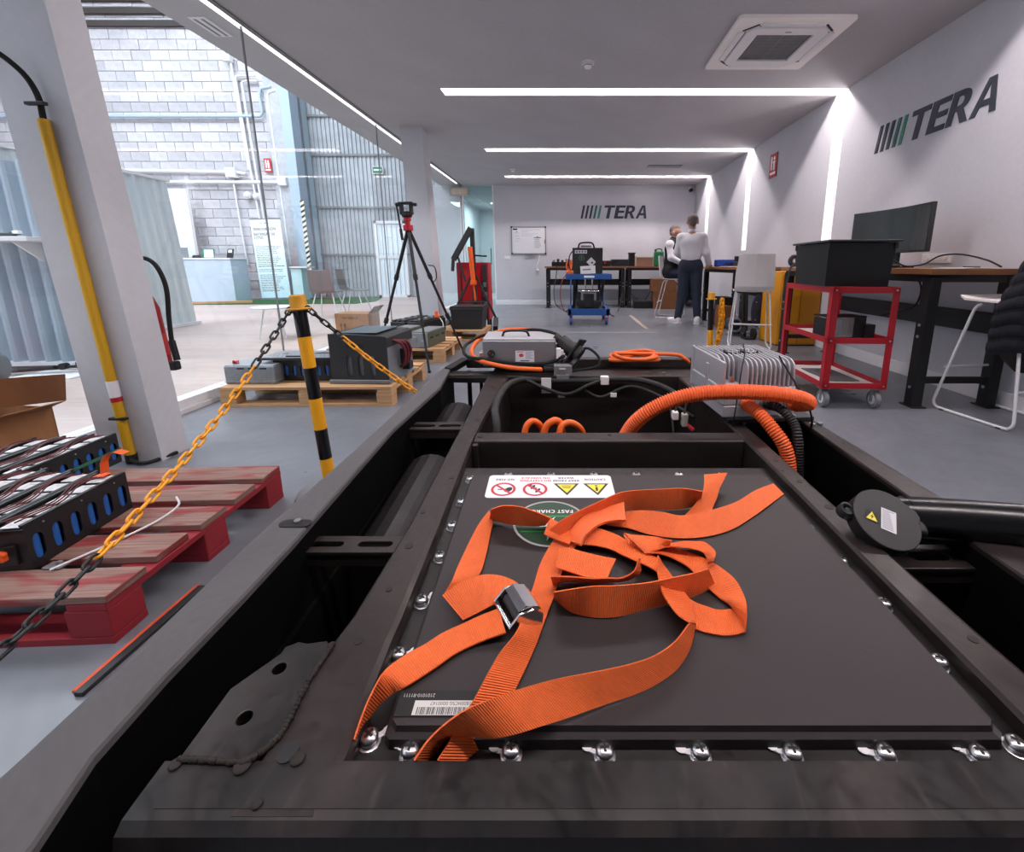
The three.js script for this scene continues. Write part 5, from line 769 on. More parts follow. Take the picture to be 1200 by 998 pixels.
{
  const t = thing('carton', 'closed brown carton with printed arrows standing in the hall behind the battery unit', 'cardboard box', [-3.15, 0, -6.5], -0.05);
  obj('body', box(0.5, 0.3, 0.34, 0, 0.15, 0, 0.004), M.card, t); obj('flap', [bar([0.25, 0.3, 0.0], [0.34, 0.4, 0.0], 0.3, 0.005)], M.cardDark, t);
  const tex = canvasTex(256, 160, (g, w, h) => { g.clearRect(0, 0, w, h); g.fillStyle = '#3a2c22'; g.font = 'bold 26px sans-serif'; g.fillText('THIS SIDE UP', 50, 40, 130); for (const x of [40, 70]) { g.fillRect(x - 3, 90, 6, 50); g.beginPath(); g.moveTo(x - 11, 96); g.lineTo(x, 72); g.lineTo(x + 11, 96); g.fill(); } });
  obj('print', new THREE.PlaneGeometry(0.48, 0.28).translate(0, 0.15, 0.1712), mat(0xffffff, 0.8, { map: tex, transparent: true, alphaTest: 0.4 }), t, { keep: true });
  const s = thing('side_table', 'small low white table with thin legs behind the slanting post', 'table', [-4.05, 0, -6.0]); obj('tabletop', cyl(0.26, 0.018, 0, 0.42, 0, 'y', 32), M.white, s); for (const a of [0.4, 2.5, 4.6]) obj('leg', rod([Math.cos(a) * 0.1, 0.42, Math.sin(a) * 0.1], [Math.cos(a) * 0.2, 0, Math.sin(a) * 0.2], 0.009), M.whitePaint, s);
  const q = thing('pedestal', 'pale turquoise pedestal beside the roll-up banner', 'pedestal', [-7.75, 0, -12.8]); obj('block', box(0.3, 0.9, 0.3, 0, 0.45, 0, 0.01), mat(0xb9dde2, 0.5), q); obj('top', box(0.5, 0.04, 0.4, 0.1, 0.93, 0, 0.008), M.white, q);
}
// pipes, boxes and signs on the hall walls
const ZP = ZK + 0.12;
const pipes = [['blue grey pipe running level across the block wall', [[-17, 5.1, ZP], [-9.0, 5.1, ZP]], 0.045, M.steelBlue], ['white conduit pair with upper bend on the block wall', [[-8.75, 6.13, ZP], [-9.2, 6.13, ZP], [-9.28, 6.02, ZP], [-9.2, 3.6, ZP], [-9.05, 0.6, ZP]], 0.03, M.whitePaint], ['white conduit beside the bent pair on the block wall', [[-8.72, 6.0, ZP], [-9.02, 6.0, ZP], [-9.12, 5.9, ZP], [-9.05, 3.6, ZP], [-8.95, 0.6, ZP]], 0.03, M.whitePaint], ['white conduit dropping from the ceiling edge down the block wall', [[-9.35, 6.5, ZP], [-9.3, 5.0, ZP], [-9.25, 3.7, ZP]], 0.03, M.whitePaint], ['blue grey pipe with a step on the block wall', [[-8.35, 5.85, ZP], [-8.62, 5.8, ZP], [-8.68, 5.6, ZP], [-8.66, 5.2, ZP], [-8.74, 5.1, ZP], [-9.0, 5.1, ZP]], 0.04, M.steelBlue], ['white conduit nearest the rough pier of the block wall', [[-8.25, 5.75, ZP], [-8.42, 5.7, ZP], [-8.45, 5.5, ZP], [-8.42, 3.6, ZP], [-8.38, 1.0, ZP]], 0.03, M.whitePaint], ['thick white conduit running level above the reception desk', [[-17, 3.72, ZP], [-9.8, 3.62, ZP], [-9.4, 3.58, ZP]], 0.05, M.whitePaint], ['lower white conduit running level above the reception desk', [[-17, 3.36, ZP], [-8.2, 3.34, ZP]], 0.05, M.whitePaint], ['white conduit dropping behind the roll-up banner', [[-9.75, 3.4, ZP], [-9.72, 2.0, ZP], [-9.68, 1.0, ZP]], 0.025, M.whitePaint]];
for (const [l, p, r, m] of pipes) one('conduit', l, 'pipe', tube(p, r, { tension: 0.15, seg: p.length * 12, rad: 8 }), m);
for (const [x, y, s, l] of [[-9.75, 3.6, 0.3, 'white junction box on the level conduit above the reception desk'], [-8.3, 3.35, 0.26, 'white junction box near the rough pier of the block wall'], [-9.4, 6.55, 0.2, 'small white junction box under the ceiling edge on the block wall']]) { const t = thing('junction_box', l, 'junction box', [x, y - s / 2, ZP]); obj('body', box(s, s * 0.9, 0.14, 0, s / 2, 0.02, 0.015), M.white, t); obj('cover', box(s * 0.9, s * 0.8, 0.02, 0, s / 2, 0.1, 0.01), M.whitePaint, t); }
for (const [x, y, l] of [[-9.38, 2.98, 'round white alarm sounder on the block wall, left of the pair'], [-9.12, 2.95, 'smaller round white sounder on the block wall, right of the pair']]) { const t = thing('alarm_sounder', l, 'alarm', [x, y, ZP]); obj('body', cyl(0.1, 0.1, 0, 0, 0.0, 'z', 20), M.white, t); obj('dome', new THREE.SphereGeometry(0.08, 16, 10).scale(1, 1, 0.6).translate(0, 0, 0.05), M.whitePaint, t); }
function pictogram(bg, draw) { return mat(0xffffff, 0.5, { map: canvasTex(128, 192, (g, w, h) => { g.fillStyle = bg; g.fillRect(0, 0, w, h); g.fillStyle = '#f4f4f4'; draw(g, w, h); }) }); }
const fireTex = pictogram('#c0392f', (g) => { g.fillRect(20, 20, 26, 110); g.beginPath(); g.arc(80, 40, 16, 0, 7); g.fill(); g.fillRect(66, 60, 30, 76); g.fillRect(50, 64, 50, 12); g.fillRect(14, 150, 100, 22); });
{ const t = thing('fire_sign', 'red fire equipment sign on the block wall', 'sign', [-8.72, 3.62, ZK + 0.08]); obj('plate', box(0.2, 0.38, 0.015, 0, 0.19, 0, 0.003), M.red, t); obj('print', new THREE.PlaneGeometry(0.19, 0.37).translate(0, 0.19, 0.0085), fireTex, t, { keep: true }); }
{ const t = thing('fire_sign', 'red fire extinguisher sign high on the right wall between two light strips', 'sign', [XR - 0.008, 2.28, -7.03], -Math.PI / 2); obj('plate', box(0.24, 0.34, 0.01, 0, 0.17, 0, 0.003), M.redDeep, t); obj('print', new THREE.PlaneGeometry(0.23, 0.33).translate(0, 0.17, 0.006), fireTex, t, { keep: true }); }
{ const t = thing('exit_sign', 'green and white emergency exit sign on the corrugated metal wall', 'sign', [-5.78, 3.68, -14.05]); obj('plate', box(0.34, 0.22, 0.02, 0, 0.11, 0, 0.004), M.white, t); obj('print', new THREE.PlaneGeometry(0.3, 0.18).translate(0, 0.11, 0.0115), mat(0xffffff, 0.5, { map: canvasTex(192, 115, (g, w, h) => { g.fillStyle = '#2f7a5b'; g.fillRect(0, 0, w, h); g.fillStyle = '#f2f2f2'; g.fillRect(20, 44, 120, 26); g.beginPath(); g.moveTo(135, 26); g.lineTo(176, 57); g.lineTo(135, 88); g.fill(); }) }), t, { keep: true }); }

// ---------------------------------------------------------------- ceiling fittings
{
  const t = thing('air_conditioner', 'square white ceiling cassette air conditioner with a grey grille', 'air conditioner', [1.785, CEIL, -4.33]);
  obj('panel', [ext(roundRect(0.92, 0.92, 0.03), 0.02, { bevel: 0.004, holes: [ringPath(0, 0, 0.3, 0.3, 4).map(([x, y]) => [(x - y) * 0.92, (x + y) * 0.92])] }).rotateX(Math.PI / 2).translate(0, -0.002, 0)], M.whitePlastic, t);
  obj('face', [ext(roundRect(0.66, 0.66, 0.09), 0.014, { bevel: 0.006, holes: [[[-0.24, -0.24], [0.24, -0.24], [0.24, 0.24], [-0.24, 0.24]]] }).rotateX(Math.PI / 2).translate(0, -0.024, 0)], M.white, t);
  const gr = []; for (let i = 0; i < 24; i++) gr.push(box(0.48, 0.006, 0.009, 0, -0.026, -0.235 + i * 0.0204, 0)); for (let i = 0; i < 5; i++) gr.push(box(0.006, 0.008, 0.48, -0.2 + i * 0.1, -0.026, 0, 0)); obj('grille', [gr, box(0.48, 0.004, 0.48, 0, -0.016, 0, 0)], M.midGrey, t);
  for (let k = 0; k < 4; k++) { const q = (g) => g.rotateY(k * Math.PI / 2); obj('louvre', [q(box(0.5, 0.012, 0.05, 0, -0.03, 0.372, 0.004))], M.white, t); obj('air_slot', [q(box(0.14, 0.006, 0.018, 0, 0, 0, 0.002).rotateY(Math.PI / 4).translate(0.318, -0.027, 0.318)), q(box(0.52, 0.004, 0.008, 0, -0.027, 0.342, 0.001))], M.dark, t); }
  obj('badge', box(0.05, 0.002, 0.012, 0, -0.045, 0.285, 0), M.midGrey, t);
}
for (const [x, z, l] of [[0.172, -4.69, 'small white smoke detector on the ceiling, nearer one in front of the light strips'], [-1.156, -9.45, 'small white smoke detector on the ceiling, farther one before the last light strip']]) { const t = thing('smoke_detector', l, 'smoke detector', [x, CEIL, z]); obj('base', cyl(0.06, 0.018, 0, -0.009, 0, 'y', 24), M.white, t); obj('sensor', lathe([[0, -0.055], [0.03, -0.052], [0.042, -0.03], [0.05, -0.018], [0, -0.018]], 24), M.whitePlastic, t); obj('slot', new THREE.TorusGeometry(0.041, 0.004, 6, 24).rotateX(Math.PI / 2).translate(0, -0.034, 0), M.midGrey, t); }
{ const t = thing('air_vent', 'flat grey air grille in the ceiling near the back wall', 'vent', [1.85, CEIL, -9.18]); obj('frame', [box(0.66, 0.012, 0.2, 0, -0.006, 0, 0.003)], M.midGrey, t); for (let i = 0; i < 6; i++) obj('slat', box(0.6, 0.006, 0.016, 0, -0.014, -0.07 + i * 0.028, 0.001), M.alu, t); }
{ const t = thing('slot_vent', 'short white slot grille in the ceiling overhang outside the glass partition', 'vent', [-2.93, CEIL, -4.05]); obj('frame', box(0.14, 0.008, 0.3, 0, -0.004, 0, 0.002), M.white, t); for (const x of [-0.03, 0.03]) obj('slot', box(0.02, 0.004, 0.26, x, -0.01, 0, 0.001), M.midGrey, t); }
{ const t = thing('security_camera', 'small black security camera in the upper right corner of the back wall', 'camera', [2.92, 2.76, ZB + 0.05]); obj('body', [cyl(0.04, 0.09, 0, 0, 0.05, 'z', 18)], M.dark, t); obj('bracket', [box(0.08, 0.08, 0.05, 0, 0.06, -0.02, 0.01)], M.white, t); }
{ const t = thing('exit_lamp', 'beige emergency lamp box under the ceiling beside the glass door', 'lamp', [-2.68, 2.64, ZB + 0.1]); obj('housing', box(0.44, 0.18, 0.1, 0, 0.09, 0, 0.01), mat(0xb9aa98, 0.5), t); obj('front', box(0.38, 0.13, 0.01, 0, 0.09, 0.052, 0.004), mat(0xcdbfb0, 0.4), t); }
{ const t = thing('downlight', 'round ceiling downlight glowing in the room behind the glass door', 'lamp', [-2.2, CEIL - 0.03, -14.3]); obj('disc', cyl(0.26, 0.02, 0, 0.012, 0, 'y', 28), M.lamp, t); obj('ring', new THREE.TorusGeometry(0.27, 0.015, 8, 28).rotateX(Math.PI / 2).translate(0, 0.02, 0), M.white, t); }
// ---------------------------------------------------------------- back wall
{
  const t = thing('whiteboard', 'whiteboard with faint handwriting on the back wall', 'whiteboard', [-1.03, 1.27, ZB + 0.012]);
  obj('board', new RoundedBoxGeometry(0.84, 0.64, 0.014, 1, 0.004).translate(0, 0.32, 0), mat(0xdcdee2, 0.25), t);
  obj('print', new THREE.PlaneGeometry(0.8, 0.6).translate(0, 0.32, 0.0082), mat(0xffffff, 0.25, { map: canvasTex(400, 300, (g, w, h) => { g.fillStyle = '#d9dbe0'; g.fillRect(0, 0, w, h); g.fillStyle = '#1d1f24'; g.fillRect(6, 8, 56, 16); g.fillRect(48, 42, 10, 10); g.strokeStyle = '#9aa0ae'; g.lineWidth = 3; const r = rng(2); for (const [x0, x1, y] of [[30, 90, 60], [110, 250, 28], [110, 200, 48], [110, 320, 70], [260, 350, 20], [110, 260, 92], [30, 90, 96], [40, 100, 130], [30, 80, 160]]) { g.beginPath(); for (let x = x0; x < x1; x += 6) g.lineTo(x, y + (r() - 0.5) * 8); g.stroke(); } g.fillStyle = '#2b2e36'; g.fillRect(266, 112, 88, 8); g.fillRect(306, 98, 10, 16); g.fillStyle = '#8d93a0'; for (let y = 0; y < 6; y++) g.fillRect(272, 132 + y * 20, 60 + (y * 29 % 24), 7); }) }), t, { keep: true });
  obj('frame', [span(-0.43, 0.43, 0.63, 0.65, -0.008, 0.014), span(-0.43, 0.43, -0.01, 0.01, -0.008, 0.014), span(-0.43, -0.41, 0, 0.64, -0.008, 0.014), span(0.41, 0.43, 0, 0.64, -0.008, 0.014)], M.midGrey, t); for (const x of [-0.42, 0.42]) for (const y of [0, 0.64]) obj('corner', box(0.04, 0.04, 0.03, x, y, 0.006, 0.006), M.dark, t);
  obj('pen_tray', box(0.3, 0.02, 0.06, 0.05, -0.02, 0.03, 0.004), M.midGrey, t); obj('marker', box(0.015, 0.1, 0.015, 0.4, 0.29, 0.018, 0.004), mat(0x7a5a44, 0.5), t);
  const o = thing('wall_socket', 'white double wall socket left of the whiteboard', 'socket', [-1.57, 1.13, ZB + 0.008]); obj('plate', box(0.15, 0.08, 0.014, 0, 0.04, 0, 0.003), M.white, o); for (const x of [-0.035, 0.035]) obj('outlet', cyl(0.02, 0.006, x, 0.04, 0.008, 'z', 16), M.whitePlastic, o);
  one('hanging_cable', 'thin white cable with a plug hanging below the whiteboard', 'cable', [tube([[-0.76, 1.25, ZB + 0.02], [-0.78, 1.12, ZB + 0.03], [-0.83, 0.98, ZB + 0.03], [-0.82, 0.9, ZB + 0.03]], 0.008), box(0.06, 0.05, 0.04, -0.81, 0.87, ZB + 0.03, 0.008)], M.whitePlastic);
}
function workbench(label, [x, y, z], turn, L, D, beam = 1) {           // length along x, back towards -z
  const t = thing('workbench', label, 'workbench', [x, y, z], turn, 'wood topped workbenches');
  obj('worktop', box(L, 0.04, D, 0, 0.94, 0, 0.004), M.benchTop, t);
  for (const sx of [-1, 1]) for (const sz of [-1, 1]) { const l = obj('leg', [box(0.075, 0.9, 0.075, sx * (L / 2 - 0.07), 0.455, sz * (D / 2 - 0.07), 0.004), box(0.13, 0.008, 0.1, sx * (L / 2 - 0.07), 0.004, sz * (D / 2 - 0.07), 0.002)], M.dark, t); for (const q of [0.14, 0.5, 0.58]) obj('bolt', cyl(0.011, 0.006, sx * (L / 2 - 0.07), q, sz * (D / 2 - 0.07) + 0.04, 'z', 10), M.steel, l); }
  obj('apron', [box(L - 0.1, 0.05, 0.03, 0, 0.895, D / 2 - 0.05, 0.003), box(L - 0.1, 0.05, 0.03, 0, 0.895, -D / 2 + 0.05, 0.003), box(0.03, 0.05, D - 0.12, L / 2 - 0.06, 0.895, 0, 0.003), box(0.03, 0.05, D - 0.12, -L / 2 + 0.06, 0.895, 0, 0.003)], M.dark, t);
  if (beam) obj('back_beam', box(L - 0.12, 0.15, 0.03, 0, 0.58, -D / 2 + 0.06, 0.003), M.dark, t);
  for (const sx of [-1, 1]) obj('foot_bar', box(0.035, 0.045, D - 0.14, sx * (L / 2 - 0.07), 0.19, 0, 0.004), M.dark, t);
  return t;
}
workbench('wood topped black workbench along the back wall, left one behind the blue lift table', [0.36, 0, -10.72], 0, 1.9, 0.7);
workbench('wood topped black workbench along the back wall, right one behind the seated person', [2.18, 0, -10.72], 0, 1.7, 0.7);
workbench('wood topped black workbench along the right wall under the standing person\'s hand', [2.7, 0, -7.1], -Math.PI / 2, 1.9, 0.66);
workbench('wood topped black workbench along the right wall carrying the wide monitor', [2.7, 0, -3.98], -Math.PI / 2, 2.1, 0.66);
// on the back benches
function gadget(name, label, cat, pos, parts, turn = 0) { const t = thing(name, label, cat, pos, turn); parts.forEach(([n, g, m]) => obj(n, g, m, t)); return t; }
const BY = 0.962, BZ = -10.6;
gadget('circuit_module', 'low black electronics module on the left end of the back bench', 'electronics', [-0.18, BY, BZ], [['board', box(0.5, 0.1, 0.25, 0, 0.05, 0, 0.01), M.dark], ...[0, 1, 2, 3, 4].map((i) => ['component', box(0.06, 0.05 + (i % 2) * 0.05, 0.08, -0.2 + i * 0.1, 0.12, 0.02, 0.008), i % 3 ? M.blackPlastic : M.midGrey])]);
gadget('black_module', 'small black box right of the dark battery case on the back bench', 'electronics', [0.84, BY, BZ], [['body', box(0.3, 0.13, 0.2, 0, 0.065, 0, 0.008), M.blackPlastic], ['clip', box(0.05, 0.08, 0.03, -0.02, 0.09, 0.1, 0.006), M.redDeep]]);
gadget('blue_module', 'dark ribbed module with bluish side on the back bench by the double leg', 'electronics', [1.17, BY, BZ], [['body', box(0.4, 0.16, 0.22, 0, 0.08, 0, 0.01), mat(0x1d2232, 0.5)], ...[0, 1, 2, 3, 4, 5].map((i) => ['rib', box(0.015, 0.13, 0.01, -0.16 + i * 0.064, 0.08, 0.113, 0.002), M.dark]), ['edge', box(0.03, 0.12, 0.2, -0.21, 0.06, 0, 0.004), M.paper]]);
gadget('black_canister', 'upright black canister on the back bench left of the copper box', 'canister', [1.45, BY, BZ], [['body', box(0.14, 0.3, 0.14, 0, 0.15, 0, 0.012), M.dark], ['lid', box(0.17, 0.03, 0.17, 0, 0.3, 0, 0.008), M.blackPlastic]]);
gadget('copper_box', 'copper coloured open box with a wire frame on the back bench', 'box', [1.74, BY, BZ], [['body', box(0.38, 0.2, 0.22, 0, 0.1, 0, 0.006), mat(0xa67c66, 0.6)], ['rim', [box(0.42, 0.02, 0.24, 0, 0.21, 0, 0.004), box(0.02, 0.24, 0.02, 0.2, 0.12, 0.1, 0.004), box(0.02, 0.24, 0.02, -0.2, 0.12, 0.1, 0.004)], mat(0xc9b9a4, 0.6)]]);
gadget('jerrycan', 'green jerrycan on the back bench beside the seated person', 'jerrycan', [2.07, BY, -10.5], [['body', box(0.22, 0.34, 0.16, 0, 0.17, 0, 0.03), mat(0x1d7a45, 0.5)], ['handle', [tube([[-0.07, 0.34, 0], [-0.05, 0.39, 0], [0.05, 0.39, 0], [0.07, 0.34, 0]], 0.014)], mat(0x175f36, 0.5)], ['cap', cyl(0.025, 0.05, -0.08, 0.36, 0), M.dark]]);
gadget('power_supply', 'flat black power supply on the floor under the right back bench', 'power supply', [1.7, 0, -10.35], [['body', box(0.42, 0.17, 0.25, 0, 0.085, 0, 0.01), M.dark], ['top', box(0.4, 0.012, 0.23, 0, 0.176, 0, 0.003), M.darkGrey]]);
one('power_cable', 'black power cable with plug rising from the floor power supply', 'cable', [tube([[1.75, 0.17, -10.35], [1.83, 0.3, -10.35], [1.9, 0.46, -10.4], [1.91, 0.6, -10.5]], 0.008), box(0.05, 0.14, 0.05, 1.9, 0.52, -10.42, 0.01)], M.rubber);
for (const [l, pts] of [['black cable hanging from the left back bench down to the lift table', [[-0.3, 0.95, -10.3], [-0.32, 0.7, -10.2], [-0.36, 0.45, -9.9], [-0.3, 0.2, -9.2], [-0.1, 0.15, -8.2], [-0.02, 0.2, -7.95]]], ['black cable running from the lift table to the bench legs', [[0.69, 0.16, -7.95], [0.85, 0.01, -8.6], [1.05, 0.012, -9.6], [1.2, 0.34, -10.2]]], ['black cable hanging under the right back bench', [[1.4, 0.36, -10.28], [1.5, 0.26, -10.3], [1.6, 0.16, -10.35]]]]) one('black_cable', l, 'cable', tube(pts, 0.009), M.rubber);
for (const [x, y, s, l] of [[2.2, 0, 0.42, 'brown cardboard box on the floor under the back bench, lower of the stack'], [2.15, 0.4, 0.3, 'brown cardboard box under the back bench, upper of the stack']]) gadget('cardboard_box', l, 'cardboard box', [x, y, -10.3], [['body', box(0.55, s - 0.02, 0.4, 0, s / 2 - 0.01, 0, 0.006), M.cardDark], ['tape', box(0.06, 0.004, 0.4, 0, s - 0.018, 0.002, 0.001), M.card]]);
// blue lift table with a battery case
{
  const t = thing('lift_table', 'blue scissor lift table on casters in front of the back bench', 'lift table', [0.315, 0, -7.75]);
  const F = 0.4;
  obj('platform', box(0.76, 0.09, 0.84, -0.01, 0.8, 0, 0.01), M.blue, t); obj('base_frame', [box(0.71, 0.11, 0.06, 0, 0.215, F - 0.03, 0.008), box(0.71, 0.11, 0.06, 0, 0.215, -F + 0.03, 0.008), box(0.06, 0.11, 0.8, -0.32, 0.215, 0, 0.008), box(0.06, 0.11, 0.8, 0.32, 0.215, 0, 0.008)], M.blue, t);
  for (const x of [-0.24, 0.24]) { obj('scissor_arm', bar([x, 0.24, -0.36], [x, 0.76, 0.36], 0.05, 0.03), M.darkGrey, t); obj('scissor_arm', bar([x * 0.85, 0.76, -0.36], [x * 0.85, 0.24, 0.36], 0.05, 0.03), M.darkGrey, t); }
  obj('pump', [cyl(0.09, 0.22, 0, 0.4, 0.25, 'y', 20), box(0.34, 0.05, 0.1, 0, 0.56, 0.25, 0.01), cyl(0.03, 0.3, -0.16, 0.4, 0.25), cyl(0.03, 0.3, 0.16, 0.4, 0.25), box(0.42, 0.14, 0.14, 0, 0.33, 0.22, 0.02)], M.blackPlastic, t); obj('cylinder', [cyl(0.02, 0.34, 0, 0.56, 0.31, 'x'), cyl(0.012, 0.2, -0.06, 0.68, 0.28), cyl(0.012, 0.2, 0.06, 0.68, 0.28)], M.chrome, t);
  obj('name_plate', [box(0.17, 0.035, 0.004, 0, 0.8, 0.421, 0.001)], M.paper, t);
  for (const [x, z] of [[-0.3, 0.36], [0.3, 0.36], [-0.3, -0.36], [0.3, -0.36]]) { const c = obj('caster', [cyl(0.06, 0.04, x, 0.06, z, 'x', 20)], M.blue, t); obj('fork', [box(0.008, 0.1, 0.05, x - 0.026, 0.11, z, 0.002), box(0.008, 0.1, 0.05, x + 0.026, 0.11, z, 0.002), box(0.08, 0.012, 0.07, x, 0.16, z, 0.002)], M.red, c); }
  obj('push_handle', [rod([-0.3, 0.26, -0.4], [-0.3, 0.82, -0.62], 0.014), rod([0.3, 0.26, -0.4], [0.3, 0.82, -0.62], 0.014), rod([-0.3, 0.82, -0.62], [0.3, 0.82, -0.62], 0.014)], M.blue, t);
  const b = thing('battery_case', 'dark upright battery case with white warning stickers standing on the blue lift table', 'battery case', [0.29, 0.846, -7.6]);
  obj('case', box(0.5, 0.42, 0.34, 0, 0.21, 0, 0.008), mat(0x262525, 0.5), b); obj('carry_handle', tube([[-0.15, 0.42, 0], [-0.13, 0.49, 0], [-0.05, 0.51, 0], [0.08, 0.5, 0], [0.12, 0.42, 0]], 0.014), M.rubber, b); obj('handle_bar', box(0.18, 0.03, 0.04, -0.02, 0.45, 0, 0.008), M.midGrey, b);
  const st = (n, w, h, x, y, tex, rot = 0) => obj(n, [new THREE.PlaneGeometry(w, h).rotateZ(rot).translate(x, y, 0.1708)], mat(0xffffff, 0.6, { map: tex, transparent: true, alphaTest: 0.5 }), b, { keep: true });
  st('warning_sticker', 0.2, 0.055, -0.11, 0.355, canvasTex(160, 44, (g) => { g.fillStyle = '#d8d8dc'; g.fillRect(0, 0, 160, 44); g.fillStyle = '#555'; for (let i = 0; i < 4; i++) { g.beginPath(); g.arc(24 + i * 38, 22, 11, 0, 7); g.fill(); } }));
  st('round_emblem', 0.1, 0.1, -0.1, 0.26, canvasTex(96, 96, (g) => { g.clearRect(0, 0, 96, 96); g.strokeStyle = '#6a7a72'; g.lineWidth = 6; g.fillStyle = '#1f4a36'; g.beginPath(); g.arc(48, 48, 42, 0, 7); g.fill(); g.stroke(); g.fillStyle = '#5fae88'; g.fillRect(44, 26, 8, 40); }));
  st('hazard_diamond', 0.11, 0.11, 0.06, 0.19, canvasTex(96, 96, (g) => { g.fillStyle = '#dcdcde'; g.fillRect(0, 0, 96, 96); g.fillStyle = '#26282c'; g.fillRect(38, 52, 26, 26); }), Math.PI / 4);
  const p = thing('paper_sheet', 'white printed sheet leaning on the dark battery case on the lift table', 'paper', [0.3, 0.846, -7.41]); p.rotation.x = -0.12; p.rotation.z = 0.06; obj('sheet', box(0.25, 0.13, 0.002, 0, 0.065, 0, 0), M.paper, p); obj('print', box(0.14, 0.02, 0.001, -0.02, 0.07, 0.0015, 0), M.midGrey, p);
  one('orange_cables', 'tangled orange and red cables at the left end of the lift table', 'cables', [tube([[-0.03, 0.86, -7.5], [-0.06, 0.98, -7.5], [-0.02, 1.08, -7.55], [0.0, 0.95, -7.5], [-0.05, 0.87, -7.45]], 0.014), tube([[-0.06, 0.87, -7.4], [0.0, 0.9, -7.4], [0.03, 1.0, -7.5], [0.02, 1.06, -7.6]], 0.012), box(0.1, 0.05, 0.07, 0.01, 0.872, -7.42, 0.01)], M.orangeCable);
  one('red_cable', 'thin red cable hanging down the left side of the lift table', 'cable', tube([[-0.05, 0.85, -7.42], [-0.14, 0.7, -7.36], [-0.16, 0.45, -7.36], [-0.1, 0.25, -7.36], [-0.03, 0.2, -7.36]], 0.007), mat(0x8a2a2c, 0.6));
  one('black_cable', 'black cable curving from the battery case top to its left side', 'cable', tube([[0.15, 1.28, -7.62], [0.08, 1.24, -7.5], [0.0, 1.15, -7.42], [-0.02, 1.0, -7.4], [0.02, 0.87, -7.4]], 0.01), M.rubber);
}
one('floor_tape', 'thin beige tape line on the floor right of the lift table', 'tape', [span(1.18, 1.24, 0, 0.0015, -8.8, -6.9)], mat(0xa89a88, 0.8));
one('floor_tape', 'worn pale tape line across the floor in front of the lift table', 'tape', [span(-0.1, 1.3, 0, 0.0015, -6.55, -6.5)], mat(0x9a968f, 0.8));
// ---------------------------------------------------------------- right side
function makeStool(name, label, pos, turn, { back = true, w = 0.46, h = 0.72, sled = false } = {}) {          // faces +z
  const t = thing(name, label, 'stool', pos, turn, 'white bar stools'), hw = w / 2;
  const rows = []; const prof = back ? [[0.2, h - 0.015], [0.17, h], [0.0, h - 0.005], [-0.14, h + 0.01], [-0.19, h + 0.06], [-0.215, h + 0.2], [-0.235, h + 0.36], [-0.24, h + 0.43]] : [[0.2, h - 0.02], [0.18, h], [0, h - 0.006], [-0.17, h], [-0.2, h + 0.02]];
  for (let i = 0; i < prof.length; i++) { const [z, y] = prof[i], up = i > 3 && back, k = up ? 1 : 0.2, ww = hw * (i === 0 ? 0.9 : i > 5 ? 0.9 : 1); rows.push([-1, -0.6, 0, 0.6, 1].map((s) => [s * ww, y + (up ? 0 : s * s * 0.012), z + (up ? s * s * 0.03 : 0)]).concat([1, 0.6, 0, -0.6, -1].map((s) => [s * ww, y + (up ? 0 : s * s * 0.012) - (up ? 0.002 : 0.012), z + (up ? s * s * 0.03 - 0.012 : 0)]))); }
  obj('seat_shell', loft(rows), M.whitePlastic, t);
  for (const s of [-1, 1]) {
    const x0 = s * hw * 0.86, x1 = s * hw * 1.06;
    obj('side_frame', tube([[x0, h - 0.02, 0.1], [x0 * 1.01, h - 0.06, 0.15], [x1 * 0.99, 0.06, 0.25], [x1, 0.012, 0.22], [x1, 0.01, 0], [x1, 0.012, -0.22], [x1 * 0.99, 0.06, -0.25], [x0 * 1.01, h - 0.06, -0.12], [x0, h - 0.02, -0.08]], 0.0095, { tension: 0.12, seg: 90 }), M.whitePaint, t);
    for (const z of [-0.18, 0.18]) obj('glide', box(0.02, 0.01, 0.03, x1, 0.005, z, 0.003), M.dark, t);
  }
  for (const [y, z] of [[0.24, 0.225], [0.3, -0.22]]) obj('footrest', rod([-hw * 1.02, y, z], [hw * 1.02, y, z], 0.0085), M.whitePaint, t);
  return t;
}
makeStool('bar_stool', 'white shell bar stool seen from behind, standing beside the red trolley', [2.2, 0, -5.35], Math.PI - 0.3, { w: 0.43, h: 0.68 });
makeStool('bar_stool', 'white bar stool on which the person in the dark vest sits', [1.93, 0, -8.5], 1.2, { w: 0.42, h: 0.73 });
makeStool('bar_stool', 'white low backed bar stool at the right edge with a dark jacket over it', [2.82, 0, -2.76], Math.PI / 2 + 0.25, { back: false, w: 0.42, h: 0.76 }).rotation.set(0, -Math.PI / 2 + 1.72, 0);
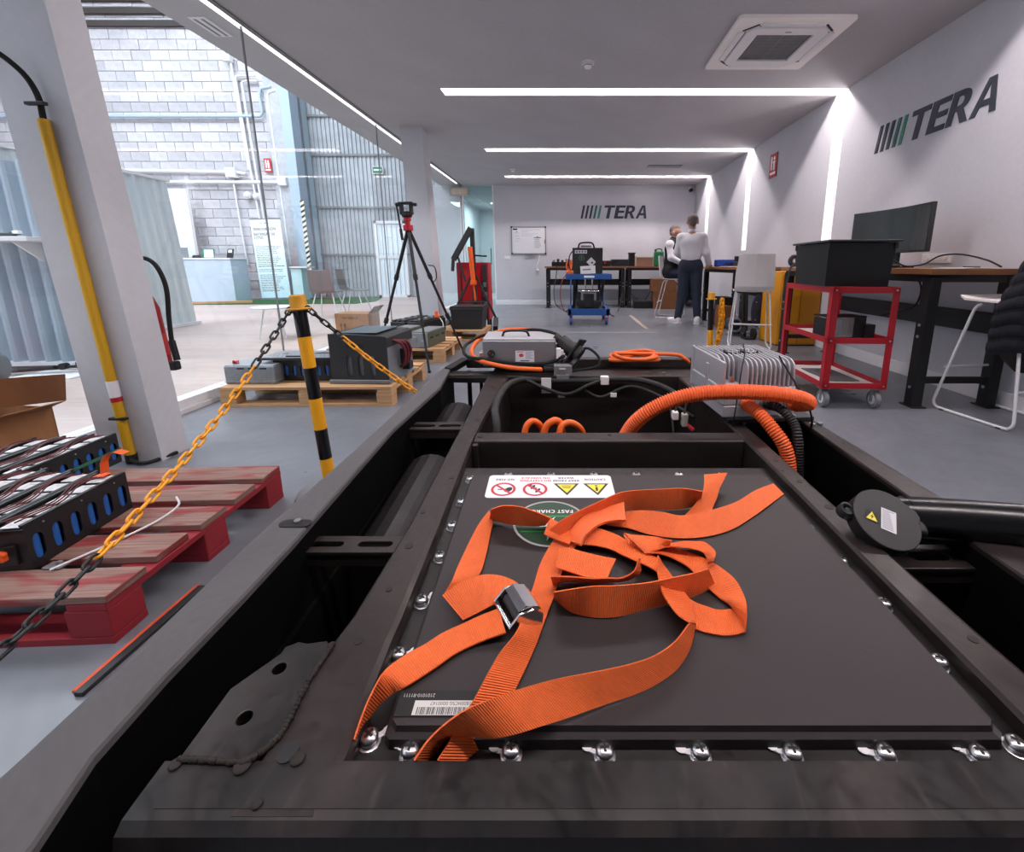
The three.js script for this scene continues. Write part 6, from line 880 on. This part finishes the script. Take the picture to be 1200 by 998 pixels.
{ // quilted jacket over the stool
  const t = thing('puffer_jacket', 'dark navy quilted puffer jacket draped over the stool at the right edge', 'jacket', [2.79, 0.46, -2.62], 0.1), rows = [], n = 22;
  for (let i = 0; i <= 44; i++) { const k = i / 44, y = k * 0.66, puff = 1 + 0.075 * Math.abs(Math.sin(k * Math.PI * 8)), rx = (0.225 - 0.11 * Math.max(0, k - 0.45) * 1.5) * puff, rz = (0.15 - 0.03 * k) * puff, cx = 0.1 * Math.max(0, k - 0.4) * 1.5; rows.push(Array.from({ length: n }, (_, j) => { const a = -j / n * 2 * Math.PI; return [cx + Math.cos(a) * rx * (1 + 0.03 * Math.sin(a * 5 + k * 3)), y + 0.02 * Math.sin(a * 3), Math.sin(a) * rz]; })); }
  obj('body', loft(rows), mat(0x0b0e17, 0.95), t); obj('sleeve', [loft(Array.from({ length: 16 }, (_, i) => { const k = i / 15, p = 0.06 * (1 + 0.1 * Math.abs(Math.sin(k * 12))); return Array.from({ length: 12 }, (_, j) => { const a = -j / 12 * 2 * Math.PI; return [-0.02 - k * 0.03 + Math.cos(a) * p, 0.42 - k * 0.4, 0.15 + Math.sin(a) * p]; }); }))], mat(0x0b0e17, 0.95), t);
  obj('lining', loft([[0.0, 0.16, 0.1], [-0.06, 0.12, 0.08], [-0.14, 0.03, 0.03]].map(([y, a, b]) => Array.from({ length: 12 }, (_, j) => { const q = -j / 12 * 2 * Math.PI; return [-0.03 + Math.cos(q) * a, y + 0.02, Math.sin(q) * b]; })).reverse()), mat(0x2a2523, 0.8), t);
}
{ // clear plastic crate behind the stool
  const t = thing('plastic_bin', 'translucent plastic storage bin on the floor at the right edge behind the stool', 'bin', [2.86, 0, -2.25]);
  obj('tub', loft([[0.004, 0.12, 0.15], [0.4, 0.15, 0.18]].map(([y, a, b]) => [[-a, y, b], [a, y, b], [a, y, -b], [-a, y, -b]])), M.acrylic, t); obj('rim', box(0.32, 0.02, 0.38, 0, 0.4, 0, 0.006), M.acrylic, t);
}
{ // red trolley
  const t = thing('tool_trolley', 'red steel three shelf trolley on casters beside the workbench', 'trolley', [1.985, 0, -3.3], -0.06);
  const x0 = -0.215, x1 = 0.215, z0 = -0.37, z1 = 0.37;
  for (const x of [x0, x1]) for (const z of [z0, z1]) obj('post', [span(x - Math.sign(x) * 0.045, x, 0.14, 0.835, z - Math.sign(z) * 0.005, z, 0.001), span(x - Math.sign(x) * 0.005, x, 0.14, 0.835, z - Math.sign(z) * 0.045, z, 0.001)], M.red, t);
  for (const [y, m] of [[0.8, M.red], [0.46, M.whitePlastic], [0.145, M.whitePlastic]]) { const s = obj('shelf', span(x0 + 0.006, x1 - 0.006, y, y + 0.006, z0 + 0.006, z1 - 0.006), m, t); obj('rim', [span(x0, x1, y, y + 0.04, z1 - 0.004, z1, 0.001), span(x0, x1, y, y + 0.04, z0, z0 + 0.004, 0.001), span(x0, x0 + 0.004, y, y + 0.04, z0, z1, 0.001), span(x1 - 0.004, x1, y, y + 0.04, z0, z1, 0.001)], M.red, s); }
  const rv = []; for (const x of [x0 + 0.022, x1 - 0.022]) for (const y of [0.165, 0.48, 0.82]) rv.push([x, y]);
  for (const [x, y] of rv) obj('rivet', cyl(0.006, 0.004, x, y, z1 + 0.002, 'z', 10), M.steel, t);
  for (const [x, z] of [[x0 + 0.04, z1 - 0.05], [x1 - 0.05, z1 - 0.04], [x0 + 0.04, z0 + 0.05], [x1 - 0.05, z0 + 0.05]]) { const c = obj('caster', [cyl(0.06, 0.03, x, 0.061, z, 'x', 22)], M.midGrey, t); obj('hub', [cyl(0.036, 0.034, x, 0.061, z, 'x', 18)], M.whitePaint, c); obj('fork', [box(0.004, 0.09, 0.03, x - 0.02, 0.09, z, 0.001), box(0.004, 0.09, 0.03, x + 0.02, 0.09, z, 0.001), box(0.07, 0.006, 0.06, x, 0.137, z, 0.001)], M.galv, c); }
}
{
  const t = thing('black_bin', 'large black lidded box standing on top of the red trolley', 'box', [1.95, 0.842, -3.24], -0.1);
  obj('tub', [loft([[0, 0.2, 0.25], [0.285, 0.21, 0.27]].map(([y, a, b]) => [[-a, y, b], [a, y, b], [a, y, -b], [-a, y, -b]]))], M.blackBox, t); obj('lid', box(0.46, 0.014, 0.6, 0, 0.297, 0, 0.004), mat(0x3a3c3e, 0.4), t);
  for (const [x, z] of [[-0.2, 0.274], [0.205, 0.274], [-0.205, -0.272]]) obj('latch', [box(0.02, 0.04, 0.012, x, 0.268, z, 0.003)], M.dark, t);
}
{
  const t = thing('power_unit', 'black electronics unit with a clear side panel on the middle trolley shelf', 'power unit', [1.97, 0.467, -3.2], 0.1);
  obj('body', [box(0.1, 0.15, 0.16, 0.1, 0.075, 0, 0.006), box(0.08, 0.1, 0.12, 0.17, 0.05, 0.04, 0.006), box(0.03, 0.14, 0.16, -0.13, 0.07, 0, 0.004), box(0.3, 0.01, 0.16, 0, 0.155, 0, 0.003), box(0.3, 0.008, 0.16, 0, 0.004, 0, 0.002)], M.blackPlastic, t); obj('clear_panel', box(0.17, 0.14, 0.003, -0.03, 0.08, 0.078, 0.001), M.acrylic, t); for (let i = 0; i < 3; i++) obj('cell', box(0.045, 0.12, 0.1, -0.09 + i * 0.055, 0.072, 0.0, 0.006), M.galv, t);
}
one('grey_mat', 'dark grey sheet lying on the bottom trolley shelf', 'sheet', box(0.22, 0.006, 0.4, 2.0, 0.157, -3.3, 0.002), M.midGrey);
{ // monitor and desk things on the right bench
  const t = thing('monitor', 'wide curved black computer monitor on the right workbench', 'monitor', [2.69, 0.962, -3.8], -1.5);
  const R = 1.6, rows = []; for (let i = 0; i <= 16; i++) { const a = (i / 16 - 0.5) * 0.52; const x = Math.sin(a) * R, z = R - Math.cos(a) * R; const inx = Math.sin(a) * (R + 0.03), inz = R - Math.cos(a) * (R + 0.03); rows.push([[x, 0.12, z], [x, 0.48, z], [inx, 0.48, inz], [inx, 0.12, inz]]); }
  obj('housing', loft(rows.map((r) => r.slice().reverse())), M.blackPlastic, t); const sr = []; for (let i = 0; i <= 16; i++) { const a = (i / 16 - 0.5) * 0.506, x = Math.sin(a) * (R - 0.001), z = R - Math.cos(a) * (R - 0.001) ; sr.push([[x, 0.135, z], [x, 0.472, z], [x, 0.472, z - 0.002], [x, 0.135, z - 0.002]]); } obj('screen', loft(sr.map((r) => r.slice().reverse())), mat(0x2b302f, 0.22), t);
  obj('stand', [box(0.07, 0.3, 0.03, 0, 0.16, -0.06, 0.006), box(0.24, 0.012, 0.16, 0, 0.006, -0.02, 0.004), rod([-0.16, 0.006, 0.08], [0, 0.012, -0.05], 0.008), rod([0.16, 0.006, 0.08], [0, 0.012, -0.05], 0.008)], M.dark, t);
  one('monitor_cable', 'black cable arching over the right workbench beside the monitor', 'cable', tube([[2.56, 0.97, -3.42], [2.68, 0.99, -3.4], [2.76, 1.05, -3.36], [2.86, 1.06, -3.3], [2.96, 1.02, -3.2], [3.0, 0.972, -3.12]], 0.006), M.rubber);
  one('monitor_cable', 'short black cable hanging from the monitor to the workbench', 'cable', tube([[2.45, 1.06, -3.5], [2.49, 1.02, -3.46], [2.54, 0.98, -3.42], [2.6, 0.97, -3.4]], 0.007), M.rubber);
  const m = thing('computer_mouse', 'small black computer mouse behind the black box on the workbench', 'mouse', [2.44, 0.961, -3.38]); obj('body', new THREE.SphereGeometry(0.035, 16, 10).scale(1, 0.5, 1.5).translate(0, 0.016, 0), M.dark, m); obj('wheel', cyl(0.006, 0.006, 0, 0.033, -0.025, 'x', 10), M.midGrey, m);
  const p = thing('paper_stack', 'loose white papers on the near end of the right workbench', 'paper', [2.72, 0.961, -3.08], 0.2); obj('sheet', box(0.3, 0.002, 0.21, 0, 0.001, 0, 0), M.paper, p); obj('sheet', box(0.28, 0.002, 0.2, 0.02, 0.004, 0.01, 0).rotateY(0.15), M.paper, p); obj('pen', box(0.14, 0.008, 0.012, 0.05, 0.01, 0, 0.003), M.dark, p);
  one('table_cable', 'black cable dangling beneath the right workbench next to the trolley', 'cable', tube([[2.45, 0.92, -3.2], [2.52, 0.85, -3.2], [2.53, 0.76, -3.2], [2.48, 0.68, -3.2], [2.3, 0.62, -3.25]], 0.006), M.rubber);
  const o = thing('wall_socket', 'white wall socket row above the right workbench behind the monitor', 'socket', [XR - 0.006, 1.0, -3.75], -Math.PI / 2); obj('plate', box(0.3, 0.08, 0.012, 0, 0.04, 0, 0.003), M.white, o); for (let i = 0; i < 3; i++) obj('outlet', cyl(0.02, 0.006, -0.09 + i * 0.09, 0.04, 0.008, 'z', 14), M.whitePlastic, o);
  const d = thing('tape_dispenser', 'dark blue handheld tape dispenser on the far end of the right workbench', 'tape dispenser', [2.42, 0.962, -4.86], 0.2);
  obj('reel', [new THREE.TorusGeometry(0.045, 0.022, 10, 24).translate(0, 0.067, 0)], M.navy, d); obj('frame', [box(0.16, 0.02, 0.06, 0.06, 0.014, 0, 0.006), bar([0.05, 0.05, 0], [0.17, 0.13, 0], 0.02, 0.012), bar([0.14, 0.03, 0], [0.18, 0.1, 0], 0.02, 0.012)], M.blue, d); obj('core', new THREE.TorusGeometry(0.026, 0.006, 8, 20).translate(0, 0.067, 0.012), M.card, d);
  one('wooden_block', 'small pale upright wooden block behind the tape dispenser', 'block', box(0.035, 0.15, 0.05, 2.6, 1.037, -5.0 + 0.02, 0.003), M.wood);
  one('cable_strap', 'dark cable hanging off the bench beside the tape dispenser', 'cable', tube([[2.4, 0.99, -4.82], [2.35, 0.95, -4.78], [2.34, 0.85, -4.78], [2.32, 0.76, -4.78]], 0.01), M.navy);
}
{ // yellow cabinet
  const t = thing('safety_cabinet', 'yellow metal cabinet standing between the two right wall workbenches', 'cabinet', [2.81, 0, -5.62]);
  obj('body', box(0.5, 0.9, 0.5, 0, 0.46, -0.02, 0.006), mat(0xd48e08, 0.45), t); obj('door', box(0.235, 0.86, 0.014, -0.125, 0.46, 0.237, 0.004), mat(0xe39b0b, 0.45), t); obj('door', box(0.235, 0.86, 0.014, 0.122, 0.46, 0.237, 0.004), mat(0xcf8a0a, 0.45), t); obj('latch', [box(0.03, 0.05, 0.02, -0.225, 0.62, 0.25, 0.004), rod([-0.24, 0.6, 0.26], [-0.21, 0.585, 0.27], 0.006)], M.chrome, t); obj('plinth', box(0.48, 0.02, 0.48, 0, 0.01, -0.02, 0.002), M.dark, t);
}
{ // welding-mask like blue disc on a hand truck
  const t = thing('hand_truck', 'black hand truck leaning behind the white stool, left of the yellow cabinet', 'hand truck', [2.42, 0, -5.98]);
  obj('frame', [rod([-0.05, 0.1, 0], [-0.05, 0.85, -0.12], 0.018), rod([0.0, 0.1, 0], [0.0, 0.85, -0.12], 0.018), box(0.14, 0.012, 0.16, 0, 0.02, 0.08, 0.002)], M.dark, t); for (const [x, z] of [[-0.05, 0.02], [0.06, 0.1]]) obj('wheel', [cyl(0.075, 0.035, x, 0.076, z, 'x', 22)], M.rubber, t); obj('axle', cyl(0.01, 0.14, 0, 0.076, 0.05, 'x'), M.steel, t);
  const d = thing('cable_reel', 'blue oval cable reel disc on the hand truck behind the white stool', 'reel', [2.53, 0.14, -5.93]); obj('disc', [cyl(0.2, 0.03, 0, 0.22, 0, 'z', 32).scale(0.42, 1.1, 1)], mat(0x24344f, 0.5), d); obj('hub', cyl(0.03, 0.06, 0, 0.24, 0, 'z', 16), M.dark, d); for (const y of [0.12, 0.36]) obj('bolt', cyl(0.008, 0.01, -0.03, y, 0.02, 'z', 8), M.steel, d);
  const m = thing('electric_motor', 'dark round electric motor on the floor under the middle workbench', 'motor', [2.34, 0.0, -6.25]); obj('body', [cyl(0.1, 0.16, 0, 0.15, 0, 'z', 26)], M.navy, m); obj('ring', new THREE.TorusGeometry(0.09, 0.018, 8, 26).translate(0, 0.15, 0.08), M.midGrey, m); obj('shaft', cyl(0.02, 0.1, 0, 0.15, 0.1, 'z'), M.dark, m); obj('foot', [box(0.22, 0.03, 0.14, 0, 0.016, 0, 0.004), cyl(0.012, 0.06, 0, 0.27, 0)], M.midGrey, m);
  gadget('cardboard_box', 'small brown cardboard box under the middle workbench behind the dark motor', 'cardboard box', [2.45, 0, -7.0], [['body', box(0.2, 0.36, 0.22, 0, 0.18, 0, 0.004), M.cardDark], ['tape', box(0.04, 0.003, 0.22, 0, 0.3615, 0, 0), M.card]]);
  gadget('computer_tower', 'black box standing under the middle workbench behind the banded post', 'box', [2.52, 0, -7.2], [['body', box(0.2, 0.48, 0.4, 0, 0.24, 0, 0.008), M.dark], ['front', box(0.17, 0.4, 0.01, 0, 0.25, 0.203, 0.003), M.blackPlastic]]);
}
gadget('blue_case', 'bright blue tool case on the middle workbench beside the standing person', 'case', [2.55, 0.962, -7.3], [['body', box(0.36, 0.11, 0.2, 0, 0.055, 0, 0.015), mat(0x1d3f9a, 0.5)], ['handle', tube([[-0.06, 0.06, 0.1], [-0.05, 0.06, 0.13], [0.05, 0.06, 0.13], [0.06, 0.06, 0.1]], 0.01), M.dark]]);
gadget('black_console', 'black slanted console on the middle workbench right of the blue case', 'electronics', [2.66, 0.962, -6.95], [['body', [box(0.2, 0.08, 0.18, 0, 0.04, 0, 0.01), box(0.19, 0.12, 0.02, 0, 0.1, -0.07, 0.006)], M.darkGrey], ['screen', box(0.15, 0.08, 0.006, 0, 0.11, -0.058, 0.002), M.dark]]);
gadget('brown_tool', 'dark brown round tool on the middle workbench by the white stool', 'tool', [2.66, 0.962, -6.55], [['body', [cyl(0.06, 0.14, 0, 0.065, 0, 'x', 18), box(0.2, 0.05, 0.08, 0.02, 0.03, 0, 0.012)], mat(0x3a2a25, 0.6)], ['knob', new THREE.SphereGeometry(0.03, 12, 8).translate(-0.09, 0.07, 0), M.dark]]);
one('white_paper', 'white papers on the left edge of the middle workbench', 'paper', [box(0.34, 0.006, 0.24, 2.52, 0.9655, -6.9, 0.001)], M.paper);
{ // second barrier post with a bunched chain
  const t = makePost('barrier_post', 'black and yellow banded barrier post in the middle distance with a chain bunched on it', [1.26, 0, -3.875], 0.75, 0.03, [[0.03, 0.16, 0], [0.16, 0.29, 1], [0.29, 0.42, 1], [0.42, 0.69, 0]]);
  const c = thing('plastic_chain', 'yellow plastic chain bunched in loops on the far barrier post', 'chain'), r = rng(12);
  for (let s = 0; s < 4; s++) for (let i = 0; i < 13; i++) {
    const k = i / 12, m = new THREE.Mesh(LINK, M.yellowChain), a = 0.3 + s * 0.35; m.position.set(1.305 + Math.sin(a) * 0.012 + Math.sin(k * Math.PI) * 0.022 * (s % 2 ? 1 : 0.2) - k * 0.025, 0.675 - k * 0.42, -3.835 + Math.cos(a) * 0.02 + s * 0.008); m.rotation.set(r() * 0.5, r() * 3, (r() - 0.5) * 0.5); m.scale.setScalar(1.4);
    m.name = childName(c, 'link'); m.castShadow = m.receiveShadow = true; c.add(m);
  }
}

// ---------------------------------------------------------------- two people talking by the benches
function skinMesh(bones, cell) {                                        // bones: [a, b, ra, rb]; smooth union meshed on a grid
  const lo = V(1e9, 1e9, 1e9), hi = V(-1e9, -1e9, -1e9);
  for (const [a, b, ra, rb] of bones) for (const [p, r] of [[a, ra], [b, rb]]) for (const k of ['x', 'y', 'z']) { const i = 'xyz'.indexOf(k); lo[k] = Math.min(lo[k], p[i] - r - 0.03); hi[k] = Math.max(hi[k], p[i] + r + 0.03); }
  const c = lo.clone().add(hi).multiplyScalar(0.5), half = Math.max(hi.x - lo.x, hi.y - lo.y, hi.z - lo.z) / 2, n = Math.min(150, Math.ceil(2 * half / cell));
  const mc = new MarchingCubes(n, new THREE.MeshStandardMaterial(), false, false, 400000); mc.isolation = 0; mc.field.fill(-1);
  const pre = bones.map(([a, b, ra, rb, k = 0.02]) => { const A = V(...a), d = V(...b).sub(A); return { A, d, L: Math.max(1e-9, d.lengthSq()), ra, rb, k }; }), p = V(), q = V();
  const at = (i) => (i - n / 2) / (n / 2) * half;
  for (let z = 0; z < n; z++) for (let y = 0; y < n; y++) for (let x = 0; x < n; x++) {
    p.set(at(x) + c.x, at(y) + c.y, at(z) + c.z); let f = 1e9;
    for (const s of pre) { q.copy(p).sub(s.A); const t = clamp(q.dot(s.d) / s.L, 0, 1); const d = q.addScaledVector(s.d, -t).length() - (s.ra + (s.rb - s.ra) * t); const h = Math.max(s.k - Math.abs(f - d), 0) / s.k; f = Math.min(f, d) - h * h * s.k * 0.25; }
    mc.field[x + y * n + z * n * n] = -f;
  }
  mc.update();
  const g = new THREE.BufferGeometry(); g.setAttribute('position', new THREE.Float32BufferAttribute(mc.positionArray.slice(0, mc.count * 3), 3)); g.setAttribute('normal', new THREE.Float32BufferAttribute(mc.normalArray.slice(0, mc.count * 3), 3));
  g.scale(half, half, half).translate(c.x, c.y, c.z); return g;
}
function handBones(wrist, dir, palmN, curl) {                           // palm, four fingers and a thumb
  const d = V(...dir).normalize(), nrm = V(...palmN).normalize(), s = d.clone().cross(nrm).normalize(), W = V(...wrist), P = (f, u, o) => W.clone().addScaledVector(d, f).addScaledVector(s, u).addScaledVector(nrm, o).toArray(), out = [];
  out.push([P(0, 0, 0), P(0.05, 0.012, 0), 0.024, 0.018, 0.02], [P(0, 0, 0), P(0.055, -0.018, 0), 0.024, 0.016, 0.02], [P(0.01, 0, 0), P(0.07, 0, 0), 0.022, 0.018, 0.02]);
  [[0.03, 0.07], [0.011, 0.08], [-0.009, 0.074], [-0.028, 0.058]].forEach(([u, L]) => { const a = P(0.08, u, 0), b = P(0.08 + L * 0.5, u * 1.15, L * 0.25 * curl), e = P(0.08 + L * (1 - 0.35 * curl), u * 1.2, L * 0.75 * curl); out.push([a, b, 0.0095, 0.009, 0.006], [b, e, 0.009, 0.0075, 0.006]); });
  out.push([P(0.02, 0.02, 0), P(0.045, 0.05, 0.012), 0.013, 0.011, 0.01], [P(0.045, 0.05, 0.012), P(0.08, 0.055, 0.025), 0.011, 0.0085, 0.008]);
  return out;
}
function headBones(neck, top, face) {                                   // skull, jaw, nose, ears, brow
  const N = V(...neck), up = V(...top).sub(N).normalize(), f = V(...face).normalize(), s = up.clone().cross(f).normalize(), P = (u, w, o) => N.clone().addScaledVector(up, u).addScaledVector(s, w).addScaledVector(f, o).toArray();
  return { P, bones: [[P(0, 0, -0.01), P(0.06, 0, 0), 0.055, 0.055, 0.03], [P(0.15, 0, -0.02), P(0.16, 0, 0.012), 0.086, 0.08, 0.04], [P(0.06, 0, 0.03), P(0.1, 0, 0.04), 0.05, 0.058, 0.04], [P(0.045, 0, 0.06), P(0.06, 0, 0.062), 0.026, 0.026, 0.03], [P(0.12, 0, 0.086), P(0.095, 0, 0.105), 0.008, 0.014, 0.012], [P(0.075, -0.02, 0.083), P(0.075, 0.02, 0.083), 0.008, 0.008, 0.008], [P(0.1, 0.082, -0.01), P(0.13, 0.086, -0.016), 0.014, 0.018, 0.006], [P(0.1, -0.082, -0.01), P(0.13, -0.086, -0.016), 0.014, 0.018, 0.006], [P(0.135, -0.035, 0.083), P(0.135, 0.035, 0.083), 0.009, 0.009, 0.012]] };
}
const grow = (bs, d) => bs.map(([a, b, ra, rb, k]) => [a, b, ra + d, rb + d, k ?? 0.03]);
{ // standing, seen from behind
  const t = thing('person', 'standing grey-haired person seen from behind in white shirt, dark jeans and white sneakers', 'person', [2.03, 0, -7.55], Math.PI - 0.35);   // local: faces +z
  const S = { pel: [0, 0.98, 0], waist: [0, 1.12, 0.0], chest: [0, 1.34, -0.01], neck: [0.0, 1.52, -0.01], sl: [0.17, 1.43, -0.01], sr: [-0.17, 1.43, -0.01] };
  const legs = [[[0.09, 0.95, 0], [0.12, 0.5, 0.02], 0.1, 0.066], [[0.12, 0.5, 0.02], [0.17, 0.09, -0.02], 0.066, 0.046], [[-0.09, 0.95, 0], [-0.12, 0.5, 0.01], 0.1, 0.066], [[-0.12, 0.5, 0.01], [-0.16, 0.09, -0.04], 0.066, 0.046]];
  const torso = [[S.pel, S.waist, 0.125, 0.115], [[-0.05, 0.97, 0], [0.05, 0.97, 0], 0.115, 0.115], [S.waist, S.chest, 0.12, 0.13], [[-0.08, 1.35, -0.01], [0.08, 1.35, -0.01], 0.11, 0.11], [S.sl, S.sr, 0.07, 0.07], [S.chest, S.neck, 0.1, 0.06]];
  const armL = [[S.sl, [0.235, 1.2, 0.05], 0.058, 0.048], [[0.235, 1.2, 0.05], [0.12, 1.12, 0.22], 0.044, 0.034]];
  const armR = [[S.sr, [-0.24, 1.19, -0.03], 0.058, 0.048], [[-0.24, 1.19, -0.03], [-0.29, 1.01, 0.1], 0.044, 0.033]];
  const H = headBones([0, 1.56, 0.0], [0.01, 1.8, 0.01], [0.25, 0, 1]);
  const feet = [[[0.17, 0.045, -0.03], [0.31, 0.035, 0.08], 0.045, 0.035], [[-0.16, 0.045, -0.07], [-0.19, 0.035, 0.12], 0.045, 0.035]];
  const body = obj('body', [skinMesh([...legs, ...torso, ...armL, ...armR, ...feet, [S.neck, [0, 1.58, 0], 0.055, 0.055]], 0.014), skinMesh(H.bones, 0.006), skinMesh(handBones([0.11, 1.115, 0.235], [-0.8, -0.1, 0.5], [0, -0.3, -1], 0.7), 0.004), skinMesh(handBones([-0.292, 1.0, 0.115], [-0.15, -0.25, 1], [0, -1, -0.2], 0.4), 0.004)], M.skin, t);
  obj('trousers', skinMesh(grow([...legs, [[-0.05, 0.98, 0], [0.05, 0.98, 0], 0.13, 0.13], [[-0.03, 0.98, 0], [-0.03, 1.0, 0], 0.12, 0.118], [[0.03, 0.98, 0], [0.03, 1.0, 0], 0.12, 0.118]], 0.014), 0.014), M.denim, t);
  obj('shirt', [skinMesh(grow([[[-0.03, 1.135, 0], [0.03, 1.135, 0], 0.112, 0.112], [[-0.03, 1.16, 0], [-0.05, 1.33, 0], 0.12, 0.125], [[0.03, 1.16, 0], [0.05, 1.33, 0], 0.12, 0.125], ...torso.slice(2, 5), ...armL, ...armR], 0.015), 0.014), lathe([[0.06, 1.5], [0.068, 1.53], [0.064, 1.57], [0.058, 1.57], [0.056, 1.5]], 20).translate(0, 0, -0.005)], M.shirt, t);
  const hp = H.P; obj('hair', skinMesh([[hp(0.165, 0, -0.03), hp(0.175, 0, 0.02), 0.088, 0.078, 0.03], [hp(0.11, 0, -0.055), hp(0.15, 0, -0.045), 0.06, 0.075, 0.03]], 0.006), M.hairGrey, t);
  for (const [x0, z0, x1, z1] of [[0.165, -0.03, 0.32, 0.09], [-0.16, -0.08, -0.19, 0.13]]) { const s = obj('shoe', [skinMesh([[[x0, 0.055, z0], [x1, 0.045, z1], 0.054, 0.044], [[x0, 0.09, z0], [x0, 0.1, z0 + 0.02], 0.05, 0.05]], 0.01)], M.white, t); obj('sole', [bar([x0 - (x1 - x0) * 0.25, 0.013, z0 - 0.05], [x1, 0.013, z1 + 0.03], 0.1, 0.026)], M.whitePaint, s); }
  obj('belt', [lathe([[0.13, 1.03], [0.138, 1.03], [0.138, 1.065], [0.13, 1.065], [0.13, 1.03]], 28).scale(1.2, 1, 1)], M.dark, t);
}
{ // seated on the bar stool, facing the other person
  const t = thing('person', 'seated person with glasses in a black vest over white sleeves, listening on a bar stool', 'person', [1.93, 0, -8.5], 1.0);   // local: faces +z
  const torso = [[[-0.07, 0.86, 0], [0.07, 0.86, 0], 0.13, 0.13], [[0, 0.88, 0], [0, 1.06, 0.02], 0.14, 0.14], [[0, 1.06, 0.02], [0, 1.26, 0.02], 0.14, 0.14], [[-0.1, 1.28, 0.02], [0.1, 1.28, 0.02], 0.11, 0.11], [[-0.18, 1.36, 0.01], [0.18, 1.36, 0.01], 0.07, 0.07], [[0, 1.26, 0.02], [0, 1.42, 0.02], 0.1, 0.06]];
  const legs = [[[0.1, 0.84, 0.02], [0.14, 0.82, 0.4], 0.095, 0.068], [[0.14, 0.82, 0.4], [0.14, 0.36, 0.36], 0.066, 0.048], [[-0.1, 0.84, 0.02], [-0.14, 0.82, 0.4], 0.095, 0.068], [[-0.14, 0.82, 0.4], [-0.14, 0.36, 0.36], 0.066, 0.048]];
  const armL = [[[0.19, 1.35, 0.01], [0.25, 1.12, 0.06], 0.06, 0.05], [[0.25, 1.12, 0.06], [0.12, 1.02, 0.26], 0.046, 0.035]], armR = [[[-0.17, 1.34, 0.01], [-0.225, 1.12, 0.06], 0.056, 0.047], [[-0.225, 1.12, 0.06], [-0.1, 1.0, 0.27], 0.043, 0.034]];
  const H = headBones([0, 1.45, 0.03], [0.0, 1.7, 0.06], [0.1, -0.12, 1]), hp = H.P;
  const feet = [[[0.14, 0.32, 0.34], [0.15, 0.29, 0.5], 0.042, 0.034], [[-0.14, 0.32, 0.34], [-0.15, 0.29, 0.5], 0.042, 0.034]];
  obj('body', [skinMesh([...torso, ...legs, ...armL, ...armR, ...feet, [[0, 1.42, 0.02], [0, 1.48, 0.03], 0.055, 0.055]], 0.014), skinMesh(H.bones, 0.006), skinMesh(handBones([0.11, 1.012, 0.275], [-0.8, -0.1, 0.6], [0, -0.4, -1], 0.6), 0.004), skinMesh(handBones([-0.09, 0.99, 0.285], [0.8, -0.1, 0.6], [0, -0.4, -1], 0.6), 0.004)], M.skin, t);
  obj('shirt', [skinMesh(grow([...armL, ...armR, torso[4]], 0.014), 0.013)], M.shirt, t); obj('vest', [skinMesh(grow([torso[0], torso[1], torso[2], torso[3], [[-0.12, 1.37, 0.01], [0.12, 1.37, 0.01], 0.075, 0.075], [[0, 1.36, 0.01], [0, 1.44, 0.02], 0.08, 0.062]], 0.022), 0.013)], M.vest, t); obj('trousers', skinMesh(grow([...legs, torso[0]], 0.014), 0.014), M.denim, t);
  obj('hair', skinMesh([[hp(0.18, 0, -0.035), hp(0.195, 0, 0.01), 0.082, 0.068, 0.03], [hp(0.11, 0, -0.06), hp(0.15, 0, -0.05), 0.05, 0.068, 0.03]], 0.006), M.hairGrey, t);
  const gl = (s) => new THREE.TorusGeometry(0.026, 0.004, 6, 18).rotateX(0).translate(...hp(0.122, s * 0.034, 0.1)); obj('glasses', [gl(1), gl(-1), rod(hp(0.124, 0.006, 0.104), hp(0.124, -0.006, 0.104), 0.003, 6), rod(hp(0.126, 0.06, 0.095), hp(0.126, 0.09, -0.02), 0.0028, 6), rod(hp(0.126, -0.06, 0.095), hp(0.126, -0.09, -0.02), 0.0028, 6)], M.dark, t);
  obj('name_patch', [box(0.06, 0.015, 0.004, 0.07, 1.3, 0.158, 0.001), box(0.025, 0.03, 0.004, 0.07, 1.25, 0.162, 0.004)], mat(0xb9d6cf, 0.6), t);
  for (const s of [1, -1]) obj('shoe', skinMesh([[[s * 0.14, 0.33, 0.34], [s * 0.15, 0.295, 0.5], 0.05, 0.042]], 0.01), M.dark, t);
}

// every thing's origin sits at the middle of its base
for (const o of [...scene.children]) {
  if (!o.isGroup || o.position.lengthSq() || !o.children.length) continue;
  const b = new THREE.Box3().setFromObject(o), c = b.getCenter(V(0, 0, 0)); c.y = b.min.y;
  for (const k of o.children) k.position.sub(c);
  o.position.copy(c);
}

renderer.render(scene, camera);
